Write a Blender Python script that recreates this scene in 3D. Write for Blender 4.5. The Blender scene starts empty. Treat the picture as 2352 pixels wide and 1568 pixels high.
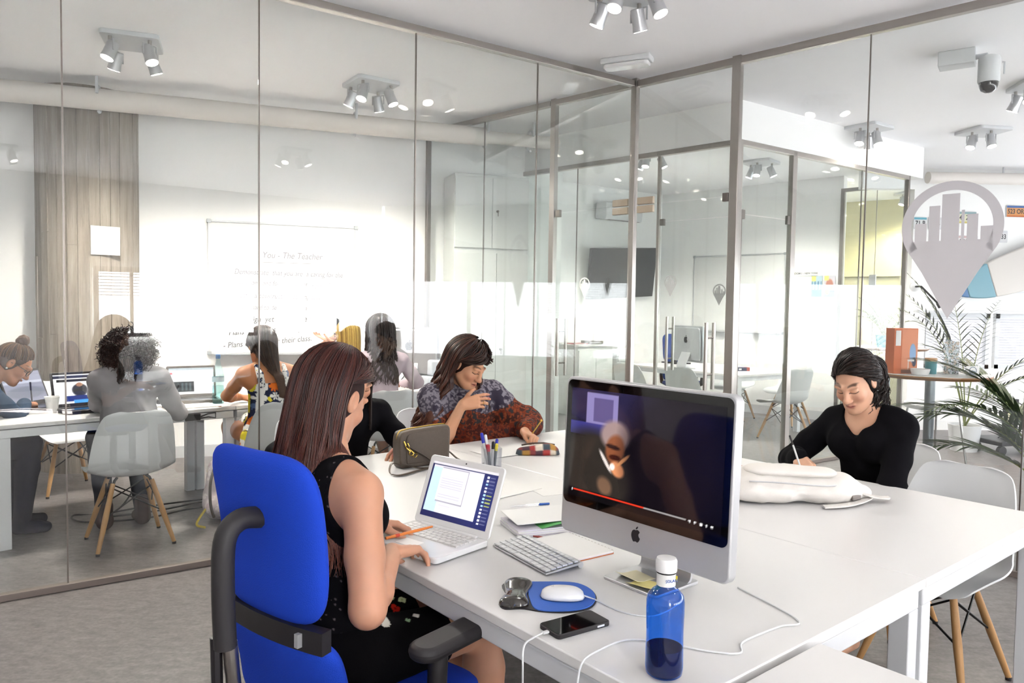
import bpy, bmesh, math, random
import numpy as np
from mathutils import Vector, Matrix, Euler

random.seed(7); np.random.seed(7)
SC = bpy.context.scene
COL = SC.collection
PI = math.pi
R = math.radians

# ------------------------------------------------------------------ camera
F_PX, PITCH, ROLL, EYE = 1715.14, 0.0459, 0.0151, 1.4601
cd = bpy.data.cameras.new('camera'); CAM = bpy.data.objects.new('camera', cd); COL.objects.link(CAM)
cd.sensor_width = 36.0; cd.lens = 36.0 * F_PX / 2352.0; cd.clip_start = 0.05; cd.clip_end = 100
CAM.location = (0, 0, EYE)
CAM.rotation_euler = (Matrix.Rotation(PI / 2 - PITCH, 3, 'X') @ Matrix.Rotation(ROLL, 3, 'Z')).to_euler()
SC.camera = CAM

# ------------------------------------------------------------------ view + world
vs = SC.view_settings
vs.view_transform = 'Standard'; vs.look = 'None'; vs.gamma = 1.0; vs.use_curve_mapping = False
vs.exposure = 2.15
cy = SC.cycles
cy.max_bounces = 6; cy.diffuse_bounces = 3; cy.adaptive_threshold = .03; cy.use_adaptive_sampling = True; cy.glossy_bounces = 3; cy.transmission_bounces = 4; cy.transparent_max_bounces = 40
cy.caustics_reflective = False; cy.caustics_refractive = False; cy.sample_clamp_indirect = 40.0
w = bpy.data.worlds.new('daylight'); SC.world = w; w.use_nodes = True
bg = w.node_tree.nodes['Background']; bg.inputs[0].default_value = (0.94, 0.96, 1.0, 1); bg.inputs[1].default_value = 2.1

def area(name, loc, direction, sx, sy, watt, col=(1, 1, 1)):
    l = bpy.data.lights.new(name, 'AREA'); l.shape = 'RECTANGLE'; l.size = sx; l.size_y = sy; l.energy = watt; l.color = col
    o = bpy.data.objects.new(name, l); COL.objects.link(o); o.location = loc
    o.rotation_euler = Vector(direction).to_track_quat('-Z', 'Y').to_euler()
    return o
# daylight panels in the windows behind the camera, the tall unseen ones added for brightness; the rest of it is sky light let in by the added shopfront glazing
for q0, q1, z1, wm in ((1.2, 2.2, 1.93, 5), (2.45, 3.55, 1.93, 5), (3.8, 5.5, 1.93, 5), (-4.3, -2.4, 2.6, 27), (-2.2, -.3, 2.6, 27)):
    q = (q0 + q1) / 2
    area('window_daylight', (2.2 + 0.8218 * q + .5697 * .02, -3.2 + 0.5697 * q - .8218 * .02, (.97 + z1) / 2), (-.57, .822, 0.04), q1 - q0 - .1, z1 - .97, wm * (q1 - q0) * (z1 - .97), (1, .99, .975))

# added sun through the windows behind the camera: its floor bounce brightens the ceiling
sl = bpy.data.lights.new('sun', 'SUN'); sl.energy = 90; sl.angle = R(1.0); sl.color = (1, .97, .93)
so = bpy.data.objects.new('sun', sl); COL.objects.link(so); so.location = (0, -9, 9)
so.rotation_euler = Vector((.25 * math.cos(R(48)), .968 * math.cos(R(48)), -math.sin(R(48)))).to_track_quat('-Z', 'Y').to_euler()

# ------------------------------------------------------------------ colour + materials
GAIN = .74     # the swatches below were picked off the bright picture: real albedo is lower
def lin(c):
    if isinstance(c, str):
        c = c.lstrip('#'); c = tuple(int(c[i:i + 2], 16) / 255 for i in (0, 2, 4))
    return tuple(GAIN * (x / 12.92 if x <= .04045 else ((x + .055) / 1.055) ** 2.4) for x in c[:3])
def lina(a):
    a = np.asarray(a, float)
    return GAIN * np.where(a <= .04045, a / 12.92, ((a + .055) / 1.055) ** 2.4)
MATS = {}
def mat(name, col=None, rough=.5, metal=0., spec=.5, attr=None, noise=None, bump=None, emit=None, estr=1., coat=0., sheen=0., sss=0., trans=0., ior=1.45, alpha=1.):
    """principled material; noise=(scale, amount, stretch xyz, second colour), bump=(scale, strength)"""
    if name in MATS: return MATS[name]
    m = bpy.data.materials.new(name); m.use_nodes = True; MATS[name] = m
    nt = m.node_tree; b = nt.nodes['Principled BSDF']; L = nt.links
    I = b.inputs
    if col is not None: I['Base Color'].default_value = (*lin(col), 1)
    I['Roughness'].default_value = rough; I['Metallic'].default_value = metal; I['Specular IOR Level'].default_value = spec
    I['Coat Weight'].default_value = coat; I['Sheen Weight'].default_value = sheen; I['IOR'].default_value = ior
    I['Transmission Weight'].default_value = trans
    if sss: I['Subsurface Weight'].default_value = sss; I['Subsurface Radius'].default_value = (.012, .005, .003); I['Subsurface Scale'].default_value = 1.
    tc = None
    def coord(scale):
        nonlocal tc
        if tc is None: tc = nt.nodes.new('ShaderNodeTexCoord')
        mp = nt.nodes.new('ShaderNodeMapping'); mp.inputs['Scale'].default_value = scale
        L.new(tc.outputs['Object'], mp.inputs['Vector']); return mp
    src = None
    if attr:
        a = nt.nodes.new('ShaderNodeAttribute'); a.attribute_name = attr; src = a.outputs['Color']
    if noise:
        sc, amt, st, c2 = noise
        mp = coord(st); n = nt.nodes.new('ShaderNodeTexNoise'); n.inputs['Scale'].default_value = sc; n.inputs['Detail'].default_value = 6; n.inputs['Roughness'].default_value = .65
        L.new(mp.outputs[0], n.inputs['Vector'])
        rp = nt.nodes.new('ShaderNodeMapRange'); rp.inputs['From Min'].default_value = .3; rp.inputs['From Max'].default_value = .7
        rp.inputs['To Min'].default_value = 0; rp.inputs['To Max'].default_value = amt; L.new(n.outputs['Fac'], rp.inputs['Value'])
        mx = nt.nodes.new('ShaderNodeMix'); mx.data_type = 'RGBA'; L.new(rp.outputs[0], mx.inputs['Factor'])
        if src: L.new(src, mx.inputs['A'])
        else: mx.inputs['A'].default_value = (*lin(col), 1)
        mx.inputs['B'].default_value = (*lin(c2), 1); src = mx.outputs['Result']
    if src: L.new(src, I['Base Color'])
    if bump:
        mp = coord((1, 1, 1) if len(bump) < 3 else bump[2]); n = nt.nodes.new('ShaderNodeTexNoise'); n.inputs['Scale'].default_value = bump[0]; n.inputs['Detail'].default_value = 4
        L.new(mp.outputs[0], n.inputs['Vector']); bp = nt.nodes.new('ShaderNodeBump'); bp.inputs['Strength'].default_value = bump[1]; bp.inputs['Distance'].default_value = .01
        L.new(n.outputs['Fac'], bp.inputs['Height']); L.new(bp.outputs[0], I['Normal'])
    if emit is not None:
        if emit == 'attr': L.new(src, I['Emission Color'])
        else: I['Emission Color'].default_value = (*lin(emit), 1)
        I['Emission Strength'].default_value = estr
    return m
def glass_mat(name, tint, refl=1.0, rough=0.0):
    """thin architectural glass: fresnel mix of transparent and glossy, so light and shadow pass as through a pane"""
    if name in MATS: return MATS[name]
    m = bpy.data.materials.new(name); m.use_nodes = True; MATS[name] = m
    nt = m.node_tree; nt.nodes.clear(); L = nt.links
    out = nt.nodes.new('ShaderNodeOutputMaterial'); mx = nt.nodes.new('ShaderNodeMixShader')
    tr = nt.nodes.new('ShaderNodeBsdfTransparent'); tr.inputs[0].default_value = (*tint, 1)
    gl = nt.nodes.new('ShaderNodeBsdfGlossy'); gl.inputs['Roughness'].default_value = rough; gl.inputs[0].default_value = (refl, refl, refl, 1)
    lw = nt.nodes.new('ShaderNodeLayerWeight'); lw.inputs['Blend'].default_value = .5   # Schlick: .04 + .96 (1 - cos)^5
    pw = nt.nodes.new('ShaderNodeMath'); pw.operation = 'POWER'; pw.inputs[1].default_value = 5.; L.new(lw.outputs['Facing'], pw.inputs[0])
    fr = nt.nodes.new('ShaderNodeMath'); fr.operation = 'MULTIPLY_ADD'; fr.inputs[1].default_value = .9; fr.inputs[2].default_value = .045; L.new(pw.outputs[0], fr.inputs[0])
    L.new(fr.outputs[0], mx.inputs[0]); L.new(tr.outputs[0], mx.inputs[1]); L.new(gl.outputs[0], mx.inputs[2]); L.new(mx.outputs[0], out.inputs[0])
    return m
def no_nee(n): MATS[n].cycles.emission_sampling = 'NONE'

mat('wall_white', '#f1f0ee', .75, bump=(60, .02))
mat('ceiling_white', '#f8f7fa', .8)
for n_, v_ in (('ceiling_white', (.92, .915, .935)), ('wall_white', (.86, .855, .85))): MATS[n_].node_tree.nodes['Principled BSDF'].inputs['Base Color'].default_value = (*v_, 1)
mat('cream_wall', '#efe6b8', .75)
mat('white_laminate', '#efeeee', .32, spec=.4)
mat('white_metal', '#e8eaee', .35, spec=.5)
mat('white_plastic', '#eaecee', .38, spec=.4)
mat('white_gloss', '#f4f4f5', .15, coat=.3)
mat('paper', '#f6f5f3', .7)
mat('board_white', '#f3f3f2', .22)
mat('steel', '#c4beb8', .3, metal=1., bump=(40, .02, (1, 1, .05)))
mat('steel_dark', '#8f8883', .35, metal=1.)
mat('patch_tan', '#cdbda9', .55, metal=.5)
mat('rail_brown', '#8d827c', .45, metal=.6)
mat('aluminium', '#d8d9dc', .32, metal=.55, spec=.5)
mat('aluminium_grey', '#b9bcbf', .35, metal=.7)
mat('chrome', '#dddddd', .12, metal=1.)
mat('gold', '#d8b35a', .25, metal=1.)
mat('black_plastic', '#211e22', .42)
mat('black_soft', '#2b282b', .6)
mat('black_gloss', '#08080a', .08, coat=.5)
mat('dark_screen', '#0c0b10', .12)
mat('wire_black', '#151312', .45, metal=.5)
mat('beech', '#c79a66', .5, noise=(9, .55, (3, 3, .35), '#a87743'))
mat('beech_dark', '#96683d', .5, noise=(9, .5, (3, 3, .35), '#744a28'))
mat('wood_edge', '#a87647', .5, noise=(12, .5, (1, 1, 6), '#8a5a33'))
mat('concrete', '#aca296', .9, noise=(3.2, .9, (7, 7, .55), '#7d7268'), bump=(14, .35, (8, 8, .4)))
mat('concrete_dark', '#8f877d', .9, noise=(5, .8, (6, 6, .7), '#6d655c'), bump=(14, .3, (8, 8, .4)))
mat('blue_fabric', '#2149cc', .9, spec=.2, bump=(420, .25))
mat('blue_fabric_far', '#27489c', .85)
mat('window_sky', '#ffffff', .5, emit='#efeff4', estr=.55)
mat('blind', '#e4e4ea', .6)
mat('leather_brown', '#53463b', .45, noise=(70, .4, (1, 1, 1), '#413529'), bump=(300, .25))
mat('canvas_white', '#f3eee9', .8, bump=(300, .12))
mat('lamp_glow', '#ffffff', .5, emit='#fff6e6', estr=7.)
no_nee('lamp_glow')
glass_mat('glass_pane', (.965, .978, .972), 1.0)
glass_mat('glass_inner', (.955, .975, .965), .8)
glass_mat('clear_plastic', (.90, .91, .93), .8, .05)
glass_mat('water_bottle_clear', (.80, .93, .93), .8, .03)

def floor_material():
    m = bpy.data.materials.new('vinyl_floor'); m.use_nodes = True; MATS['vinyl_floor'] = m
    nt = m.node_tree; b = nt.nodes['Principled BSDF']; L = nt.links
    tc = nt.nodes.new('ShaderNodeTexCoord'); mp = nt.nodes.new('ShaderNodeMapping'); mp.inputs['Rotation'].default_value = (0, 0, R(12)); mp.inputs['Scale'].default_value = (1.8, 3.6, 1)
    L.new(tc.outputs['Object'], mp.inputs[0])
    n1 = nt.nodes.new('ShaderNodeTexNoise'); n1.inputs['Scale'].default_value = 7; n1.inputs['Detail'].default_value = 9; n1.inputs['Roughness'].default_value = .72; L.new(mp.outputs[0], n1.inputs['Vector'])
    n2 = nt.nodes.new('ShaderNodeTexNoise'); n2.inputs['Scale'].default_value = 60; n2.inputs['Detail'].default_value = 3; L.new(tc.outputs['Object'], n2.inputs['Vector'])
    r1 = nt.nodes.new('ShaderNodeValToRGB'); cr = r1.color_ramp
    cr.elements[0].position = .33; cr.elements[0].color = (*lin('#6c6667'), 1); cr.elements[1].position = .68; cr.elements[1].color = (*lin('#8f8988'), 1)
    L.new(n1.outputs['Fac'], r1.inputs[0])
    mx = nt.nodes.new('ShaderNodeMix'); mx.data_type = 'RGBA'; mx.blend_type = 'OVERLAY'; mx.inputs['Factor'].default_value = .35
    L.new(r1.outputs[0], mx.inputs['A']); L.new(n2.outputs['Fac'], mx.inputs['B']); L.new(mx.outputs['Result'], b.inputs['Base Color'])
    b.inputs['Roughness'].default_value = .38; b.inputs['Specular IOR Level'].default_value = .4
    bp = nt.nodes.new('ShaderNodeBump'); bp.inputs['Strength'].default_value = .06; L.new(n1.outputs['Fac'], bp.inputs['Height']); L.new(bp.outputs[0], b.inputs['Normal'])
floor_material()

# ------------------------------------------------------------------ mesh helpers
def frame(o, x, y=None, z=None):
    m = Matrix.Identity(4)
    for i, v in enumerate((x, y, z)):
        for k in range(3): m[k][i] = v[k]
    for k in range(3): m[k][3] = o[k]
    return m
def basis(d, up=(0, 0, 1)):
    d = Vector(d).normalized(); u = Vector(up)
    if abs(d.dot(u)) > .99: u = Vector((1, 0, 0))
    x = u.cross(d).normalized(); y = d.cross(x)
    return x, y, d
class MB:
    def __init__(s): s.v = []; s.f = []
    def add(s, vs, fs, mtx=None):
        b = len(s.v)
        s.v += [tuple(mtx @ Vector(v)) if mtx is not None else tuple(v) for v in vs]
        s.f += [tuple(b + i for i in f) for f in fs]; return s
    def box(s, c, d, rz=0., mtx=None):
        x, y, z = d[0] / 2, d[1] / 2, d[2] / 2
        vs = [(i * x, j * y, k * z) for i in (-1, 1) for j in (-1, 1) for k in (-1, 1)]
        fs = [(0, 1, 3, 2), (4, 6, 7, 5), (0, 4, 5, 1), (2, 3, 7, 6), (0, 2, 6, 4), (1, 5, 7, 3)]
        m = Matrix.Translation(c) @ Matrix.Rotation(rz, 4, 'Z')
        return s.add(vs, fs, m if mtx is None else mtx @ m)
    def wall(s, a, b, z0, z1, t=.1, side=0.):
        """upright slab from a to b (xy); side shifts it along the left normal"""
        a = Vector(a); b = Vector(b); d = b - a; n = Vector((-d.y, d.x)).normalized()
        c = (a + b) / 2 + n * side
        return s.box((c.x, c.y, (z0 + z1) / 2), (d.length, t, z1 - z0), math.atan2(d.y, d.x))
    def tube(s, pts, r, n=8, cap=True, closed=False):
        pts = [Vector(p) for p in pts]; m = len(pts)
        rs = r if isinstance(r, (list, tuple)) else [r] * m
        b = len(s.v); t0 = None; x = None
        for i, p in enumerate(pts):
            if closed: t = (pts[(i + 1) % m] - pts[i - 1])
            else: t = (pts[min(i + 1, m - 1)] - pts[max(i - 1, 0)])
            t = t.normalized() if t.length > 1e-9 else Vector((0, 0, 1))
            if x is None: x, y, _ = basis(t)
            else:
                x = x - t * x.dot(t); x = x.normalized() if x.length > 1e-6 else basis(t)[0]; y = t.cross(x)
            for k in range(n):
                a = 2 * PI * k / n; s.v.append(tuple(p + (x * math.cos(a) + y * math.sin(a)) * rs[i]))
        for i in range(m if closed else m - 1):
            i2 = (i + 1) % m
            for k in range(n): s.f.append((b + i * n + k, b + i * n + (k + 1) % n, b + i2 * n + (k + 1) % n, b + i2 * n + k))
        if cap and not closed:
            s.f.append(tuple(b + k for k in range(n))[::-1]); s.f.append(tuple(b + (m - 1) * n + k for k in range(n)))
        return s
    def cyl(s, a, b, r0, r1=None, n=16): return s.tube([a, b], [r0, r0 if r1 is None else r1], n)
    def lathe(s, prof, n=24, mtx=None, cap=True):
        vs = []; fs = []
        for r, z in prof:
            for k in range(n): a = 2 * PI * k / n; vs.append((r * math.cos(a), r * math.sin(a), z))
        for i in range(len(prof) - 1):
            for k in range(n): fs.append((i * n + k, i * n + (k + 1) % n, (i + 1) * n + (k + 1) % n, (i + 1) * n + k))
        if cap: fs.append(tuple(range(n))[::-1]); fs.append(tuple((len(prof) - 1) * n + k for k in range(n)))
        return s.add(vs, fs, mtx)
    def prism(s, poly, t, mtx=None):
        """2-d polygon extruded from z=0 to z=t in the frame mtx"""
        n = len(poly); vs = [(x, y, 0) for x, y in poly] + [(x, y, t) for x, y in poly]
        fs = [tuple(range(n))[::-1], tuple(range(n, 2 * n))] + [(i, (i + 1) % n, n + (i + 1) % n, n + i) for i in range(n)]
        return s.add(vs, fs, mtx)
    def ball(s, c, r, n=14, mtx=None):
        rr = (r, r, r) if not isinstance(r, (list, tuple)) else r
        vs = [(0, 0, -1)]; h = n // 2
        for i in range(1, h):
            t = -PI / 2 + PI * i / h
            for k in range(n): a = 2 * PI * k / n; vs.append((math.cos(t) * math.cos(a), math.cos(t) * math.sin(a), math.sin(t)))
        vs.append((0, 0, 1)); fs = []; last = len(vs) - 1
        for k in range(n): fs.append((0, 1 + (k + 1) % n, 1 + k)); fs.append((last, 1 + (h - 2) * n + k, 1 + (h - 2) * n + (k + 1) % n))
        for i in range(h - 2):
            for k in range(n): fs.append((1 + i * n + k, 1 + i * n + (k + 1) % n, 1 + (i + 1) * n + (k + 1) % n, 1 + (i + 1) * n + k))
        vs = [(c[0] + rr[0] * x, c[1] + rr[1] * y, c[2] + rr[2] * z) for x, y, z in vs]
        return s.add(vs, fs, mtx)
    def build(s, name, m=None, parent=None, bevel=0., seg=2, angle=38, smooth=True): return mesh_obj(name, s.v, s.f, m, parent, bevel, seg, angle, smooth)
def mesh_obj(name, v, f, m=None, parent=None, bevel=0., seg=2, angle=38, smooth=True, col=None):
    me = bpy.data.meshes.new(name)
    if isinstance(v, np.ndarray):
        nv, nf, k = len(v), len(f), f.shape[1]
        me.vertices.add(nv); me.vertices.foreach_set('co', v.astype(np.float32).ravel())
        me.loops.add(nf * k); me.loops.foreach_set('vertex_index', f.astype(np.int32).ravel())
        me.polygons.add(nf); me.polygons.foreach_set('loop_start', np.arange(0, nf * k, k, dtype=np.int32))
        me.update(calc_edges=True); me.validate()
    else:
        me.from_pydata([tuple(x) for x in v], [], f)
    if smooth:
        me.polygons.foreach_set('use_smooth', [True] * len(me.polygons))
        if angle < 179: me.set_sharp_from_angle(angle=R(angle))
    if col is not None:
        a = me.color_attributes.new('Col', 'FLOAT_COLOR', 'POINT')
        c = np.ones((len(me.vertices), 4), np.float32); c[:, :3] = col; a.data.foreach_set('color', c.ravel())
    o = bpy.data.objects.new(name, me); COL.objects.link(o)
    if m is not None: me.materials.append(MATS[m] if isinstance(m, str) else m)
    if parent is not None: o.parent = parent
    if bevel:
        b = o.modifiers.new('bevel', 'BEVEL'); b.width = bevel; b.segments = seg; b.limit_method = 'ANGLE'; b.angle_limit = R(40)
    return o
def tag(o, label=None, cat=None, group=None, kind=None):
    if label: o['label'] = label
    if cat: o['category'] = cat
    if group: o['group'] = group
    if kind: o['kind'] = kind
    return o
def thing(name, label, cat, loc=(0, 0, 0), rz=0., group=None):
    o = bpy.data.objects.new(name, None); COL.objects.link(o); o.empty_display_size = .05
    o.location = loc; o.rotation_euler = (0, 0, rz)
    return tag(o, label, cat, group)
def struct(o): o['kind'] = 'structure'; return o
def dup(root, loc, rz, label=None, group=None, mats=None):
    r = root.copy(); COL.objects.link(r); r.location = loc; r.rotation_euler = (0, 0, rz)
    if label: r['label'] = label
    if group: r['group'] = group
    for ch in list(root.children):
        c = ch.copy(); COL.objects.link(c); c.parent = r
        for g in ch.children:
            d = g.copy(); COL.objects.link(d); d.parent = c
    return r
def rrect(w, h, r, n=6):
    """rounded rectangle polygon centred on the origin; r one radius or four (from +x+y, counter-clockwise)"""
    rs = [r] * 4 if not isinstance(r, (list, tuple)) else r
    out = []
    for i, (sx, sy, a0) in enumerate(((1, 1, 0), (-1, 1, 90), (-1, -1, 180), (1, -1, 270))):
        q = rs[i]; cx, cy = sx * (w / 2 - q), sy * (h / 2 - q)
        for k in range(n + 1):
            a = R(a0 + 90 * k / n); out.append((cx + q * math.cos(a), cy + q * math.sin(a)))
    return out
def text_mesh(txt, size, name, m, mtx, parent=None, depth=.0006, shear=0., sx=1., align='LEFT', bold=0.):
    cu = bpy.data.curves.new('t', 'FONT'); cu.body = txt; cu.size = size; cu.extrude = depth / 2; cu.shear = shear; cu.align_x = align; cu.offset = bold; cu.resolution_u = 3
    t = bpy.data.objects.new('t', cu); COL.objects.link(t)
    dg = bpy.context.evaluated_depsgraph_get(); me = bpy.data.meshes.new_from_object(t.evaluated_get(dg))
    bpy.data.objects.remove(t); bpy.data.curves.remove(cu)
    me.transform(mtx @ Matrix.Diagonal((sx, 1, 1, 1)))
    me.name = name; me.materials.clear(); me.materials.append(MATS[m])
    o = bpy.data.objects.new(name, me); COL.objects.link(o)
    if parent: o.parent = parent
    return o
def paint_grid(name, w, h, nx, ny, fn, m, mtx, parent=None):
    """flat print: a fine grid whose vertex colours come from fn(u, v) with u, v in 0..1"""
    us, vv = np.meshgrid(np.linspace(0, 1, nx + 1), np.linspace(0, 1, ny + 1))
    u, v = us.ravel(), vv.ravel(); c = lina(np.clip(fn(u, v), 0, 1))
    P = np.stack([(u - .5) * w, (v - .5) * h, np.zeros_like(u)], 1)
    MM = np.array(mtx); P = P @ MM[:3, :3].T + MM[:3, 3]
    idx = np.arange((nx + 1) * (ny + 1)).reshape(ny + 1, nx + 1)
    f = np.stack([idx[:-1, :-1].ravel(), idx[:-1, 1:].ravel(), idx[1:, 1:].ravel(), idx[1:, :-1].ravel()], 1)
    return mesh_obj(name, P, f, m, parent, smooth=False, col=c)
def fill(u, c): return np.tile(np.array(c, float), (len(u), 1))
def hexc(h): h = h.lstrip('#'); return np.array([int(h[i:i + 2], 16) / 255 for i in (0, 2, 4)])
def put(img, mask, c): 
    k = np.clip(np.asarray(mask, float), 0, 1)[:, None]; img[:] = img * (1 - k) + hexc(c) * k if isinstance(c, str) else img * (1 - k) + np.array(c) * k
def blob(u, v, cu, cv, ru, rv, a=0., soft=.25):
    du, dv = u - cu, v - cv; ca, sa = math.cos(a), math.sin(a)
    x, y = (du * ca + dv * sa) / ru, (-du * sa + dv * ca) / rv
    return np.clip((1 - np.sqrt(x * x + y * y)) / soft + .5, 0, 1)
def rect(u, v, u0, u1, v0, v1): return ((u >= u0) & (u <= u1) & (v >= v0) & (v <= v1)).astype(float)
def vnoise(P, s, seed=0):
    """cheap value noise on points (n,3)"""
    q = np.asarray(P) * s + seed * 17.31; i = np.floor(q).astype(np.int64); f = q - i; f = f * f * (3 - 2 * f)
    def hsh(a): 
        n = (a[:, 0] * 73856093) ^ (a[:, 1] * 19349663) ^ (a[:, 2] * 83492791); n = (n ^ (n >> 13)) * 1274126177
        return ((n & 0xffff) / 65535.0)
    out = np.zeros(len(q))
    for dx in (0, 1):
        for dy in (0, 1):
            for dz in (0, 1):
                wgt = (f[:, 0] if dx else 1 - f[:, 0]) * (f[:, 1] if dy else 1 - f[:, 1]) * (f[:, 2] if dz else 1 - f[:, 2])
                out += wgt * hsh(i + np.array([dx, dy, dz]))
    return out
mat('print', None, .55, attr='Col')
mat('print_gloss', None, .25, attr='Col')
mat('screen_lit', None, .3, attr='Col', emit='attr', estr=.30)
mat('screen_glossy', None, .06, attr='Col', emit='attr', estr=.3, spec=.5)
# ================================================================== SETTING
CEIL = 3.25
Kc = Vector((.934, 5.908)); Adir = Vector((-.8218, -.5697)); Bdir = Vector((.7249, -.6889))
C2 = Vector((1.912, 6.451))
def V2(p, z): return (p.x, p.y, z)
def xy(p): return (p[0], p[1])

OUT = [(1.5, -3.9), (2.2, -3.45), (6.1, -.75), (7.2, .05), (8.85, 9.5), (8.85, 13.7), (1.8, 13.7), (-1.2, 10.6), (-6.85, 5.75), (-4.75, 2.05)]   # outline of the whole premises
b = MB(); b.prism(OUT, .1, Matrix.Translation((0, 0, -.1))); struct(b.build('floor', 'vinyl_floor', smooth=False))
b = MB(); b.prism(OUT, .1, Matrix.Translation((0, 0, CEIL))); struct(b.build('ceiling', 'ceiling_white', smooth=False))

def glass_wall(name, P0, d, cuts, z0, z1, mtl='glass_pane', rails=True, t=.012, railmat='steel', low=True, rail_h=.045):
    """frameless partition along d from P0: panes between the cuts, thin silicone joints, a top and a bottom rail"""
    e = bpy.data.objects.new(name, None); COL.objects.link(e); struct(e)
    for s0, s1 in zip(cuts[:-1], cuts[1:]):
        bb = MB(); bb.wall(xy(P0 + d * (s0 + .004)), xy(P0 + d * (s1 - .004)), z0 + .03, z1 - .03, t); bb.build('pane', mtl, e)
    for s0 in cuts[1:-1]:
        bb = MB(); bb.wall(xy(P0 + d * (s0 - .0035)), xy(P0 + d * (s0 + .0035)), z0 + .03, z1 - .03, t * .9); bb.build('joint', 'steel_dark', e)
    if rails:
        bb = MB(); bb.wall(xy(P0 + d * cuts[0]), xy(P0 + d * cuts[-1]), z1 - rail_h, z1, .05); bb.build('top_rail', railmat, e, bevel=.003)
        if low: bb = MB(); bb.wall(xy(P0 + d * cuts[0]), xy(P0 + d * cuts[-1]), z0, z0 + .035, .045); bb.build('bottom_rail', 'rail_brown', e, bevel=.003)
    return e
def post(e, p, z0, z1, w, d=None, m='steel', rz=0.):
    bb = MB(); bb.box((p.x, p.y, (z0 + z1) / 2), (w, d or w, z1 - z0), rz); return bb.build('post', m, e, bevel=.004)
aB = math.atan2(Bdir.y, Bdir.x); aA = math.atan2(-Adir.y, -Adir.x)

# left glass wall of the near room
wl = glass_wall('wall_left', Kc, Adir, [.03, .95, 1.912, 2.894, 3.847, 4.85, 6.6], 0, CEIL - .02)
# right glass wall of the near room; the first bay holds a door
wr = glass_wall('wall_right', Kc, Bdir, [.89, 1.742, 2.62, 3.6], 0, CEIL - .02, rail_h=.05)
post(wr, Kc, 0, CEIL, .05, .05, rz=aB); post(wr, Kc + Bdir * .857, 0, CEIL - .01, .065, .05, rz=aB)
bb = MB(); bb.wall(xy(Kc + Bdir * .03), xy(Kc + Bdir * .83), CEIL - .07, CEIL - .02, .05); bb.build('top_rail', 'steel', wr, bevel=.003)
bb = MB(); bb.wall(xy(Kc + Bdir * .03), xy(Kc + Bdir * .83), 2.275, CEIL - .07, .012); bb.build('pane', 'glass_pane', wr)
# its continuation past the corner, front of the classroom
we = glass_wall('wall_classroom_side', Kc, -Bdir, [.86, 1.678, 2.49], 0, CEIL - .02)
post(we, Kc - Bdir * .823, 0, CEIL - .01, .055, .05, rz=aB); post(we, Kc - Bdir * 2.49, 0, CEIL - .02, .035, .05, 'steel_dark', rz=aB)
bb = MB(); bb.wall(xy(Kc - Bdir * .03), xy(Kc - Bdir * .8), CEIL - .065, CEIL - .02, .05); bb.build('top_rail', 'steel', we, bevel=.003)
bb = MB(); bb.wall(xy(Kc - Bdir * .03), xy(Kc - Bdir * .8), 2.275, CEIL - .07, .012); bb.build('pane', 'glass_pane', we)

def pin_shape(e, mtx, h, m, name='pin_logo'):
    """map-pin decal with a small skyline inside: ring, filled lower half, towers"""
    w_ = h * .66; r = w_ / 2; cy = h - r
    out = []; N = 40
    for k in range(N + 1):
        a = R(-35 + 250 * k / N); out.append((r * math.cos(a), cy + r * math.sin(a)))
    tipL = [(-r * .55, cy - r * 1.05), (0, 0), (r * .55, cy - r * 1.05)]
    full = out + tipL
    bb = MB(); ri = r * .80
    ring_o = [(r * math.cos(R(-35 + 250 * k / N)), cy + r * math.sin(R(-35 + 250 * k / N))) for k in range(N + 1)]
    ring_i = [(ri * math.cos(R(-35 + 250 * k / N)), cy + ri * math.sin(R(-35 + 250 * k / N))) for k in range(N + 1)]
    t = .0012
    for k in range(N): bb.prism([ring_o[k], ring_o[k + 1], ring_i[k + 1], ring_i[k]], t, mtx)
    # lower fill
    yb = cy - r * .30
    low = [ring_o[0], (r * .55, cy - r * 1.0), (0, 0), (-r * .55, cy - r * 1.0), ring_o[-1], (-ri, yb), (ri, yb)]
    bb.prism(low[::-1], t, mtx)
    for x0, x1, top in ((-.72, -.48, .10), (-.44, -.22, .48), (-.19, .16, .72), (.20, .26, .35), (.31, .52, .25), (.57, .80, -.02)):
        bb.prism([(x0 * r, yb), (x1 * r, yb), (x1 * r, cy + top * r), (x0 * r, cy + top * r)], t, mtx)
    return bb.build(name, m, e, smooth=False)
mat('vinyl_white', '#dedbe0', .5)
mat('vinyl_pale', '#eef0ee', .5)
mat('vinyl_grey', '#c3c5c4', .5)

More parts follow.
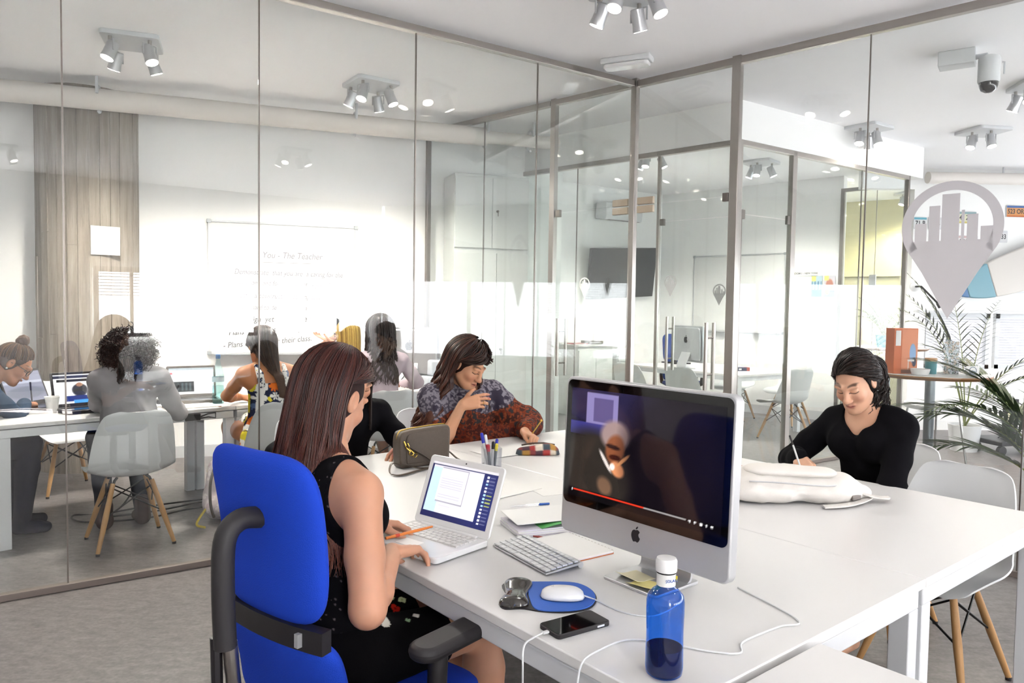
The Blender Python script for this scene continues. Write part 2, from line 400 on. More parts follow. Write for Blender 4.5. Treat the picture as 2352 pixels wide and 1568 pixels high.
def glass_door(name, p0, d, s0, s1, z1, hinge_at0, hz=(.88, 1.37), logo=None, mtl='glass_pane', patch=True, hs=.12, lm='vinyl_pale'):
    e = bpy.data.objects.new(name, None); COL.objects.link(e); struct(e)
    n = Vector((-d.y, d.x))
    bb = MB(); bb.wall(xy(p0 + d * (s0 + .005)), xy(p0 + d * (s1 - .005)), .012, z1, .011); bb.build('pane', mtl, e)
    hx = (s1 - hs) if hinge_at0 else (s0 + hs)
    hd = bpy.data.objects.new('pull_handle', None); COL.objects.link(hd); hd.parent = e
    q = p0 + d * hx
    for sg in (-1, 1):
        a = q + n * (.055 * sg); bb = MB(); bb.cyl((a.x, a.y, hz[0]), (a.x, a.y, hz[1]), .014, n=14); bb.build('grip', 'steel', hd)
    for z in (hz[0] + .11, hz[1] - .11):
        bb = MB(); bb.cyl(V2(q + n * .055, z), V2(q - n * .055, z), .007, n=10); bb.build('standoff', 'steel_dark', hd)
    if patch:
        for zz in (z1 - .03, z1 + .035):
            sa, sb = (s0 + .015, s0 + .16) if hinge_at0 else (s1 - .16, s1 - .015)
            bb = MB(); bb.wall(xy(p0 + d * sa), xy(p0 + d * sb), zz - .027, zz + .027, .028); bb.build('hinge_patch', 'patch_tan', e, bevel=.003)
    sa, sb = (s1 - .055, s1 - .01) if hinge_at0 else (s0 + .01, s0 + .055)
    bb = MB(); bb.wall(xy(p0 + d * sa), xy(p0 + d * sb), z1 - .03, z1 + .03, .03); bb.build('clamp', 'steel_dark', e, bevel=.003)
    if logo:
        ls, lz, lh = logo
        g = d if d.x > 0 else -d
        nn = Vector((g.y, -g.x, 0)); p = p0 + d * ls + Vector((nn.x, nn.y)) * .0075
        pin_shape(e, frame((p.x, p.y, lz), (g.x, g.y, 0), (0, 0, 1), (nn.x, nn.y, 0)), lh, lm)
    return e
glass_door('door_1', Kc, Bdir, .03, .825, 2.265, True, logo=(.36, 1.56, .16), lm='vinyl_grey', hs=.13)
glass_door('door_2', Kc, -Bdir, .03, .795, 2.265, True, logo=(.46, 1.545, .17), hs=.09)

# inner glass meeting room across the corridor
wf = glass_wall('wall_inner_front', C2, -Bdir, [.80, 1.75, 2.72], 0, 2.92, 'glass_inner')
post(wf, C2, 0, 2.92, .06, rz=aB); post(wf, C2 - Bdir * .78, 0, 2.92, .03, rz=aB)
bb = MB(); bb.wall(xy(C2), xy(C2 - Bdir * .8), 2.875, 2.92, .05); bb.build('top_rail', 'steel', wf, bevel=.003)
bb = MB(); bb.wall(xy(C2 - Bdir * .03), xy(C2 - Bdir * .77), 2.275, 2.88, .012); bb.build('pane', 'glass_inner', wf)
glass_door('door_3', C2, -Bdir, .03, .77, 2.265, True, hz=(.90, 1.395), logo=(.14, 1.50, .19), mtl='glass_inner', hs=.14, patch=False, lm='vinyl_grey')
ws = glass_wall('wall_inner_side', C2, -Adir, [.79, 1.9, 2.77], 0, 2.92, 'glass_inner')
post(ws, C2 - Adir * .77, 0, 2.92, .065, .05, rz=aA); post(ws, C2 - Adir * 2.77, 0, 2.92, .03, .05, 'steel_dark', rz=aA)
bb = MB(); bb.wall(xy(C2), xy(C2 - Adir * .8), 2.875, 2.92, .05); bb.build('top_rail', 'steel', ws, bevel=.003)
bb = MB(); bb.wall(xy(C2 - Adir * .03), xy(C2 - Adir * .74), 2.30, 2.88, .012); bb.build('pane', 'glass_inner', ws)
e4 = bpy.data.objects.new('door_4', None); COL.objects.link(e4); struct(e4)
bb = MB(); bb.wall(xy(C2 - Adir * .05), xy(C2 - Adir * .735), .012, 2.285, .011); bb.build('pane', 'glass_inner', e4)
for s_ in (.05, .715):
    bb = MB(); bb.wall(xy(C2 - Adir * (s_ - .02)), xy(C2 - Adir * (s_ + .045)), 2.25, 2.33, .03); bb.build('clamp', 'steel_dark', e4, bevel=.003)
bb = MB(); bb.wall(xy(C2 - Adir * .052), xy(C2 - Adir * .062), .02, 2.27, .018); bb.build('edge_strip', 'steel_dark', e4)
# bulkhead above it
bb = MB()
bb.wall(xy(C2 - Adir * .06), xy(C2 - Bdir * 2.9 - Adir * .06), 2.92, CEIL, .14)
struct(bb.build('trim_1', 'wall_white'))
bb = MB(); bb.wall(xy(C2 - Adir * .0), xy(C2 - Adir * 3.05), 2.92, CEIL, .16, .06); struct(bb.build('trim_2', 'wall_white'))
# far glass leaf of the meeting room
wg = glass_wall('wall_inner_far', Vector((4.33, 9.9)), Bdir, [0, .42, .78], 0, 3.08, 'glass_inner', railmat='steel_dark')
post(wg, Vector((4.33, 9.9)), 0, 3.08, .05, .05, 'steel_dark', rz=aB)
bb = MB(); bb.wall(xy(Vector((4.33, 9.9)) + Bdir * .36), xy(Vector((4.33, 9.9)) + Bdir * .44), 1.55, 1.95, .03); bb.build('lock_plate', 'aluminium_grey', wg, bevel=.003)

# solid walls
def wallbox(name, a, c, z0=0, z1=CEIL, t=.12, side=0., m='wall_white'):
    bb = MB(); bb.wall(a, c, z0, z1, t, side); return struct(bb.build(name, m))
wallbox('wall_back', (-6.6, 5.706), (.42, 8.262), side=.06)
wallbox('wall_back_return', (.42, 8.262), (-.35, 9.95), side=-.06)
wallbox('wall_meeting_left', (-.35, 9.95), (2.325, 11.80), side=.06)
wallbox('wall_meeting_back', (2.325, 11.80), (4.33, 9.9), side=.06)
wallbox('wall_far', (4.3, 9.28), (4.95, 9.31), 2.99, CEIL, side=.06)
wallbox('wall_passage', (4.1, 13.2), (7.4, 10.9), side=.06, m='cream_wall')
wallbox('wall_passage_left', (2.6, 12.3), (4.3, 13.4), side=.06, m='cream_wall')
wallbox('wall_far_right', (4.95, 9.31), (8.6, 9.5), 1.47, CEIL, side=.06)
bb = MB(); bb.wall((4.95, 9.31), (5.15, 9.32), 0, 1.47, .12, .06); struct(bb.build('wall_far_right_pier', 'wall_white'))
bb = MB(); bb.wall((5.15, 9.32), (8.6, 9.5), 0, .78, .12, .06); struct(bb.build('wall_far_right_low', 'wall_white'))
def sky_opening(name, a, c, z0, z1, n):
    """unseen outer side, opened up for light: sill, header and mullions with open glazing between, so the sky lights the open area"""
    a, c = Vector(a), Vector(c); wallbox(name, a, c, 0, z0, side=.06); wallbox(name + '_header', a, c, z1, CEIL, side=.06)
    for k in range(n + 1):
        p_ = a.lerp(c, k / n); d_ = (c - a).normalized(); wallbox(name + '_mullion', p_ - d_ * .04, p_ + d_ * .04, z0, z1, .08, .06)
sky_opening('wall_open_side', (8.6, 9.5), (7.0, .14), .6, 1.9, 6)
wallbox('wall_classroom_left', (-4.55, 2.1), (-6.6, 5.706), side=.06)
wallbox('wall_near_left', (-2.45, .10), (-4.55, 2.1), side=.06)
wallbox('wall_near_rear', (1.5, -3.67), (-2.45, .10), side=.06)
# rear wall: windows seen in the glass, plus unseen ones added for light
def Pr(q, n=0.): return (2.2 + .8218 * q + .5697 * n, -3.2 + .5697 * q - .8218 * n)
wallbox('wall_rear', Pr(-4.6), Pr(5.8), 0, .95, side=-.06); wallbox('wall_rear_upper', Pr(-.3), Pr(5.8), 1.95, CEIL, side=-.06); wallbox('wall_rear_header', Pr(-4.6), Pr(-.3), 2.62, CEIL, side=-.06)
for q0, q1 in ((-4.6, -4.3), (-2.4, -2.2)): wallbox('wall_rear_pier', Pr(q0), Pr(q1), .95, 2.62, side=-.06)
RW = ((1.2, 2.2), (2.45, 3.55), (3.8, 5.5))
for q0, q1 in ((-.3, 1.2), (2.2, 2.45), (3.55, 3.8), (5.5, 5.8)): wallbox('wall_rear_pier', Pr(q0), Pr(q1), .95, 1.95, side=-.06)
for k, (q0, q1) in enumerate(RW):
    e = bpy.data.objects.new('window_%d' % (k + 1), None); COL.objects.link(e); struct(e)
    bars = [(q0, q0 + .07), (q1 - .07, q1)] + [(q0 + (q1 - q0) * f_ - .025, q0 + (q1 - q0) * f_ + .025) for f_ in ((.5,) if k < 2 else (.33, .66))]
    bb = MB()
    for u0, u1 in bars: bb.wall(Pr(u0, -.1), Pr(u1, -.1), .95, 1.95, .05)
    bb.wall(Pr(q0, -.1), Pr(q1, -.1), .93, .99, .05); bb.wall(Pr(q0, -.1), Pr(q1, -.1), 1.89, 1.97, .05); bb.build('window_frame', 'white_metal', e)
    for j in range(12 if k == 1 else 8):
        bb = MB(); bb.wall(Pr(q0 + .07, -.08), Pr(q1 - .07, -.08), 1.86 - j * .045, 1.872 - j * .045, .03); bb.build('blind_slat', 'blind', e)
    bb = MB(); bb.wall(Pr(q0, .1), Pr(q1, .1), .95, 1.95, .01); bb.build('pane', 'glass_pane', e)
for k, (q0, q1) in enumerate(((-4.3, -2.4), (-2.2, -.3))):  # tall windows out of sight, added as main light of the near room
    e = bpy.data.objects.new('window_%d' % (k + 7), None); COL.objects.link(e); struct(e); bb = MB()
    for u0, u1 in ((q0, q0 + .06), (q1 - .06, q1), ((q0 + q1) / 2 - .03, (q0 + q1) / 2 + .03)): bb.wall(Pr(u0, -.1), Pr(u1, -.1), .95, 2.62, .05)
    bb.wall(Pr(q0, -.1), Pr(q1, -.1), .93, .99, .05); bb.wall(Pr(q0, -.1), Pr(q1, -.1), 2.56, 2.63, .05); bb.build('window_frame', 'white_metal', e)
# low windows of the far right wall
for k, (x0, x1) in enumerate(((5.17, 5.97), (6.07, 6.95), (7.05, 7.95))):
    e = bpy.data.objects.new('window_%d' % (k + 4), None); COL.objects.link(e); struct(e)
    y = 9.36 + (x0 - 5.15) * .052; bb = MB()
    for (a0, a1, z0, z1) in ((x0, x0 + .05, .78, 1.47), (x1 - .05, x1, .78, 1.47), (x0, x1, .78, .83), (x0, x1, 1.41, 1.47)): bb.box(((a0 + a1) / 2, y, (z0 + z1) / 2), (a1 - a0, .06, z1 - z0))
    bb.build('window_frame', 'white_metal', e)
    for j in range(18):
        if 7 < j and k == 0 and False: break
        bb = MB(); bb.box(((x0 + x1) / 2, y - .01, 1.395 - j * .032), (x1 - x0 - .12, .008, .024)); bb.build('blind_slat', 'blind', e)
    bb = MB(); bb.box(((x0 + x1) / 2, y + .09, 1.12), (x1 - x0, .01, .7)); bb.build('pane', 'window_sky', e)
bb = MB(); bb.wall((5.0, 9.25), (8.6, 9.44), 1.47, 1.50, .1); struct(bb.build('trim_3', 'white_metal'))
# baseboards
bb = MB(); bb.wall((-6.5, 5.735), (.40, 8.25), 0, .11, .02, -.01); struct(bb.build('baseboard_back', 'white_metal'))
bb = MB(); bb.wall((2.34, 11.77), (4.31, 9.9), 0, .12, .02, -.01); struct(bb.build('baseboard_meeting', 'white_metal'))

# ------------------------------------------------------------------ concrete columns, cast against boards
def column(name, c, r, n, m, seed):
    rnd = random.Random(seed); e = bpy.data.objects.new(name, None); COL.objects.link(e); struct(e)
    for k in range(n):
        a0, a1 = 2 * PI * k / n, 2 * PI * (k + 1) / n
        for (z0, z1) in ((0, 1.62 + rnd.uniform(-.5, .3)), (0, 0)):
            pass
        zc = 1.55 + rnd.uniform(-.45, .5)
        for z0, z1 in ((0.0, zc - .002), (zc + .002, CEIL)):
            rr = r + rnd.uniform(-.006, .003); g = .006
            poly = [((rr) * math.cos(a0 + g), rr * math.sin(a0 + g)), (rr * math.cos(a1 - g), rr * math.sin(a1 - g)), ((r - .06) * math.cos(a1), (r - .06) * math.sin(a1)), ((r - .06) * math.cos(a0), (r - .06) * math.sin(a0))]
            bb = MB(); bb.prism(poly, z1 - z0, Matrix.Translation((c[0], c[1], z0))); bb.build('board_mark', m, e, smooth=False)
    bb = MB(); bb.cyl((c[0], c[1], 0), (c[0], c[1], CEIL), r - .012, n=48); bb.build('core', m, e)
    return e
column('column', (-3.755, 6.63), .40, 30, 'concrete', 3)
column('column', (.27, 8.95), .22, 16, 'concrete_dark', 5)

# ------------------------------------------------------------------ ceiling pipe with brackets
t = thing('ceiling_pipe', 'long white pipe hung under the ceiling along the classroom back wall', 'pipe')
d20 = Vector((math.cos(R(20)), math.sin(R(20)))); n20 = Vector((math.sin(R(20)), -math.cos(R(20)))); w0 = Vector((-3.1, 6.98))
mat('pipe_paint', '#f3ece6', .45)
p0 = w0 + d20 * -2.6 + n20 * .7; p1 = w0 + d20 * 2.75 + n20 * .7
bb = MB(); bb.cyl(V2(p0, 3.09), V2(p1, 3.09), .085, n=28); bb.build('pipe', 'pipe_paint', t)
p2 = p1 + d20 * .75
bb = MB(); bb.cyl(V2(p1, 3.09), V2(p2, 3.09), .06, n=24); bb.build('pipe_end', 'pipe_paint', t)
for s_ in (-.55, 1.5, 2.74, 3.2):
    q = w0 + d20 * s_ + n20 * .7
    pts = [V2(q + n20 * (.1 * math.cos(a)), 3.09 + .1 * math.sin(a)) for a in [R(x) for x in range(20, 290, 20)]]
    bb = MB(); bb.tube([V2(q + n20 * .1, CEIL), V2(q + n20 * .1, 3.12)] + pts[::-1][-1:], .012, 8); bb.tube(pts, .012, 8); bb.build('bracket', 'white_metal', t)
t = thing('wall_pipe', 'cream pipe under the ceiling above the licence plates', 'pipe')
bb = MB(); bb.cyl((5.0, 9.12, 3.10), (8.5, 9.3, 3.13), .07, n=24); bb.build('pipe', 'pipe_paint', t)
for x in (5.95, 7.2): bb = MB(); bb.cyl((x, 9.13 + (x - 5) * .05, 3.1), (x, 9.13 + (x - 5) * .05, CEIL), .012, n=8); bb.build('hanger', 'white_metal', t)

# ------------------------------------------------------------------ ceiling spot fixtures
def spot_fixture(x, y, rz, label, heads, watt=22, seed=1, col=(1, .93, .84)):
    rnd = random.Random(seed)
    t = thing('spot_fixture', label, 'ceiling lamp', (x, y, CEIL), rz, 'ceiling spot fixtures')
    bb = MB(); bb.prism(rrect(.36, .36, .03), .03, Matrix.Translation((0, 0, -.03))); bb.build('mounting_plate', 'white_metal', t, bevel=.004)
    for (hx, hy, tx, ty) in heads:
        d = Vector((tx, ty, -1)).normalized(); X, Y, _ = basis(d)
        p = Vector((hx, hy, -.13)); h = bpy.data.objects.new('spot_head', None); COL.objects.link(h); h.parent = t
        bb = MB(); bb.cyl((hx, hy, -.03), (hx, hy, -.06), .012, n=10); bb.build('swivel', 'steel', h)
        u = Vector((X.x, X.y, 0)); u = u.normalized() if u.length > .01 else Vector((1, 0, 0))
        bb = MB()
        for sg in (-1, 1): bb.tube([Vector((hx, hy, -.06)), Vector((hx, hy, -.06)) + u * (.052 * sg), p + u * (.052 * sg)], .006, 6)
        bb.build('yoke', 'aluminium', h)
        mm = frame(p, X, Y, d)
        bb = MB(); bb.lathe([(.03, -.07), (.038, -.065), (.040, .02), (.044, .05), (.044, .055)], 18, mm); bb.build('can', 'aluminium', h)
        bb = MB(); bb.lathe([(.0, .0565), (.038, .0565), (.038, .0575), (0, .0575)], 18, mm, cap=False); bb.build('lens', 'lamp_glow', h)
    l = bpy.data.lights.new('spot_light', 'SPOT'); l.energy = watt; l.spot_size = R(150); l.spot_blend = .6; l.shadow_soft_size = .12; l.color = col
    lo = bpy.data.objects.new('spot_light', l); COL.objects.link(lo); lo.location = (0, 0, -.24); lo.parent = t
    return t
H4 = [(-.12, -.12, -.35, -.2), (.12, -.12, .3, -.3), (-.12, .12, -.3, .35), (.12, .12, .35, .25)]
H3 = [(-.12, 0, -.4, -.1), (.0, -.1, .0, -.3), (.12, .05, .4, .2)]
spot_fixture(-2.63, 5.2, R(20), 'four-head spot fixture on the classroom ceiling above the concrete column', H4, 92, 1)
spot_fixture(-1.17, 6.11, R(35), 'unlit-looking four-head spot fixture in the middle of the classroom ceiling', H4, 84, 2)
spot_fixture(.62, 4.25, R(15), 'bright four-head spot fixture at the top edge above the desk', H4, 14, 3)
spot_fixture(4.05, 5.85, R(-10), 'spot fixture with warm lamps at the right edge beyond the security camera', H4, 30, 4, (1, .88, .74))
spot_fixture(2.95, 9.05, R(-40), 'spot fixture inside the meeting room below the bulkhead', H3, 75, 5, (1, .95, .88))
spot_fixture(1.55, 8.6, R(-40), 'spot fixture inside the meeting room nearer the television', H3, 70, 6, (1, .95, .88))
spot_fixture(4.55, 7.35, R(10), 'single-lit spot fixture on the ceiling above the map pin', H3[:2], 26, 7, (1, .88, .76))
spot_fixture(-2.2, 2.4, R(35), 'spot fixture behind the photographer, left of the desk', H4, 14, 8)
spot_fixture(2.4, 1.6, R(35), 'spot fixture above the near corner of the desk, seen only in reflections', H4, 12, 9)
spot_fixture(1.2, -1.6, R(35), 'spot fixture behind the photographer near the windows', H4, 14, 10)
spot_fixture(3.4, 7.3, R(35), 'three-lamp spot fixture seen through the corridor glass left of the camera', H3, 26, 11, (1, .93, .84))
spot_fixture(5.9, 11.2, R(0), 'spot fixture in the cream passage behind the meeting room', H3, 60, 12, (1, .9, .7))

# emergency light, security camera
t = thing('emergency_light', 'flat white emergency light box on the ceiling by the glass corner', 'ceiling light', (.79, 5.42, CEIL), R(-25))
bb = MB(); bb.box((0, 0, -.02), (.36, .13, .04)); bb.build('housing', 'white_plastic', t, bevel=.008)
bb = MB(); bb.prism(rrect(.33, .11, .03), .03, Matrix.Translation((0, 0, -.07))); bb.build('diffuser', 'white_gloss', t, bevel=.008)
t = thing('security_camera', 'white dome security camera on a bracket under the right ceiling', 'camera', (3.02, 5.2, CEIL), R(-35))
bb = MB(); bb.box((0, 0, -.05), (.22, .14, .1)); bb.build('junction_box', 'white_plastic', t, bevel=.006)
bb = MB(); bb.tube([(.11, -.02, -.06), (.17, -.03, -.06), (.19, -.03, -.1)], .018, 10); bb.build('arm', 'white_metal', t)
bb = MB(); bb.lathe([(.02, -.06), (.06, -.075), (.066, -.09), (.066, -.23), (.062, -.245), (0, -.245)], 24, Matrix.Translation((.19, -.03, 0))); bb.build('body', 'white_plastic', t)
bb = MB(); bb.lathe([(.058, -.245), (.056, -.27), (.045, -.295), (.02, -.31), (.0, -.312)], 24, Matrix.Translation((.19, -.03, 0)), cap=False); bb.build('dome', 'black_gloss', t)
bb = MB(); bb.tube([(.26, -.03, -.12), (.275, -.03, -.12), (.275, -.03, -.2)], .006, 6); bb.build('antenna', 'white_metal', t)
# big map pin on the glass
e = tag(pin_shape(None, frame(V2(Kc + Bdir * 2.225 + Vector((-Bdir.y, Bdir.x)) * -.008, 1.43), (Bdir.x, Bdir.y, 0), (0, 0, 1), (Bdir.y, -Bdir.x, 0)), .80, 'vinyl_white', 'map_pin_decal'),
        'large pale vinyl map pin with a skyline stuck on the right glass wall', 'decal')
# ================================================================== NEAR FURNITURE
T0 = Vector((.3044, 1.3217)); UA = R(129.4); VA = R(39.4)
Ud = Vector((math.cos(UA), math.sin(UA))); Vd = Vector((math.cos(VA), math.sin(VA)))
TZ = .735
def TT(v, u, z=TZ): p = T0 + Vd * v + Ud * u; return (p.x, p.y, z)
def catmull(pts, n):
    P = np.array(pts, float); m = len(P); out = []
    for x in np.linspace(0, m - 1, n):
        i = min(int(x), m - 2); t = x - i
        p0, p1, p2, p3 = P[max(i - 1, 0)], P[i], P[i + 1], P[min(i + 2, m - 1)]
        out.append(.5 * ((2 * p1) + (-p0 + p2) * t + (2 * p0 - 5 * p1 + 4 * p2 - p3) * t * t + (-p0 + 3 * p1 - 3 * p2 + p3) * t ** 3))
    return np.array(out)
def sheet(mb, P, th):
    """closed shell from an (rows, cols, 3) grid, thickness th along the back normal"""
    P = np.array(P); r, c = P.shape[:2]
    du = np.gradient(P, axis=0); dv = np.gradient(P, axis=1); n = np.cross(dv, du); n /= np.linalg.norm(n, axis=2, keepdims=True) + 1e-12
    Q = P + n * th; b = len(mb.v)
    mb.v += [tuple(x) for x in P.reshape(-1, 3)] + [tuple(x) for x in Q.reshape(-1, 3)]
    A = lambda i, j: b + i * c + j
    B = lambda i, j: b + r * c + i * c + j
    for i in range(r - 1):
        for j in range(c - 1):
            mb.f.append((A(i, j), A(i, j + 1), A(i + 1, j + 1), A(i + 1, j))); mb.f.append((B(i, j), B(i + 1, j), B(i + 1, j + 1), B(i, j + 1)))
    for i in range(r - 1):
        mb.f.append((A(i, 0), A(i + 1, 0), B(i + 1, 0), B(i, 0))); mb.f.append((A(i, c - 1), B(i, c - 1), B(i + 1, c - 1), A(i + 1, c - 1)))
    for j in range(c - 1):
        mb.f.append((A(0, j), B(0, j), B(0, j + 1), A(0, j + 1))); mb.f.append((A(r - 1, j), A(r - 1, j + 1), B(r - 1, j + 1), B(r - 1, j)))
    return mb

# ---- moulded shell chair with dowel legs
def make_shell_chair(label, loc, rz, shell='white_plastic'):
    t = thing('shell_chair', label, 'chair', loc, rz, 'white moulded shell chairs')
    prof = catmull([(.232, .402, .15, .0), (.228, .425, .205, .004), (.19, .440, .228, .012), (.09, .434, .238, .03), (-.02, .424, .238, .042), (-.10, .428, .236, .055), (-.155, .458, .233, .07), (-.19, .53, .228, .075), (-.213, .62, .218, .068), (-.235, .71, .203, .05), (-.252, .785, .178, .03), (-.258, .812, .145, .02), (-.260, .824, .09, .012)], 34)
    prof = np.array(prof); rows = []
    tg = np.gradient(prof[:, :2], axis=0); tg /= np.linalg.norm(tg, axis=1)[:, None]
    for (y, z, w_, e), (ty, tz) in zip(prof, tg):
        ny, nz = (tz, -ty)            # inward normal: up on the seat, forward on the back
        row = []
        for j in np.linspace(-1, 1, 19):
            k = abs(j) ** 2.6 * e; row.append((w_ * j, y + ny * k, z + nz * k))
        rows.append(row)
    mb = MB(); sheet(mb, rows, .007); mb.build('shell', shell, t, angle=60)
    feet = [(sx * .205, sy * .195) for sx in (-1, 1) for sy in (-1, 1)]
    tops = [(sx * .105, sy * .085) for sx in (-1, 1) for sy in (-1, 1)]
    for (fx, fy), (tx, ty) in zip(feet, tops):
        mb = MB(); mb.tube([(tx, ty, .385), (tx + (fx - tx) * .5, ty + (fy - ty) * .5, .195), (fx, fy, .012)], [.0135, .0165, .0115], 12); lg = mb.build('leg', 'beech', t)
        mb = MB(); mb.cyl((fx, fy, .0), (fx, fy, .014), .012, n=10); mb.build('glide', 'black_plastic', lg)
    def at(i, z): k = (.385 - z) / .385; return (tops[i][0] + (feet[i][0] - tops[i][0]) * k, tops[i][1] + (feet[i][1] - tops[i][1]) * k, z)
    for a, c in ((0, 1), (2, 3), (0, 2), (1, 3)):
        for p, q in ((a, c), (c, a)):
            mb = MB(); mb.cyl(at(p, .36), at(q, .20), .0045, n=6); mb.build('wire_brace', 'wire_black', t)
    for i in range(4):
        x, y, z = tops[i]+(.385,)
        mb = MB(); mb.tube([(x, y, .372), (x * .9, y * .9, .40), (x * .75, y * .75, .412)], .008, 6); mb.build('bracket', 'wire_black', t)
    return t
chair0 = make_shell_chair('white shell chair tucked under the right corner of the desk, empty', (1.73, 2.98, 0), R(219.4 - 90 - 4))
def chair(loc, ang, label): return dup(chair0, (loc[0], loc[1], 0), R(ang - 90), label)

# ---- desks
def desk(label, v0, v1, u0, u1, legs, name='desk', beam_in=.012):
    t = thing(name, label, 'desk', TT(v0, u0, 0), VA, 'white office desks')
    w_, d_ = v1 - v0, u1 - u0
    mb = MB(); mb.box((w_ / 2, d_ / 2, TZ - .0125), (w_, d_, .025)); mb.build('tabletop', 'white_laminate', t, bevel=.003)
    for (x0, x1, y0, y1) in ((beam_in, w_ - beam_in, beam_in, beam_in + .04), (beam_in, w_ - beam_in, d_ - beam_in - .04, d_ - beam_in), (beam_in, beam_in + .04, beam_in + .04, d_ - beam_in - .04), (w_ - beam_in - .04, w_ - beam_in, beam_in + .04, d_ - beam_in - .04)):
        mb = MB(); mb.box(((x0 + x1) / 2, (y0 + y1) / 2, TZ - .0575), (x1 - x0, y1 - y0, .05)); mb.build('frame_beam', 'white_metal', t, bevel=.004)
    for (x, y) in legs:
        lx, ly = x * w_, y * d_; lx = min(max(lx, .04), w_ - .04); ly = min(max(ly, .04), d_ - .04)
        mb = MB(); mb.box((lx, ly, (TZ - .0825) / 2), (.055, .055, TZ - .0825)); mb.build('leg', 'white_metal', t, bevel=.003)
    return t
desk('white desk with the laptop, mouse pad and big computer on it', 0, 1.084, 0, 2.385, [(0, 0), (1, 0), (0, 1), (1, 1)])
desk('white desk pushed behind the near one, with the white backpack on it', 1.086, 2.13, 0, 2.385, [(0, 0), (1, 0), (0, 1), (1, 1)])
desk('bare white desk end at the bottom right corner of the picture', -1.15, .475, -.84, -.02, [(0, 0), (1, 0), (0, 1), (1, 1)])

# ---- big all-in-one computer
APPLE = [(-.02, .30), (.10, .36), (.24, .33), (.34, .22), (.25, .10), (.24, -.04), (.33, -.17), (.38, -.21), (.30, -.40), (.17, -.52), (.05, -.48), (-.07, -.49), (-.19, -.52), (-.32, -.36), (-.40, -.12), (-.37, .12), (-.26, .28), (-.12, .33)]
LEAF = [(-.02, .38), (.01, .50), (.12, .60), (.17, .61), (.16, .50), (.08, .41)]
def apple(parent, mtx, s, m='black_plastic'):
    mb = MB(); mb.prism([(x * s, y * s) for x, y in catmull(APPLE + APPLE[:1], 60)[:-1, :2]], .0008, mtx); mb.prism([(x * s, y * s) for x, y in LEAF], .0008, mtx)
    return mb.build('logo', m, parent, smooth=False)
def video_frame(u, v):
    img = fill(u, (.035, .03, .06))
    put(img, blob(u, v, .30, .86, .50, .22, 0, .6) * .55, '#3a3560')
    put(img, rect(u, v, .12, .34, .70, .97) * .8, '#8d86b8'); put(img, rect(u, v, .17, .31, .72, .93) * .9, '#4c4570')
    put(img, rect(u, v, .0, .36, .58, .70) * .55, '#4a4aa8')
    put(img, blob(u, v, .20, .28, .26, .36, .2, .3), '#2c2723')
    put(img, blob(u, v, .33, .62, .10, .13, 0, .35), '#8e7a78')           # hair
    put(img, blob(u, v, .335, .50, .065, .13, -.1, .3), '#7d4a30')        # face
    put(img, blob(u, v, .32, .52, .05, .02, -.2, .4), '#2e1a18')
    put(img, blob(u, v, .335, .43, .04, .025, 0, .4), '#3a1a14')
    put(img, blob(u, v, .27, .38, .012, .10, .45, .4), '#cfc6c0')         # collar
    put(img, blob(u, v, .355, .33, .045, .07, .3, .35), '#c9855a'); put(img, blob(u, v, .395, .42, .012, .07, -.6, .4), '#d6935f'); put(img, blob(u, v, .32, .345, .018, .03, 0, .4), '#e8dcd4')
    put(img, blob(u, v, .27, .16, .05, .08, .2, .5), '#6b5240')
    put(img, blob(u, v, .70, .50, .30, .62, 0, .5) * .8, '#140e14')
    put(img, rect(u, v, .0, 1., 0, .075) * .8, '#08060a')
    put(img, rect(u, v, .045, .545, .055, .068), '#e03a22'); put(img, rect(u, v, .545, .80, .057, .066), '#9a9796')
    put(img, blob(u, v, .033, .061, .005, .009, 0, .5), '#e8e8e8')
    for k, x in enumerate((.825, .855, .89, .92, .95)): put(img, blob(u, v, x, .061, .009 if k == 2 else .006, .012 if k == 2 else .009, 0, .5), '#e6e6e6')
    return img
def make_allinone(t, W=.569, Hh=.445, picture=True, body='aluminium', logo_front=True):
    """local frame: x to the screen's right, y out of the screen's back, z up from the desk; front face at y = 0"""
    tilt = Matrix.Translation((0, 0, .085)) @ Matrix.Rotation(R(-2.2), 4, 'X')
    fr = tilt @ frame((0, 0, Hh / 2), (1, 0, 0), (0, 0, 1), (0, -1, 0))      # prism frame: z of the prism = out of the front
    mb = MB(); mb.prism(rrect(W, Hh, .022), .03, fr @ Matrix.Translation((0, 0, -.03))); c = mb.build('chassis', body, t, bevel=.004)
    mb = MB(); mb.prism(rrect(W * .92, Hh * .92, .05), .028, fr @ Matrix.Translation((0, 0, -.056))); mb.build('back_shell', 'aluminium_grey', t, bevel=.02, seg=4)
    gh = Hh * .79; off = Hh / 2 - gh / 2 - .008
    mb = MB(); mb.prism(rrect(W - .016, gh, .018), .0016, fr @ Matrix.Translation((0, off, 0))); g = mb.build('screen_glass', 'black_gloss', t)
    if picture:
        paint_grid('screen_image', W - .052, gh - .045, 150, 94, video_frame, 'screen_glossy', fr @ Matrix.Translation((0, off, .0019)), g)
    if logo_front: apple(t, fr @ Matrix.Translation((0, -Hh / 2 + .052, .0003)), .037)
    neck = [(0, .05, .03 + .085), (0, .085, .10 + .02), (0, .10, .06), (0, .105, .02), (0, .07, .006)]
    mb = MB()
    rows = [[(x, y, z) for x in (-.085, -.04, 0, .04, .085)] for (_, y, z) in catmull([(0, .045, .22), (0, .075, .15), (0, .105, .09), (0, .125, .04), (0, .12, .012), (0, .095, .006)], 14)]
    sheet(mb, rows, .008); mb.build('stand', 'aluminium', t)
    mb = MB(); mb.prism(rrect(.185, .18, .012), .008, Matrix.Translation((0, .065, 0))); mb.build('foot', 'aluminium', t, bevel=.002)
    return t
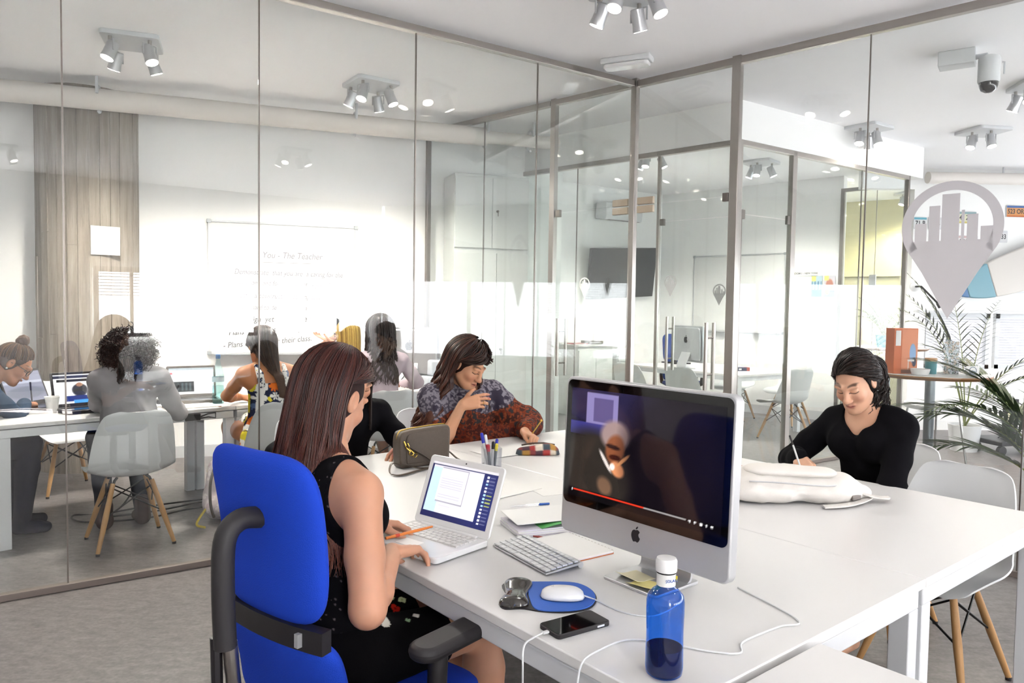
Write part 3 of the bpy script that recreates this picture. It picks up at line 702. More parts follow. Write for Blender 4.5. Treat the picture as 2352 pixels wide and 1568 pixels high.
mid = Vector((.3295, 1.9235)); t = thing('desktop_computer', 'big aluminium all-in-one computer playing a dark video, facing the near side', 'computer', (mid.x, mid.y, TZ), R(-50.53))
make_allinone(t)

# sticky notes on the computer's foot
mat('sticky', '#f4e79a', .7); mat('sticky_pale', '#efe7c4', .7)
for k, (dx, dy, a, m_, lb) in enumerate(((.028, .012, 12, 'sticky', 'yellow sticky note curling on the foot of the computer, in front'), (-.028, .035, -8, 'sticky_pale', 'pale sticky note lying on the foot of the computer, at the back'))):
    p = mid + Vector((math.cos(R(-50.5)) * dx - math.sin(R(-50.5)) * dy, math.sin(R(-50.5)) * dx + math.cos(R(-50.5)) * dy))
    mb = MB(); rows = [[(x, y, .0006 + .010 * max(0, -y / .038) ** 2) for x in np.linspace(-.038, .038, 5)] for y in np.linspace(-.038, .038, 8)]
    sheet(mb, rows, -.0006); o = mb.build('sticky_note', m_); o.location = (p.x, p.y, TZ + .0085 + .001 * k); o.rotation_euler = (0, 0, R(-50 + a)); tag(o, lb, 'sticky note', 'sticky notes')

# ---- white laptop
lc = T0 + Ud * 1.068 + Vd * .151
LT = thing('laptop', 'open white laptop with a document on its screen, in front of the auburn woman', 'laptop', (lc.x, lc.y, TZ), R(-39.6))
mb = MB(); mb.prism(rrect(.325, .227, .014), .018, Matrix.Translation((0, 0, .003))); mb.build('base', 'white_gloss', LT, bevel=.003)
mat('key_white', '#eceae8', .5)
kb = MB(); kd = []
for r_, (y, n, w_) in enumerate(((.080, 14, .0195), (.061, 14, .0195), (.042, 13, .021), (.023, 12, .0228), (.004, 10, .0274))):
    for k in range(n): kd.append((-.1365 + w_ * (k + .5), y, w_ - .003, .016))
for x, y, w_, h_ in kd:
    mb = MB(); mb.box((x, y, .0225), (w_, h_, .004)); mb.build('key', 'key_white', LT)
mb = MB(); mb.box((0, -.062, .0213), (.075, .05, .0008)); mb.build('trackpad', 'white_laminate', LT)
mb = MB(); mb.cyl((-.12, .104, .02), (.12, .104, .02), .008, n=12); mb.build('hinge', 'white_gloss', LT)
lid = bpy.data.objects.new('lid', None); COL.objects.link(lid); lid.parent = LT
lm = Matrix.Translation((0, .106, .02)) @ Matrix.Rotation(R(-21), 4, 'X') @ frame((0, 0, .112), (1, 0, 0), (0, 0, 1), (0, -1, 0))
mb = MB(); mb.prism(rrect(.325, .224, .014), .009, lm @ Matrix.Translation((0, 0, -.009))); mb.build('lid_shell', 'white_gloss', lid, bevel=.003)
def laptop_screen(u, v):
    img = fill(u, (.10, .11, .30)); put(img, blob(u, v, .85, .5, .4, .5, 0, .8) * .4, '#3a4a8a')
    put(img, rect(u, v, 0, 1, .955, 1), '#c9c6cc')
    put(img, rect(u, v, .03, .80, .10, .94), '#dcdbea'); put(img, rect(u, v, .03, .20, .10, .90), '#b4cdea'); put(img, rect(u, v, .03, .80, .90, .94), '#cbc9d6')
    put(img, rect(u, v, .175, .585, .30, .92), '#9a98a6'); put(img, rect(u, v, .165, .57, .325, .90), '#e3e1ec'); put(img, rect(u, v, .165, .57, .86, .90), '#d0ced8')
    ln = (np.sin(v * 150) > .2) & (u > .19) & (u < .53) & (v > .36) & (v < .84) & ((v * 13).astype(int) % 4 != 2); put(img, ln * .45, '#8d8ba0')
    ln2 = (np.sin(v * 190) > .3) & (u > .24) & (u < .42) & (v > .17) & (v < .27); put(img, ln2 * .4, '#a09ab0')
    for k in range(14):
        y = .90 - k * .062; put(img, rect(u, v, .855, .885, y - .02, y + .012), '#9fc8f0' if k in (2, 5, 6, 7, 8) else '#e6e6ee')
        put(img, rect(u, v, .90, .975, y - .012, y + .008) * .8, '#b8c35a' if k in (5, 6, 7, 8) else '#6d7090')
    return img
paint_grid('lcd', .286, .179, 160, 110, laptop_screen, 'screen_lit', lm @ Matrix.Translation((0, .002, .0006)), lid)
mb = MB(); mb.cyl((0, 0, 0), (0, 0, .0008), .0028, n=10); o = mb.build('webcam', 'black_plastic', lid); o.matrix_local = lm @ Matrix.Translation((0, .101, 0))

# ---- keyboard
kc = T0 + Ud * .775 + Vd * .345
KB = thing('keyboard', 'thin white keyboard with an aluminium rim beside the laptop', 'keyboard', (kc.x, kc.y, TZ), R(-58))
mb = MB(); mb.prism([(-.0625, .003), (.055, .012), (.0625, .012), (.0625, .018), (.055, .0185), (-.0625, .007)], .284, frame((.142, 0, 0), (0, 1, 0), (0, 0, 1), (-1, 0, 0))); mb.build('tray', 'aluminium', KB, bevel=.001)
mb = MB(); mb.cyl((-.141, .056, .011), (.141, .056, .011), .009, n=16); mb.build('battery_tube', 'aluminium', KB)
for r_, (y, n) in enumerate(((.043, 14), (.024, 14), (.005, 13), (-.014, 12), (-.033, 12), (-.052, 10))):
    w_ = .276 / n
    for k in range(n):
        mb = MB(); z = .0075 + (y + .0625) * .094 + .0035
        if r_ == 5 and k in (4, 5, 6):
            if k == 5: mb.box((-.138 + w_ * 5.5, y, z), (w_ * 3 - .003, .016, .004)); mb.build('key', 'white_plastic', KB)
            continue
        mb.box((-.138 + w_ * (k + .5), y, z), (w_ - .003, .016 if r_ else .011, .004)); mb.build('key', 'white_plastic', KB)

# ---- mouse pad with gel wrist rest, mouse, phone
MP = thing('mouse_pad', 'bright blue oval mouse pad with a dark gel wrist rest', 'mouse pad', (.105, 1.845, TZ), R(-3))
mat('pad_blue', '#3d72d6', .7); mat('gel_dark', '#3a3531', .12, coat=.6)
pts = catmull([(-.06, .085), (-.02, .093), (.05, .096), (.095, .07), (.115, .02), (.113, -.03), (.09, -.075), (.04, -.098), (-.02, -.098), (-.065, -.085), (-.11, -.09), (-.125, -.05), (-.112, 0), (-.125, .06), (-.10, .088), (-.06, .085)], 60)[:-1]
mb = MB(); mb.prism([tuple(p) for p in pts], .003); mb.build('base', 'black_plastic', MP)
pts2 = catmull([(-.05, .086), (.05, .093), (.092, .068), (.112, .02), (.11, -.03), (.087, -.072), (.04, -.094), (-.03, -.093), (-.05, -.03), (-.055, .03), (-.05, .086)], 50)[:-1]
mb = MB(); mb.prism([tuple(p) for p in pts2], .0025, Matrix.Translation((0, 0, .003))); mb.build('cloth', 'pad_blue', MP)
rows = []
for a in np.linspace(-1, 1, 21):
    y = a * .088; hw = (.028 + .020 * abs(a) ** 1.5) * math.sqrt(max(1e-4, 1 - abs(a) ** 6)); hh = (.013 + .012 * abs(a) ** 1.3) * math.sqrt(max(1e-4, 1 - abs(a) ** 5)) + .001
    rows.append([(-.085 + hw * math.cos(p) + .004 * a, y, .003 + hh * max(0, math.sin(p)) ** .75) for p in np.linspace(0, PI, 15)])
mb = MB(); sheet(mb, rows, .002); mb.build('wrist_rest', 'gel_dark', MP, angle=180)
MO = thing('mouse', 'white rounded computer mouse on the blue pad', 'mouse', (.135, 1.828, TZ + .006), R(-4))
rows = []
for a in np.linspace(-1, 1, 19):
    k = math.sqrt(max(0, 1 - abs(a) ** 2.8)); rows.append([(a * .056, .031 * k * math.cos(p), .002 + .026 * k * max(0, math.sin(p)) ** .8) for p in np.linspace(0, PI, 17)])
mb = MB(); sheet(mb, rows, .001); mb.build('body', 'white_gloss', MO, angle=180)
mb = MB(); mb.ball((-.025, 0, .0265), (.004, .004, .003), 10); mb.build('scroll_ball', 'aluminium', MO)
def zc(pts, z=TZ + .002): return [tuple(p) + (z,) if len(p) == 2 else tuple(p) for p in pts]
mb = MB(); mb.tube([tuple(x) for x in catmull([(.188, 1.826, TZ + .012), (.22, 1.815, TZ + .004), (.27, 1.755, TZ + .002), (.33, 1.73, TZ + .002), (.38, 1.76, TZ + .002), (.43, 1.82, TZ + .003)], 30)], .0018, 6); mb.build('cord', 'white_plastic', MO).matrix_parent_inverse = (Matrix.Translation((.135, 1.828, TZ + .006)) @ Matrix.Rotation(R(-4), 4, 'Z')).inverted()
PH = thing('phone', 'black smartphone lying near the desk edge with a white charging lead', 'phone', (.153, 1.671, TZ), R(33))
mb = MB(); mb.prism(rrect(.15, .076, .01), .011); mb.build('case', 'black_soft', PH, bevel=.002)
mb = MB(); mb.prism(rrect(.145, .071, .008), .0008, Matrix.Translation((0, 0, .0108))); mb.build('display', 'black_gloss', PH)
mb = MB(); mb.box((.045, -.0383, .006), (.02, .001, .004)); mb.build('side_button', 'white_metal', PH)
mb = MB(); mb.box((-.082, .0, .006), (.018, .009, .005)); mb.build('plug', 'white_plastic', PH, bevel=.001)
wp = (Matrix.Translation((.153, 1.671, TZ)) @ Matrix.Rotation(R(33), 4, 'Z'))
mb = MB(); st = wp @ Vector((-.09, 0, .006))
mb.tube([tuple(x) for x in catmull([tuple(st), (.055, 1.60, TZ + .004), (.036, 1.563, TZ + .004), (.033, 1.541, TZ - .03), (.04, 1.513, TZ - .11), (.085, 1.47, TZ - .16), (.12, 1.46, TZ - .12), (.138, 1.465, TZ - .05), (.152, 1.487, TZ + .004), (.19, 1.545, TZ + .003), (.26, 1.60, TZ + .003), (.34, 1.59, TZ + .003), (.42, 1.555, TZ + .003), (.49, 1.545, TZ + .003), (.515, 1.60, TZ + .003), (.62, 1.68, TZ + .003), (.68, 1.72, TZ + .003), (.60, 1.92, TZ + .003)], 110)], .0022, 6)
mb.build('charging_lead', 'white_plastic', PH).matrix_parent_inverse = wp.inverted()

# ---- blue water bottle
glass_mat('blue_plastic', (.16, .45, .97), .9, .03); 
BO = thing('water_bottle', 'blue plastic water bottle with a white cap at the front edge', 'bottle', (.312, 1.455, TZ), R(20))
prof = [(.0, .002), (.030, .001), (.036, .006), (.0375, .02), (.037, .055), (.0365, .09), (.0375, .125), (.0375, .150), (.035, .162), (.026, .172), (.0185, .178), (.0172, .188), (.0172, .205)]
mb = MB(); mb.lathe(prof, 40, cap=False); mb.build('body', 'blue_plastic', BO, angle=180)
mat('water_blue', '#06123a', .08, spec=.6)
mb = MB(); mb.lathe([(0, .004), (.029, .004), (.0348, .009), (.036, .022), (.0355, .055), (.0355, .058), (0, .058)], 40, cap=False); mb.build('water', 'water_blue', BO)
mb = MB(); mb.lathe([(.0186, .182), (.0186, .206), (.0178, .2065), (.0178, .182)], 32, cap=False); mb.build('neck_label', 'paper', BO)
mb = MB(); mb.lathe([(.0195, .2065), (.0195, .209), (.018, .209), (.018, .2065)], 32, cap=False); mb.build('seal_ring', 'dark_screen', BO)
mb = MB(); mb.lathe([(.0205, .2095), (.0212, .212), (.0212, .231), (.019, .2355), (.010, .2365), (0, .2365)], 36, cap=False); mb.build('cap', 'white_gloss', BO)
mat('ink_blue', '#2b5fb8', .5); mat('ink_yellow', '#d9c93a', .5)
text_mesh('SOLAN', .0085, 'label_text', 'ink_blue', frame((-.013, -.0192, .192), (1, 0, 0), (0, 0, 1), (0, -1, 0)), BO)
mb = MB(); mb.box((.0155, -.0115, .196), (.003, .006, .010), R(50)); mb.build('label_mark', 'ink_yellow', BO)

# ---- papers on the desk
mat('orange_cover', '#c9713a', .5); mat('red_cover', '#b04030', .5); mat('green_sheet', '#4fae57', .6); mat('page_edge', '#e9e4ee', .7)
NB = thing('notebook', 'open notebook with white pages and an orange cover next to the keyboard', 'notebook', (.19, 2.235, TZ), R(-55.5))
mb = MB(); mb.prism(rrect(.225, .15, .01), .002); mb.build('cover', 'orange_cover', NB)
for k in range(2): mb = MB(); mb.prism(rrect(.218, .144 - .004 * k, .006), .003, Matrix.Translation((0, .001 + .002 * k, .002 + .003 * k))); mb.build('page_block', 'paper' if k else 'page_edge', NB)
for k in range(14):
    mb = MB(); mb.tube([(-.1 + k * .0154, .068, .003), (-.1 + k * .0154, .073, .0095), (-.1 + k * .0154, .078, .006), (-.1 + k * .0154, .076, .001)], .0007, 5); mb.build('spiral_ring', 'steel', NB)
mb = MB(); mb.prism([(0, 0), (.095, .012), (.10, .026), (.012, .014)], .003, frame((.075, 2.335, TZ + .001), (math.cos(R(-48)), math.sin(R(-48)), 0), (-math.sin(R(-48)), math.cos(R(-48)), 0), (0, 0, 1)))
tag(mb.build('red_booklet', 'red_cover'), 'thin red folded leaflet beside the open notebook', 'leaflet')
FO = thing('paper_stack', 'thick stack of white paper with a green sheet, behind the keyboard', 'paper stack', (.11, 2.44, TZ), R(22))
for k in range(5):
    mb = MB(); mb.prism(rrect(.235, .165, .004), .004, Matrix.Translation((random.uniform(-.004, .004), random.uniform(-.003, .003), .0041 * k)) @ Matrix.Rotation(R(random.uniform(-2, 2)), 4, 'Z')); mb.build('sheet_bundle', 'paper' if k % 2 else 'page_edge', FO)
rows = [[(x, y - .01, .022 + .012 * math.sin(max(0, (x + .04)) * 18) * max(0, -(y - .03) / .11)) for x in np.linspace(-.04, .125, 10)] for y in np.linspace(-.075, .03, 7)]
mb = MB(); sheet(mb, rows, -.0006); mb.build('green_sheet', 'green_sheet', FO)
mb = MB(); mb.prism(rrect(.225, .15, .004), .002, Matrix.Translation((0, .02, .036)) @ Matrix.Rotation(R(3), 4, 'X')); mb.build('top_sheet', 'paper', FO)
PN = thing('ballpoint_pen', 'clear ballpoint pen with a blue cap lying beyond the paper stack', 'pen', (.075, 2.70, TZ), R(18))
mb = MB(); mb.cyl((-.075, 0, .004), (.045, 0, .004), .0035, n=8); mb.build('barrel', 'clear_plastic', PN)
mb = MB(); mb.cyl((.035, 0, .0042), (.075, 0, .0042), .0042, n=8); mb.build('cap', 'ink_blue', PN)
for k, (x, y, a, lb) in enumerate(((.22, 3.0, 25, 'loose white sheet lying between the pen cup and the big computer'), (-.05, 2.93, 45, 'loose white sheet lying behind the laptop screen'), (-.02, 3.72, 40, 'loose white sheet in front of the woman with the scarf'))):
    mb = MB(); mb.box((0, 0, 0), (.297, .21, .0012)); o = mb.build('paper_sheet', 'paper'); o.location = (x, y, TZ + .0008 + .0014 * k); o.rotation_euler = (0, 0, R(a)); tag(o, lb, 'paper', 'loose sheets')
for k, (x, y, a) in enumerate(((.235, 3.02, 3), (.24, 3.025, -2))):
    o = thing('book', ['grey-edged closed book beside the left edge of the big computer, lower', 'white book on top of the grey-edged one beside the computer'][k], 'book', (x + .12, y - .02, TZ + .0225 * k), R(52 + a), 'books by the computer')
    mb = MB(); mb.prism(rrect(.21, .15, .003), .018, Matrix.Translation((0, 0, .002))); mb.build('pages', 'page_edge', o)
    for z in (0, .02): mb = MB(); mb.prism(rrect(.215, .155, .004), .002, Matrix.Translation((0, 0, z))); mb.build('cover', 'paper' if k else 'aluminium_grey', o)
MU = thing('mug', 'white mug half hidden behind the left edge of the big computer', 'mug', (.37, 3.45, TZ), R(60))
mb = MB(); mb.lathe([(0, .001), (.038, .001), (.042, .006), (.044, .12), (.041, .12), (.039, .01), (0, .01)], 28, cap=False); mb.build('body', 'white_gloss', MU)
mb = MB(); mb.tube([(.043 + .028 * math.sin(a), 0, .06 - .035 * math.cos(a)) for a in np.linspace(0, PI, 12)], .006, 8); mb.build('handle', 'white_gloss', MU)

# ---- brown handbag
BG = thing('handbag', 'small dark brown leather shoulder bag with gold clasps on the desk', 'handbag', (-.402, 3.385, TZ), R(36.5))
poly = catmull([(-.128, .0), (-.135, .10), (-.128, .150), (-.10, .166), (0, .174), (.10, .178), (.122, .17), (.128, .145), (.126, .07), (.124, .0)], 40)
mb = MB(); mb.prism([tuple(p) for p in poly][::-1], .075, frame((0, .0375, 0), (1, 0, 0), (0, 0, 1), (0, -1, 0))); mb.build('body', 'leather_brown', BG, bevel=.014, seg=4)
mb = MB(); mb.prism([(x * .84 + .008, .02 + y * .82) for x, y in poly][::-1], .006, frame((0, -.0365, 0), (1, 0, 0), (0, 0, 1), (0, -1, 0))); mb.build('front_panel', 'leather_brown', BG, bevel=.004)
mb = MB(); mb.tube([(p[0] * .98, 0, p[1] + .002) for p in poly[6:-6]], .0035, 6); mb.build('zip', 'gold', BG)
for x, z in ((-.118, .125), (-.10, .115)):
    mb = MB(); mb.tube([(x, -.043, z), (x + .012, -.047, z - .03), (x + .03, -.047, z - .048)], .0035, 6); mb.tube([(x + .036 + .010 * math.cos(a), -.047, z - .056 + .010 * math.sin(a)) for a in np.linspace(0, 2 * PI, 14)], .0022, 6); mb.build('clasp', 'gold', BG)
strap = catmull([(-.105, -.05, .105), (-.03, -.055, .06), (.02, -.065, .02), (.02, -.09, .006), (-.08, -.12, .005), (-.20, -.16, .005), (-.215, -.10, .006), (-.17, -.03, .03), (-.12, -.04, .02), (-.05, -.075, .005), (.03, -.085, .004)], 60)
rows = [[(x, y - .008, z) , (x, y, z + .002), (x, y + .008, z)] for x, y, z in strap]; mb = MB(); sheet(mb, rows, .003); mb.build('strap', 'leather_brown', BG)
strap = catmull([(.122, 0, .06), (.14, -.02, .045), (.16, -.05, .02), (.185, -.10, .006), (.20, -.14, .005)], 20)
rows = [[(x - .006, y - .005, z), (x, y, z + .002), (x + .006, y + .005, z)] for x, y, z in strap]; mb = MB(); sheet(mb, rows, .003); mb.build('strap', 'leather_brown', BG)

# ---- clear pen cup with markers
PC = thing('pen_cup', 'clear plastic cup on the desk holding markers', 'pen cup', (-.085, 3.335, TZ), R(15))
mb = MB(); mb.prism(rrect(.078, .078, .012), .004); mb.build('base', 'clear_plastic', PC)
o_ = rrect(.08, .08, .012, 4); i_ = rrect(.075, .075, .010, 4); mb = MB()
for k in range(len(o_)):
    k2 = (k + 1) % len(o_); mb.add([(o_[k][0], o_[k][1], 0), (o_[k2][0], o_[k2][1], 0), (o_[k2][0] * 1.05, o_[k2][1] * 1.05, .095), (o_[k][0] * 1.05, o_[k][1] * 1.05, .095)], [(0, 1, 2, 3)]); mb.add([(i_[k][0], i_[k][1], .004), (i_[k2][0], i_[k2][1], .004), (i_[k2][0] * 1.05, i_[k2][1] * 1.05, .095), (i_[k][0] * 1.05, i_[k][1] * 1.05, .095)], [(3, 2, 1, 0)])
mb.build('wall_panel', 'clear_plastic', PC, angle=60)
mat('marker_blue', '#2a35c0', .35); mat('marker_red', '#c03548', .35); mat('marker_green', '#4fb68a', .4); mat('marker_yellow', '#efdf4a', .4); mat('marker_grey', '#6f767e', .4)
for k, (x, y, tx, ty, L_, m1, m2, lb) in enumerate(((-.02, .01, -.22, .05, .155, 'white_plastic', 'marker_blue', 'white marker with a blue cap leaning left in the pen cup'), (-.005, .02, -.16, .0, .145, 'marker_red', 'white_plastic', 'red and white marker leaning left in the pen cup'), (.005, -.015, .02, .1, .115, 'white_plastic', 'black_plastic', 'marker with a black cap in the middle of the pen cup'),
        (.02, .012, .12, .05, .125, 'marker_green', 'marker_blue', 'green marker with a blue cap on the right of the pen cup'), (.02, -.012, .10, -.05, .108, 'marker_grey', 'marker_yellow', 'grey highlighter with a yellow cap in the pen cup'), (-.015, -.02, -.08, -.06, .105, 'marker_grey', 'marker_red', 'short grey marker at the front of the pen cup'))):
    base = Matrix.Translation((-.085, 3.335, TZ)) @ Matrix.Rotation(R(15), 4, 'Z') @ Vector((x * .6, y * .6, .006)); d = Vector((tx, ty, 1)).normalized()
    mk = thing('marker', lb, 'marker', tuple(base), 0, 'markers in the pen cup')
    mb = MB(); mb.cyl((0, 0, 0), d * (L_ * .72), .0065, n=10); mb.build('barrel', m1, mk)
    mb = MB(); mb.tube([d * (L_ * .7), d * (L_ * .97), d * L_], [.0075, .0072, .004], 10); mb.build('cap', m2, mk)

# ---- patchwork pencil case
def case_col(P):
    k = (np.floor(P[:, 0] / .034 + .3).astype(int) + 2 * np.floor((P[:, 2] + .002) / .028).astype(int)) % 6
    pal = np.array([lin(c) for c in ('#4a2c3c', '#b3332f', '#e8dccb', '#3c4a55', '#b98a3c', '#8a3438')]); return pal[k]
rows = []
for a in np.linspace(-1, 1, 25):
    k = math.sqrt(max(.0, 1 - abs(a) ** 4)); rows.append([(a * .11, .032 * k * math.cos(p), .002 + (.045 + .008 * math.sin(a * 3)) * k * max(0, math.sin(p)) ** .7) for p in np.linspace(0, PI, 21)])
mb = MB(); sheet(mb, rows, .002); vv_ = np.array(mb.v)
PCS = thing('pencil_case', 'patchwork pencil case in red, cream and grey, half open', 'pencil case', (.135, 3.66, TZ), R(4))
mesh_obj('pouch', mb.v, mb.f, 'print', PCS, angle=180, col=case_col(vv_))
mb = MB(); mb.tube([(-.08, .006, .046), (-.03, .01, .054), (.03, .012, .056), (.085, .008, .048)], .004, 6); mb.build('zip', 'leather_brown', PCS)
# ================================================================== implicit-surface figures
def smin(a, b, k):
    h = np.clip(.5 + .5 * (b - a) / k, 0, 1); return b + (a - b) * h - k * h * (1 - h)
class SDF:
    """list of rounded primitives blended smoothly, meshed by surface nets"""
    def __init__(s): s.p = []
    def cap(s, a, b, ra, rb=None, k=.02, ax=None, fl=1., sub=False):
        s.p.append(('cap', np.array(a, float), np.array(b, float), ra, ra if rb is None else rb, k, None if ax is None else np.array(ax, float), fl, sub)); return s
    def ell(s, c, r, fr=None, k=.02, sub=False):
        s.p.append(('ell', np.array(c, float), np.array(r, float), np.eye(3) if fr is None else np.array(fr, float), k, sub)); return s
    def clip(s, p, n): s.p.append(('clip', np.array(p, float), np.array(n, float) / np.linalg.norm(n))); return s
    def grow(s, d):
        t = SDF()
        for q in s.p:
            if q[0] == 'cap': t.p.append(('cap', q[1], q[2], q[3] + d, q[4] + d) + q[5:])
            elif q[0] == 'ell': t.p.append(('ell', q[1], q[2] + d) + q[3:])
            else: t.p.append(q)
        return t
    def mesh(s, h, disp=None):
        lo = np.full(3, 1e9); hi = -lo
        for q in s.p:
            if q[0] == 'clip' or q[-1]: continue
            if q[0] == 'cap': r = max(q[3], q[4]) * max(1, q[7]); pts = [q[1] - r, q[1] + r, q[2] - r, q[2] + r]
            else: r = max(q[2]); pts = [q[1] - r, q[1] + r]
            for p in pts: lo = np.minimum(lo, p); hi = np.maximum(hi, p)
        lo -= 4 * h + .01; hi += 4 * h + .01; n = np.ceil((hi - lo) / h).astype(int) + 1
        ax = [(lo[i] + h * np.arange(n[i])).astype(np.float32) for i in range(3)]
        F = np.full(n, .08, np.float32)
        for q in s.p:
            if q[0] == 'clip':
                d = ((ax[0] - q[1][0]) * q[2][0])[:, None, None] + ((ax[1] - q[1][1]) * q[2][1])[None, :, None] + ((ax[2] - q[1][2]) * q[2][2])[None, None, :]
                F = np.maximum(F, d); continue
            sub = q[-1]; k = q[5] if q[0] == 'cap' else q[4]; pad = .03 + k * 1.2
            if q[0] == 'cap': r = max(q[3], q[4]) * max(1, q[7]) + pad; l2 = np.minimum(q[1], q[2]) - r; h2 = np.maximum(q[1], q[2]) + r
            else: r = max(q[2]) + pad; l2 = q[1] - r; h2 = q[1] + r
            i0 = np.clip(((l2 - lo) / h).astype(int), 0, n - 1); i1 = np.clip(((h2 - lo) / h).astype(int) + 2, 1, n)
            if (i1 <= i0).any(): continue
            X = ax[0][i0[0]:i1[0]][:, None, None]; Y = ax[1][i0[1]:i1[1]][None, :, None]; Zz = ax[2][i0[2]:i1[2]][None, None, :]
            if q[0] == 'cap':
                a, b, ra, rb = q[1:5]; ba = b - a; L2 = ba @ ba + 1e-12
                px, py, pz = X - a[0], Y - a[1], Zz - a[2]
                t = np.clip((px * ba[0] + py * ba[1] + pz * ba[2]) / L2, 0, 1)
                wx, wy, wz = px - t * ba[0], py - t * ba[1], pz - t * ba[2]
                d2 = wx * wx + wy * wy + wz * wz
                if q[6] is not None:
                    u = q[6] / np.linalg.norm(q[6]); wa = wx * u[0] + wy * u[1] + wz * u[2]; d2 = d2 + wa * wa * (1 / q[7] ** 2 - 1)
                d = np.sqrt(d2) - (ra + (rb - ra) * t)
            else:
                c, rr, fr = q[1:4]; px, py, pz = X - c[0], Y - c[1], Zz - c[2]
                qs = [(px * fr[0][i] + py * fr[1][i] + pz * fr[2][i]) for i in range(3)]
                k0 = np.sqrt(sum((qs[i] / rr[i]) ** 2 for i in range(3))); k1 = np.sqrt(sum((qs[i] / rr[i] ** 2) ** 2 for i in range(3))) + 1e-9
                d = k0 * (k0 - 1) / k1
            sl = tuple(slice(i0[i], i1[i]) for i in range(3)); G = F[sl]
            F[sl] = -smin(-G, d, k) if sub else smin(G, d, k)
        return nets(F, lo, h)
def nets(F, lo, h):
    S = F < 0
    n = np.array(F.shape)
    c = np.zeros(n - 1, np.uint8)
    for dx in (0, 1):
        for dy in (0, 1):
            for dz in (0, 1): c += S[dx:n[0] - 1 + dx, dy:n[1] - 1 + dy, dz:n[2] - 1 + dz]
    act = (c > 0) & (c < 8); I = np.argwhere(act); vid = np.full(n - 1, -1, np.int64); vid[act] = np.arange(len(I))
    acc = np.zeros((len(I), 3)); cnt = np.zeros(len(I))
    g = lambda o: F[I[:, 0] + o[0], I[:, 1] + o[1], I[:, 2] + o[2]]
    corners = [(x, y, z) for x in (0, 1) for y in (0, 1) for z in (0, 1)]
    for a in corners:
        for d in range(3):
            if a[d]: continue
            b = list(a); b[d] = 1; fa, fb = g(a), g(b); m = (fa < 0) != (fb < 0)
            t = np.where(m, fa / np.where(m, fa - fb, 1), 0); p = np.array(a, float) + np.zeros((len(I), 3)); p[:, d] = t
            acc += p * m[:, None]; cnt += m
    V = lo + h * (I + acc / cnt[:, None]); Q = []
    for d in range(3):
        s0 = [slice(None)] * 3; s1 = [slice(None)] * 3; s0[d] = slice(0, -1); s1[d] = slice(1, None)
        A, B = S[tuple(s0)], S[tuple(s1)]; E = np.argwhere(A != B); e1, e2 = (d + 1) % 3, (d + 2) % 3
        E = E[(E[:, e1] > 0) & (E[:, e2] > 0) & (E[:, e1] < n[e1] - 1) & (E[:, e2] < n[e2] - 1)]
        def cell(o1, o2): q = E.copy(); q[:, e1] -= o1; q[:, e2] -= o2; return vid[q[:, 0], q[:, 1], q[:, 2]]
        q = np.stack([cell(1, 1), cell(0, 1), cell(0, 0), cell(1, 0)], 1); fl = ~A[E[:, 0], E[:, 1], E[:, 2]]
        q[fl] = q[fl][:, ::-1]; Q.append(q)
    return V, np.concatenate(Q)
def join(meshes):
    vs, fs, b = [], [], 0
    for v, f in meshes: vs.append(v); fs.append(f + b); b += len(v)
    return np.concatenate(vs), np.concatenate(fs)
N3 = lambda v: np.array(v, float) / (np.linalg.norm(v) + 1e-12)
A3 = lambda *v: np.array(v, float)
def ik(a, c, l1, l2, hint):
    d = c - a; L = min(np.linalg.norm(d), (l1 + l2) * .998); u = N3(d); x = (l1 * l1 - l2 * l2 + L * L) / (2 * L); h = math.sqrt(max(1e-6, l1 * l1 - x * x))
    n = hint - u * (hint @ u); return a + u * x + N3(n) * h
def rot(v, ax, a):
    ax = N3(ax); return v * math.cos(a) + np.cross(ax, v) * math.sin(a) + ax * (ax @ v) * (1 - math.cos(a))
def hand(S, w, d, n, right, curl=(25, 25, 25, 25), spread=4, thumb=(35, 25), sc=1., bend2=None):
    """palm and five jointed fingers into the SDF; w wrist, d finger direction, n the way the palm faces"""
    d = N3(d); n = N3(n - d * (n @ d)); t = np.cross(d, n) if right else np.cross(n, d)
    Lp = .088 * sc; kn = []
    for i, off in enumerate((.030, .010, -.010, -.028)):
        k = w + d * (Lp * (1.0, 1.03, .98, .90)[i]) + t * (off * sc); kn.append(k)
        S.cap(w + t * (off * .55 * sc) + d * .008, k, .0135 * sc, .0105 * sc, k=.014)
    S.ell(w + d * .045 * sc + n * .004, (.034 * sc, .042 * sc, .0135 * sc), np.stack([t, d, n], 1), k=.01)
    Ls = ((.040, .024, .020), (.044, .028, .021), (.041, .026, .020), (.032, .020, .018))
    for i in range(4):
        base = kn[i]; a = R(curl[i]); sp = R((1.5, .5, -.5, -1.6)[i] * spread); dd = N3(d * math.cos(sp) + t * math.sin(sp)); p = base
        b2 = (bend2[i] if bend2 else curl[i]); angs = (a, a + R(b2), a + R(b2) + R(b2 * .6)); rr = (.0093, .0085, .0077, .0066)
        for j in range(3):
            q = p + (dd * math.cos(angs[j]) + n * math.sin(angs[j])) * (Ls[i][j] * sc); S.cap(p, q, rr[j] * sc * (.92 if i == 3 else 1), rr[j + 1] * sc * (.92 if i == 3 else 1), k=.004); p = q
    p = w + d * .022 * sc + t * .022 * sc + n * .006; a1, a2 = R(thumb[0]), R(thumb[1])
    q = p + (d * math.cos(a1) + t * math.sin(a1) + n * .35) * .040 * sc; S.cap(p, q, .0145 * sc, .0115 * sc, k=.014)
    dd = N3(d * math.cos(a1 - a2) + t * math.sin(a1 - a2) + n * .45); r_ = q + dd * .030 * sc; S.cap(q, r_, .0108 * sc, .0095 * sc, k=.005)
    dd = N3(dd + d * .35 + n * .1); S.cap(r_, r_ + dd * .024 * sc, .0095 * sc, .0075 * sc, k=.004)
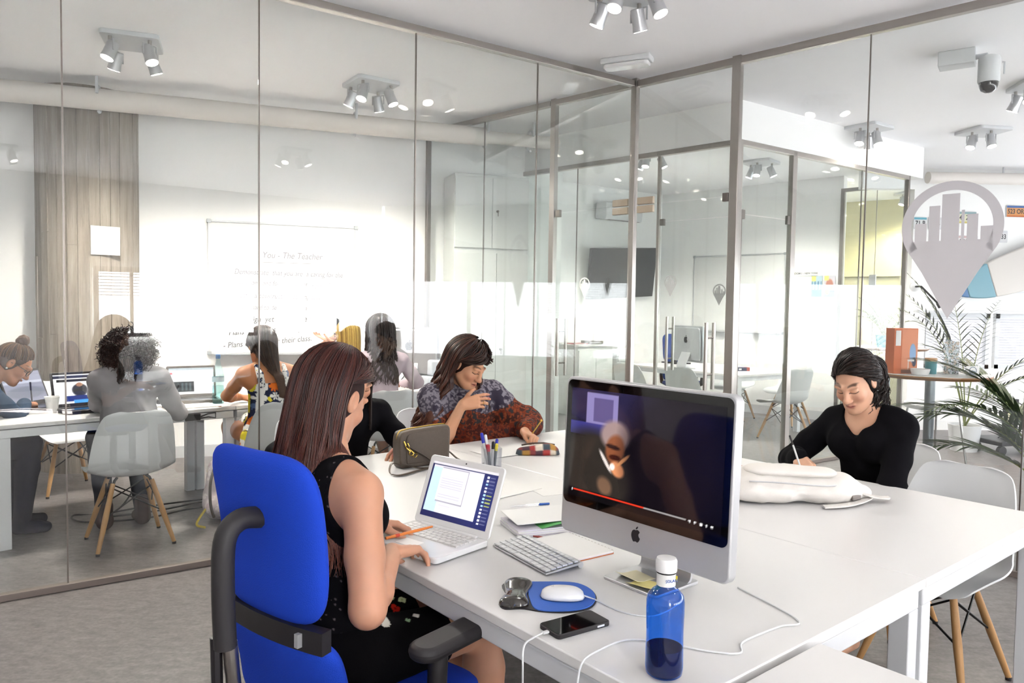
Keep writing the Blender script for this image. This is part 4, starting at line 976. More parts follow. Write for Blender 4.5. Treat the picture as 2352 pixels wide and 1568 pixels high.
def head_frame(c, fwd, up):
    f = N3(fwd); r_ = N3(np.cross(f, up)); u = np.cross(r_, f); return c, r_, f, u
def head_sdf(S, hf, s=1., smile=0.):
    c, r_, f, u = hf; P = lambda x, y, z: c + (r_ * x + f * y + u * z) * s; fr = np.stack([r_, f, u], 1)
    S.ell(P(0, -.018, .030), A3(.074, .092, .086) * s, fr, k=.02)
    S.ell(P(0, .030, -.022), A3(.060, .062, .082) * s, fr, k=.03)
    S.ell(P(0, .052, -.078), A3(.036, .036, .030) * s, fr, k=.03)
    S.cap(P(-.046, .01, -.055), P(-.018, .066, -.094), .018 * s, .016 * s, k=.03); S.cap(P(.046, .01, -.055), P(.018, .066, -.094), .018 * s, .016 * s, k=.03)
    S.ell(P(0, .081, -.097), A3(.019, .014, .014) * s, fr, k=.02)
    for sg in (-1, 1):
        S.ell(P(.038 * sg, .064, -.022), A3(.021, .020, .020) * s, fr, k=.025)
        S.ell(P(.030 * sg, .094, .012), A3(.018, .014, .012) * s, fr, k=.014, sub=True)
        S.ell(P(.030 * sg, .0745, .010), A3(.0165, .0135, .0125) * s, fr, k=.005)
        S.cap(P(.012 * sg, .088, .031), P(.046 * sg, .076, .032), .009 * s, .008 * s, k=.014)
        S.ell(P(.012 * sg, .099, -.032), A3(.0085, .0095, .007) * s, fr, k=.008)
        S.ell(P(.078 * sg, -.012, .0), A3(.010, .020, .032) * s, fr, k=.006); S.ell(P(.088 * sg, -.008, .003), A3(.007, .011, .018) * s, fr, k=.006, sub=True)
    S.cap(P(0, .090, .020), P(0, .108, -.024), .0085 * s, .0115 * s, k=.016); S.ell(P(0, .111, -.027), A3(.011, .010, .009) * s, fr, k=.01)
    S.cap(P(-.017, .089, -.057), P(0, .0965, -.0555), .0055 * s, .007 * s, k=.006); S.cap(P(.017, .089, -.057), P(0, .0965, -.0555), .0055 * s, .007 * s, k=.006)
    S.cap(P(-.013, .088, -.0675), P(.013, .088, -.0675), .0072 * s, .0072 * s, k=.007)
    S.cap(P(-.022, .094, -.0622), P(.022, .094, -.0622), .0022 * s, k=.005, sub=True)
def face_paint(V, hf, s=1., skin='#d9a184', lips='#b5605a', brow='#2c1a16', blush=.25, lash=True):
    c, r_, f, u = hf; q = (V - c) / s; x, y, z = q @ r_, q @ f, q @ u
    C = np.tile(np.array(lin(skin)), (len(V), 1))
    def mixc(m, h): C[:] = C * (1 - m[:, None]) + np.array(lin(h)) * m[:, None]
    front = (y > .045)
    fv = vnoise(V, 60, 1) * .5 + vnoise(V, 18, 2) * .5; C *= (.95 + .1 * fv)[:, None]
    for sg in (-1, 1): mixc(np.exp(-(((x - .04 * sg) / .022) ** 2 + ((z + .028) / .020) ** 2)) * front * blush, '#c9705f')
    mixc(np.clip(1.2 - np.sqrt((x / .025) ** 2 + ((z + .0618) / .0125) ** 2), 0, .9) * (y > .07), lips)
    mixc(np.clip(1.3 - np.abs(z + .0622) / .002, 0, 1) * (np.abs(x) < .021) * (y > .07) * .6, '#5a2a28')
    ax = np.abs(x); bz = .0345 + .0065 * np.sin(np.clip((ax - .008) / .052, 0, 1) * PI) + .05 * np.clip(.02 - ax, 0, 1)
    mixc(np.clip(1.4 - np.abs(z - bz) / np.clip(.0037 - .05 * np.clip(ax - .03, 0, 1), .0018, 1), 0, 1) * np.clip((ax - .011) / .006, 0, 1) * np.clip((.054 - ax) / .010, 0, 1) * front * .75, brow)
    if lash:
        lz = .0045 - .004 * np.sin(np.clip((ax - .013) / .034, 0, 1) * PI); mixc(np.clip(1.5 - np.abs(z - lz) / .0020, 0, 1) * (ax > .012) * (ax < .049) * (y > .05), '#241614')
        mixc(np.clip(1.0 - np.abs(z - .0205) / .0016, 0, 1) * (ax > .015) * (ax < .045) * (y > .05) * .35, '#7a4a3c')
    for sg in (-1, 1): mixc((np.sqrt(((x - .008 * sg) / .004) ** 2 + ((z + .039) / .0025) ** 2) < 1) * (y > .09) * .7, '#5a2f26')
    return C
mat('skin', None, .48, attr='Col', spec=.4, sss=.12)
mat('hair', None, .38, attr='Col', spec=.45)
mat('hair_base', None, .6, attr='Col', spec=.2)
mat('cloth', None, .9, attr='Col', bump=(500, .12), spec=.12)

class Fig:
    def __init__(s, name, label, pelvis, yaw, lean=8, side=0, twist=0, torso=.47, sw=.172, build=1., skin='#d9a184', shrug=(0, 0), headoff=(0, 0, 0), gaze=(0, -25, 0), hs=1., neck=.115):
        s.t = thing(name, label, 'person', (pelvis[0], pelvis[1], 0)); s.o = A3(pelvis[0], pelvis[1], 0); s.skin = skin; s.b = build; s.hs = hs
        y = R(yaw); s.F = A3(math.cos(y), math.sin(y), 0); s.Rt = A3(math.sin(y), -math.cos(y), 0); s.Z = A3(0, 0, 1)
        s.P = A3(*pelvis); s.S = N3(s.Z * math.cos(R(lean)) + s.F * math.sin(R(lean)) + s.Rt * math.sin(R(side)))
        tw = R(twist); s.Rc = s.Rt * math.cos(tw) + s.F * math.sin(tw); s.Rc = N3(s.Rc - s.S * (s.Rc @ s.S)); s.Fc = np.cross(s.S, s.Rc)
        s.Fc = s.Fc if s.Fc @ s.F > 0 else -s.Fc
        s.waist = s.P + s.S * .17 * torso / .47; s.chest = s.P + s.S * .34 * torso / .47; s.N = s.P + s.S * torso
        s.sh = [s.P + s.S * (torso - .055 + shrug[i]) + s.Rc * (sw * sg) for i, sg in enumerate((-1, 1))]      # left, right
        gy, gp, gr = [R(a) for a in gaze]; yy = y + gy; f0 = A3(math.cos(yy), math.sin(yy), 0); hf = N3(f0 * math.cos(gp) + s.Z * math.sin(gp)); up = N3(s.Z * math.cos(gp) - f0 * math.sin(gp)); up = rot(up, hf, gr)
        hc = s.N + s.S * .03 + s.Z * neck + s.F * (.03 + headoff[1]) + s.Rt * headoff[0] + s.Z * headoff[2]; s.hf = head_frame(hc, hf, up); s.hc = hc
        s.body = SDF(); s.arms = SDF(); s.legs = SDF(); s.fine = []; s.arm = [None, None]
        b = build
        s.body.ell(s.P + s.S * .03, (.165 * b, .125 * b, .115), np.stack([s.Rt, s.F, s.Z], 1), k=.04)
        s.body.cap(s.P + s.S * .05, s.waist, .128 * b, .115 * b, k=.05, ax=s.Fc, fl=.80)
        s.body.cap(s.waist, s.chest, .115 * b, .138 * b, k=.06, ax=s.Fc, fl=.76)
        s.body.cap(s.sh[0] - s.S * .02 + s.Rc * .03, s.sh[1] - s.S * .02 - s.Rc * .03, .062 * b, k=.06)
        for i in (0, 1): s.body.cap(s.N + s.S * .012 + s.Rc * (.03 * (2 * i - 1)), s.sh[i] + s.S * .012, .034, .04, k=.05)
        s.body.cap(s.N - s.S * .03, hc - s.hf[3] * .05 - s.hf[2] * .018, .056, .050, k=.035)
    def bust(s, S, r=.062, d=.01):
        for sg in (-1, 1): S.ell(s.chest + s.S * .005 + s.Rc * (.068 * sg) + s.Fc * (.075 * s.b), (r + d, r * .9 + d, r + d), np.stack([s.Rc, s.Fc, s.S], 1), k=.04)
    def set_arm(s, i, wrist, hint, l1=.275, l2=.245, r=(.047, .038, .040, .0265)):
        w = A3(*wrist); e = ik(s.sh[i], w, l1, l2, A3(*hint)); d = w - s.sh[i]
        if np.linalg.norm(d) > (l1 + l2) * .998: w = s.sh[i] + N3(d) * (l1 + l2) * .997; e = ik(s.sh[i], w, l1, l2, A3(*hint))
        s.arm[i] = (s.sh[i], e, w); b = s.b
        s.arms.cap(s.sh[i], s.sh[i] * .45 + e * .55, r[0] * b, r[0] * .93 * b, k=.02); s.arms.cap(s.sh[i] * .45 + e * .55, e, r[0] * .93 * b, r[1] * b, k=.02)
        m = e * .7 + w * .3; s.arms.cap(e, m, r[1] * b * .97, r[2] * b, k=.02); s.arms.cap(m, w, r[2] * b, r[3] * b, k=.02)
    def set_leg(s, i, knee, ankle, r=(.088, .062, .058, .036), toe=None):
        sg = 2 * i - 1; hip = s.P + s.Rt * (.085 * sg) - s.Z * .01; kn, an = A3(*knee), A3(*ankle); b = s.b
        s.legs.cap(hip, kn, r[0] * b, r[1] * b, k=.03); m = kn * .7 + an * .3; s.legs.cap(kn, m, r[1] * .93 * b, r[2] * b, k=.02); s.legs.cap(m, an, r[2] * b, r[3], k=.02)
        td = N3(A3(*toe)) if toe is not None else s.F; s.legs.cap(an - td * .02 - s.Z * .03, an + td * .13 - s.Z * .05, .034, .026, k=.02)
    def std_legs(s, floor=0., spread=.11, reach=.42, back=0.):
        for i, sg in ((0, -1), (1, 1)):
            kn = s.P + s.F * reach + s.Rt * (spread * sg) + s.Z * (.0); kn[2] = s.P[2] + .01; an = kn + s.F * (-.05 - back); an[2] = floor + .085; s.set_leg(i, kn, an)
    def finish(s, h=.008, hh=.0028, legs=True, paint={}, hands=(), smile=0.):
        parts = []; S = SDF(); S.p = s.body.p + s.arms.p + (s.legs.p if legs else []); parts.append(S.mesh(h))
        H = SDF(); head_sdf(H, s.hf, s.hs, smile); c = s.hf
        H.cap(s.N - s.S * .0, s.hc - c[3] * .05 - c[2] * .018, .055, .0495, k=.03); parts.append(H.mesh(hh))
        for i, kw in hands:
            G = SDF(); _, e, w_ = s.arm[i]; a = w_ * .72 + e * .28; G.cap(a, w_, .0265 * s.b + .012 * .4, .0255 * s.b, k=.01); hand(G, w_, kw['d'], kw['n'], i == 1, **{k: v for k, v in kw.items() if k not in 'dn'}); parts.append(G.mesh(.0026))
        V, Fc_ = join(parts); Cc = face_paint(V, s.hf, s.hs, s.skin, **paint)
        s.add('body', V, Fc_, 'skin', Cc)
        return s
    def add(s, name, V, F, m, C, parent=None):
        o = mesh_obj(name, V - s.o, F, m, parent or s.t, angle=180, col=C); return o
    def cloth(s, name, S, col, h=.008, m='cloth', fold=0., fs=14, paint=None):
        V, F = S.mesh(h)
        if fold: V = fold_disp(V, F, fold, fs)
        C = paint(V) if paint else np.tile(np.array(lin(col)), (len(V), 1)) * (.92 + .16 * vnoise(V, 30, 3))[:, None]
        return s.add(name, V, F, m, C)
    def mb(s, name, mb, m, parent=None):
        mb.v = [tuple(np.array(v) - s.o) for v in mb.v]; return mb.build(name, m, parent or s.t)
def vnormals(V, F):
    n = np.zeros_like(V); fn = np.cross(V[F[:, 2]] - V[F[:, 0]], V[F[:, 3]] - V[F[:, 1]])
    for i in range(4): np.add.at(n, F[:, i], fn)
    return n / (np.linalg.norm(n, axis=1, keepdims=True) + 1e-12)
def fold_disp(V, F, amp, fs, squash=(1, 1, .45)):
    n = vnormals(V, F); q = V * np.array(squash); d = (vnoise(q, fs, 5) - .5) * 1.3 + (vnoise(q, fs * 2.3, 6) - .5) * .6; return V + n * (d * amp)[:, None]
def collide(P, cols):
    """push strand points out of tapered capsules (a, b, ra, rb)"""
    sh = P.shape; Q = P.reshape(-1, 3)
    for a, b, ra, rb in cols:
        ba = b - a; t = np.clip(((Q - a) @ ba) / (ba @ ba + 1e-12), 0, 1); w_ = Q - a - t[:, None] * ba; d = np.linalg.norm(w_, axis=1) + 1e-9; r_ = ra + (rb - ra) * t
        m = d < r_; Q[m] += (w_[m] / d[m][:, None]) * (r_[m] - d[m])[:, None]
    return Q.reshape(sh)
def strands(P, r0, r1, cols, sides=3):
    """P (n, m, 3) polylines -> tube mesh, one colour per strand and point (n, m, 3)"""
    n, m = P.shape[:2]; T = np.gradient(P, axis=1); T /= np.linalg.norm(T, axis=2, keepdims=True) + 1e-9
    ref = np.cross(P[:, -1] - P[:, 0], P[:, m // 3] - P[:, 0]); ref = ref + np.array([.0007, .0004, .0003]); ref /= np.linalg.norm(ref, axis=1, keepdims=True); ref = np.repeat(ref[:, None], m, 1)
    X = ref - T * (ref * T).sum(2, keepdims=True); X /= np.linalg.norm(X, axis=2, keepdims=True) + 1e-9; Y = np.cross(T, X); rr = np.linspace(0, 1, m) ** 2 * (r1 - r0) + r0
    V = np.stack([P + (X * math.cos(2 * PI * k / sides) + Y * math.sin(2 * PI * k / sides)) * rr[None, :, None] for k in range(sides)], 2)
    idx = np.arange(n * m * sides).reshape(n, m, sides); q = []
    for k in range(sides):
        k2 = (k + 1) % sides; q.append(np.stack([idx[:, :-1, k], idx[:, :-1, k2], idx[:, 1:, k2], idx[:, 1:, k]], -1).reshape(-1, 4))
    return V.reshape(-1, 3), np.concatenate(q), np.repeat(cols[:, :, None, :], sides, 2).reshape(-1, 3)
def hair_fall(hf, hs, n, m, seed, phi=(35, 325), length=.5, cols=(), dark='#2a1512', light='#6a3324', r=(.0018, .0008), wave=0., wl=.12, grav=(0, 0, -1), flare=.0, puff=.012, part=0., lenvar=.15, gather=None, root_th=(8, 60), hug=1., tips=None, start_drop=98, sweep=.55):
    """strands that leave the parting, run over the skull and hang; phi is measured from the face round the crown"""
    rnd = np.random.RandomState(seed); c, r_, f, u = hf; ph0 = 2 * PI * rnd.rand(n); ph0 = np.where(rnd.rand(n) < sweep, ph0, R(phi[0]) + (R(phi[1]) - R(phi[0])) * rnd.rand(n)); ph = np.clip(ph0, R(phi[0]), R(phi[1])); th0 = R(root_th[0]) + R(root_th[1] - root_th[0]) * rnd.rand(n) ** 1.2
    ctr = c + (f * -.018 + u * .030) * hs; ra = A3(.077, .095, .089) * hs; lay = rnd.rand(n)
    P = np.zeros((n, m, 3)); mk = m // 3; thE = R(start_drop)
    for i in range(n):
        for j in range(mk):
            th = th0[i] + (thE - th0[i]) * j / (mk - 1); st = math.sin(th); az = ph0[i] + (ph[i] - ph0[i]) * min(1, 1.25 * j / (mk - 1)) ** 1.5; off = 1 + (puff * (.35 + lay[i])) / .08
            P[i, j] = ctr + (r_ * (math.sin(az) * st * ra[0]) + f * (math.cos(az) * st * ra[1]) + u * (math.cos(th) * ra[2])) * off
    g = N3(grav); L = length * (1 - lenvar * rnd.rand(n)); clump = np.floor(ph * 7) * 1.7
    for i in range(n):
        p = P[i, mk - 1].copy(); out = N3((p - ctr) - u * ((p - ctr) @ u)); side = np.cross(g, out); d = N3(P[i, mk - 1] - P[i, mk - 2]); step = L[i] / (m - mk)
        for j in range(mk, m):
            t = (j - mk + 1) / (m - mk); d = N3(d * .55 + g * .45 + out * flare * .2 * t); p = p + d * step
            q = p.copy()
            if wave: a = t * L[i] / wl * 2 * PI + clump[i]; q = p + (side * math.sin(a) + out * math.cos(a) * .6) * wave * min(1, t * 3) * (.6 + .4 * math.sin(clump[i] * 3))
            if gather is not None: k = min(1., t * 1.5) ** .8 * gather[1]; gp = gather[0](t); q = q * (1 - k) + (gp + (q - gp) * .25) * k
            P[i, j] = q
    if len(cols): P = collide(P, cols)
    cl = rnd.rand(n) * .7 + .3 * ((np.sin(clump * 5.1) + 1) / 2); cd, cl_ = np.array(lin(dark)), np.array(lin(light)); tt = np.linspace(0, 1, m)[None, :, None]
    base = cd + (cl_ - cd) * (cl ** 1.6)[:, None]; C = np.repeat(base[:, None, :], m, 1)
    if tips is not None: k = np.clip((tt - .35) / .65, 0, 1) * .75; C = C * (1 - k) + np.array(lin(tips)) * k * (.5 + .7 * cl)[:, None, None]
    return strands(P, r[0], r[1], C)
def hair_back(hf, hs, n, m, seed, tail=(0, -.9, -.2), dark='#111', light='#333', r=(.0022, .0016), puff=.014, wave=.0, phi=(-100, 100), line=(.62, .30)):
    """hair combed back over the skull from the hairline to one point; returns that point too"""
    rnd = np.random.RandomState(seed); c, r_, f, u = hf; ctr = c + (f * -.018 + u * .030) * hs; ra = A3(.077, .095, .089) * hs; b = N3(tail)
    ph = R(phi[0]) + R(phi[1] - phi[0]) * rnd.rand(n); el = line[0] - line[1] * (np.abs(ph) / R(100)) ** 2 + .75 * rnd.rand(n) ** 2.2
    a = np.stack([np.sin(ph) * np.cos(el), np.cos(ph) * np.cos(el), np.sin(el)], 1); t = np.linspace(0, 1, m)
    om = np.arccos(np.clip(a @ b, -.98, .99)); D = (np.sin((1 - t)[None] * om[:, None])[..., None] * a[:, None] + np.sin(t[None] * om[:, None])[..., None] * b) / np.sin(om)[:, None, None]
    lay = rnd.rand(n)[:, None]; off = 1 + puff * (.2 + lay) * np.sin(np.clip(t, .02, 1)[None] * PI * .9 + .25) / .085 + wave / .085 * np.sin(t[None] * 18 + ph[:, None] * 9)
    L_ = D * ra * off[..., None]; P = ctr + L_[..., :1] * r_ + L_[..., 1:2] * f + L_[..., 2:3] * u
    cl = rnd.rand(n) ** 1.5; C = np.array(lin(dark)) + (np.array(lin(light)) - np.array(lin(dark))) * cl[:, None]; C = np.repeat(C[:, None], m, 1)
    V, F, CC = strands(P, r[0], r[1], C); q = b * ra * 1.05; return V, F, CC, ctr + q[0] * r_ + q[1] * f + q[2] * u
def hair_cap(hf, hs, puff=.004, face=.0, low=-.055, wide=0.):
    """closed scalp shell under the strands with an oval opening for the face"""
    c, r_, f, u = hf; S = SDF(); fr = np.stack([r_, f, u], 1); S.ell(c + (f * -.020 + u * .030) * hs, A3(.076 + puff, .093 + puff, .088 + puff) * hs, fr, k=.01)
    S.ell(c + (f * -.035 - u * .03) * hs, A3(.070 + puff, .070 + puff, .085 + puff) * hs, fr, k=.03)
    S.ell(c + (f * .088 - u * (.022 + face)) * hs, A3(.063 + wide, .092 + wide, .094 + wide * 1.6) * hs, fr, k=.004, sub=True); S.clip(c + (u * low) * hs, -u - f * .25)
    return S
def hair_curls(ctr, fr, rad, n, m, seed, dark, light, r=(.003, .0016), turn=.014, length=.10, skip=None):
    """short helices standing off an ellipsoid: a curly mass"""
    rnd = np.random.RandomState(seed); d = rnd.randn(n, 3); d /= np.linalg.norm(d, axis=1)[:, None]
    if skip is not None: k = ~skip(d); d = d[k]; n = len(d)
    p0 = d * np.array(rad) * (.80 + .22 * rnd.rand(n))[:, None]; ax = d * .35 + np.array([0, 0, -.9]) + rnd.randn(n, 3) * .35; ax /= np.linalg.norm(ax, axis=1)[:, None]
    X = np.cross(ax, rnd.randn(n, 3)); X /= np.linalg.norm(X, axis=1)[:, None]; Y = np.cross(ax, X); t = np.linspace(0, 1, m); ph = rnd.rand(n) * 6.28; tr = turn * (.6 + .8 * rnd.rand(n)); L = length * (.5 + rnd.rand(n)); a = t[None] * (L / .035 * 6.28)[:, None] + ph[:, None]
    P = p0[:, None] + ax[:, None] * (t[None] * L[:, None])[..., None] * .8 + X[:, None] * (np.cos(a) * tr[:, None])[..., None] + Y[:, None] * (np.sin(a) * tr[:, None])[..., None]
    P = np.array(ctr) + P @ np.array(fr).T; C = np.array(lin(dark)) + (np.array(lin(light)) - np.array(lin(dark))) * (rnd.rand(n) ** 1.6)[:, None]
    return strands(P, r[0], r[1], np.repeat(C[:, None], m, 1))
# ================================================================== PEOPLE AT THE NEAR DESKS
def solid(c): return lambda V: np.tile(np.array(lin(c)), (len(V), 1)) * (.9 + .2 * vnoise(V, 25, 4))[:, None]
def flowers(V, base, seed, cell, kinds, dens=1.):
    """printed flowers: jittered 3-d cells, each with its own bloom"""
    C = np.tile(np.array(lin(base)), (len(V), 1)); q = V / cell; i0 = np.floor(q).astype(int)
    best = np.full(len(V), 9.); kind = np.zeros(len(V), int); ang = np.zeros(len(V)); pick = np.zeros(len(V))
    for dx in (-1, 0, 1):
        for dy in (-1, 0, 1):
            for dz in (-1, 0, 1):
                c = i0 + np.array([dx, dy, dz]); hsh = lambda k: (np.abs(np.sin(c[:, 0] * 12.9898 + c[:, 1] * 78.233 + c[:, 2] * 37.719 + k * 4.1 + seed) * 43758.5453) % 1)
                p = c + .25 + .5 * np.stack([hsh(1), hsh(2), hsh(3)], 1); d = q - p; r_ = np.linalg.norm(d, axis=1) + hsh(9) * .25
                m = r_ < best; best = np.where(m, r_, best); kind = np.where(m, (hsh(5) * len(kinds)).astype(int) % len(kinds), kind); ang = np.where(m, np.arctan2(d[:, 2], d[:, 0] + d[:, 1]), ang); pick = np.where(m, hsh(7), pick)
    for k, (petal, core, size, n) in enumerate(kinds):
        edge = size * (.72 + .28 * np.abs(np.cos(ang * n / 2))); m = (kind == k) & (best < edge) & (pick < dens); C[m] = lin(petal)
        m2 = m & (best < size * .28); C[m2] = lin(core)
    return C
def put_flower(C, V, ctr, size, petal, core, n=9):
    d = V - np.array(ctr); r_ = np.linalg.norm(d, axis=1); a = np.arctan2(d[:, 2], d[:, 0]); m = r_ < size * (.55 + .45 * np.abs(np.cos(a * n / 2))); C[m] = lin(petal); C[r_ < size * .22] = lin(core)

# ---------------- auburn-haired woman in the foreground
p = Fig('person', 'woman with long auburn hair in a black sleeveless top typing at the white laptop', (-.482, 1.925, .545), 40, lean=5, side=-6, torso=.482, skin='#dba284', gaze=(24, -26, 4), headoff=(-.085, .02, -.005), neck=.145, build=.98)
p.set_arm(1, (-.315, 1.985, .795), (.1, -.6, -.9), r=(.051, .043, .043, .027)); p.set_arm(0, (-.435, 2.245, .80), (-.6, -.3, -.8))
p.set_leg(1, (-.085, 2.16, .53), (-.03, 2.13, .10), r=(.086, .064, .060, .038)); p.set_leg(0, (-.19, 2.28, .53), (-.05, 2.32, .09))
p.finish(.007, .0028, hands=[(1, dict(d=A3(.50, .84, -.15), n=A3(.25, .1, -1), curl=(18, 22, 26, 34), bend2=(28, 30, 30, 30), thumb=(28, 18), spread=5)), (0, dict(d=A3(.80, .45, -.18), n=A3(-.05, -.35, -1), curl=(22, 28, 32, 36), bend2=(34, 36, 36, 34), thumb=(30, 16), spread=5))], paint=dict(brow='#3a221c', lips='#b8675c'))
top = SDF(); top.p = [q for q in p.body.p[:6]]; top = top.grow(.009); p.bust(top, .055)
top.ell(p.N + p.S * .055 + p.Fc * .02, (.085, .085, .085), k=.01, sub=True)
shc = (p.sh[0] + p.sh[1]) / 2
for sg in (-1, 1): top.clip(shc + p.Rc * (.122 * sg), p.Rc * sg + p.S * .30)
top.clip(p.P - p.S * .04, -p.S)
def dots(V):
    C = solid('#0c0b0f')(V); q = V / .011; f_ = np.linalg.norm(q - np.round(q), axis=1); C[(f_ < .20) & (vnoise(V, 90, 8) > .45)] = lin('#6d6468'); return C
p.cloth('top', top, None, .0042, fold=.004, fs=16, paint=dots)
sk = SDF(); sk.ell(p.P + p.S * .02, (.185, .15, .13), np.stack([p.Rt, p.F, p.Z], 1), k=.05)
kR, kL = A3(-.085, 2.16, .535), A3(-.19, 2.28, .535)
for i, kn in ((1, kR), (0, kL)): hip = p.P + p.Rt * (.085 * (2 * i - 1)); sk.cap(hip, hip * .38 + kn * .62, .098, .080, k=.05)
dk = N3((kR + kL) / 2 - p.P); sk.clip(p.P + dk * .31, dk)
def skirt(V):
    C = solid('#060508')(V); eye = A3(0, 0, EYE)
    for (du, dz, sz, a, b, n) in FLW:      # blooms embroidered over the right thigh, given as directions from where one sees it
        d = N3(A3(*du)); q = V - eye; t_ = q @ d; off = np.linalg.norm(q - t_[:, None] * d, axis=1); k = off < .02
        if k.any(): i = np.argmin(np.where(k, t_, 9)); put_flower(C, V, V[i], sz, a, b, n)
    return C
FLW = [((-.2087, 1, -.4120), 0, .020, '#d9b8e0', '#a04048', 5), ((-.1842, 1, -.3985), 0, .022, '#e4e2dc', '#b9b5aa', 6), ((-.1667, 1, -.4190), 0, .030, '#f0ede2', '#9a2f2c', 11), ((-.1492, 1, -.4035), 0, .016, '#d02a1c', '#7a1710', 3), ((-.1405, 1, -.3910), 0, .012, '#dfe8b4', '#9db860', 2), ((-.1200, 1, -.4120), 0, .010, '#efece4', '#efece4', 2), ((-.1330, 1, -.4180), 0, .008, '#8fae8a', '#8fae8a', 2), ((-.1580, 1, -.3880), 0, .009, '#c8d8a0', '#c8d8a0', 2)]
p.cloth('skirt', sk, None, .004, fold=.004, fs=14, paint=skirt)
cols = [(p.P, p.chest, .135, .135), (p.chest, p.N, .13, .07), (p.sh[0], p.sh[1], .068, .068), (p.sh[0], p.arm[0][1], .055, .045), (p.sh[1], p.arm[1][1], .057, .045), (p.N, p.hc, .058, .058)]
hc = hair_cap(p.hf, 1., .003); V, F = hc.mesh(.006); p.add('hair_cap', V, F, 'hair_base', solid('#2c1513')(V))
V, F, C = hair_fall(p.hf, 1., 4200, 21, 11, phi=(112, 318), root_th=(1, 30), length=.47, cols=cols, dark='#260f0e', light='#6e3326', tips='#84422a', r=(.0016, .0008), wave=.006, wl=.22, flare=.55, puff=.026, grav=(-.10, -.06, -1), lenvar=.22)
p.add('hair', V, F, 'hair', C)
for i, (loc, r_) in enumerate(((p.arm[1][2], .0)),) if False else []: pass
FP1 = p
# her orange pen and rings
w_ = FP1.arm[1][2]
pen = thing('orange_pen', 'orange ballpoint pen held in the right hand of the auburn woman', 'pen', (0, 0, 0))
a_, b_ = np.array([-.350, 2.09, .800]), np.array([-.228, 2.19, .806])
mb = MB(); mb.tube([a_, a_ * .3 + b_ * .7, b_], [.0045, .0045, .003], 10); mat('orange_plastic', '#f08a3c', .35); mb.build('barrel', 'orange_plastic', pen)
mb = MB(); mb.cyl(a_ * .80 + b_ * .20, a_ * .72 + b_ * .28, .0052, n=10); mat('red_orange', '#d8452a', .35); mb.build('grip_ring', 'red_orange', pen)

# ---------------- woman with the patterned scarf
p = Fig('person', 'woman with long brown hair and a patterned shawl resting her chin on her hand', (-.335, 4.30, .54), -58, lean=17, side=0, torso=.475, skin='#d79f7c', gaze=(24, -30, -4), headoff=(.02, .03, -.005), neck=.115, build=.95)
p.set_arm(1, (-.262, 3.965, .935), (-.25, -.25, -1.)); p.set_arm(0, (.075, 4.03, .785), (.9, .1, -.6)); p.std_legs()
p.finish(.009, .0028, hands=[(1, dict(d=A3(.80, .12, .18), n=A3(.1, .75, -.25), curl=(18, 24, 30, 36), bend2=(22, 26, 30, 34), thumb=(50, 10), spread=2)), (0, dict(d=A3(.55, -.70, -.2), n=A3(-.4, -.1, -1), curl=(60, 66, 70, 74), bend2=(70, 74, 76, 76), thumb=(20, 30), spread=0))], paint=dict(brow='#3a241a', lips='#b9655c', blush=.35))
sh = SDF()
sh.cap(p.P + p.S * .10, p.chest + p.Fc * .02, .185, .17, k=.08, ax=p.Fc, fl=.85)
sh.cap(p.sh[0] + p.S * .0, p.sh[1], .085, k=.07); sh.cap(p.N + p.Fc * .05 - p.S * .02, p.N - p.Fc * .03 - p.S * .01, .088, k=.04)
e0, e1 = p.arm[0][1], p.arm[1][1]
sh.cap(p.sh[0], e0, .085, .075, k=.05); sh.cap(e0, e0 * .25 + p.arm[0][2] * .75, .075, .052, k=.05); sh.cap(p.sh[1], p.sh[1] * .4 + e1 * .6, .085, .065, k=.05)
sh.cap(e0 + p.Z * .02, p.P + p.S * .16 + p.Fc * .16, .06, .08, k=.06)
sh.cap(p.N + p.Z * .10 + p.Fc * .06, p.N + p.Z * .03 + p.Fc * .05, .058, .060, k=.02, sub=True)
def paisley(V):
    z = V[:, 2]; x = (V - p.chest) @ p.Rc; n = vnoise(V, 34, 9); n2 = vnoise(V, 120, 10); edge = .885 + .10 * x * -1.2 + .03 * np.sin(x * 14)
    C = np.tile(np.array(lin('#55505c')), (len(V), 1)); C[(n2 > .5)] = lin('#8d8892'); C[(n > .62)] = lin('#3f3a48')
    lo = z < edge; C[lo] = lin('#4a2d28'); C[lo & (n > .45)] = lin('#7a3826'); C[lo & (n > .64)] = lin('#3c3838'); C[lo & (n2 > .64)] = lin('#8f4a30'); C[lo & (z < .80)] = C[lo & (z < .80)] * .8 + np.array(lin('#6e2424')) * .2
    return C
p.cloth('shawl', sh, None, .0048, fold=.020, fs=13, paint=paisley)
cols = [(p.P, p.chest, .17, .175), (p.chest, p.N, .16, .085), (p.sh[0], p.sh[1], .09, .09), (p.sh[1], e1, .088, .062), (p.N, p.hc, .06, .06)]
V, F = hair_cap(p.hf, 1., .004).mesh(.006); p.add('hair_cap', V, F, 'hair_base', solid('#2a1612')(V))
V, F, C = hair_fall(p.hf, 1., 1500, 22, 21, phi=(82, 190), length=.46, cols=cols, dark='#1d0f0c', light='#5a2d1c', tips='#6e3820', r=(.0030, .0015), wave=.020, wl=.13, flare=.55, puff=.034, grav=(-.30, -.10, -1), part=0)
p.add('hair', V, F, 'hair', C)
V, F, C = hair_fall(p.hf, 1., 900, 18, 22, phi=(190, 290), length=.25, cols=cols, dark='#1d0f0c', light='#4e281a', r=(.0028, .0013), wave=.012, wl=.12, flare=.2, puff=.022, grav=(.1, -.05, -1)); p.add('hair_side', V, F, 'hair', C)
pe = thing('pencil', 'golden patterned pencil held upright in the fist of the woman with the shawl', 'pencil', tuple(p.arm[0][2] + A3(.035, -.045, -.01)))
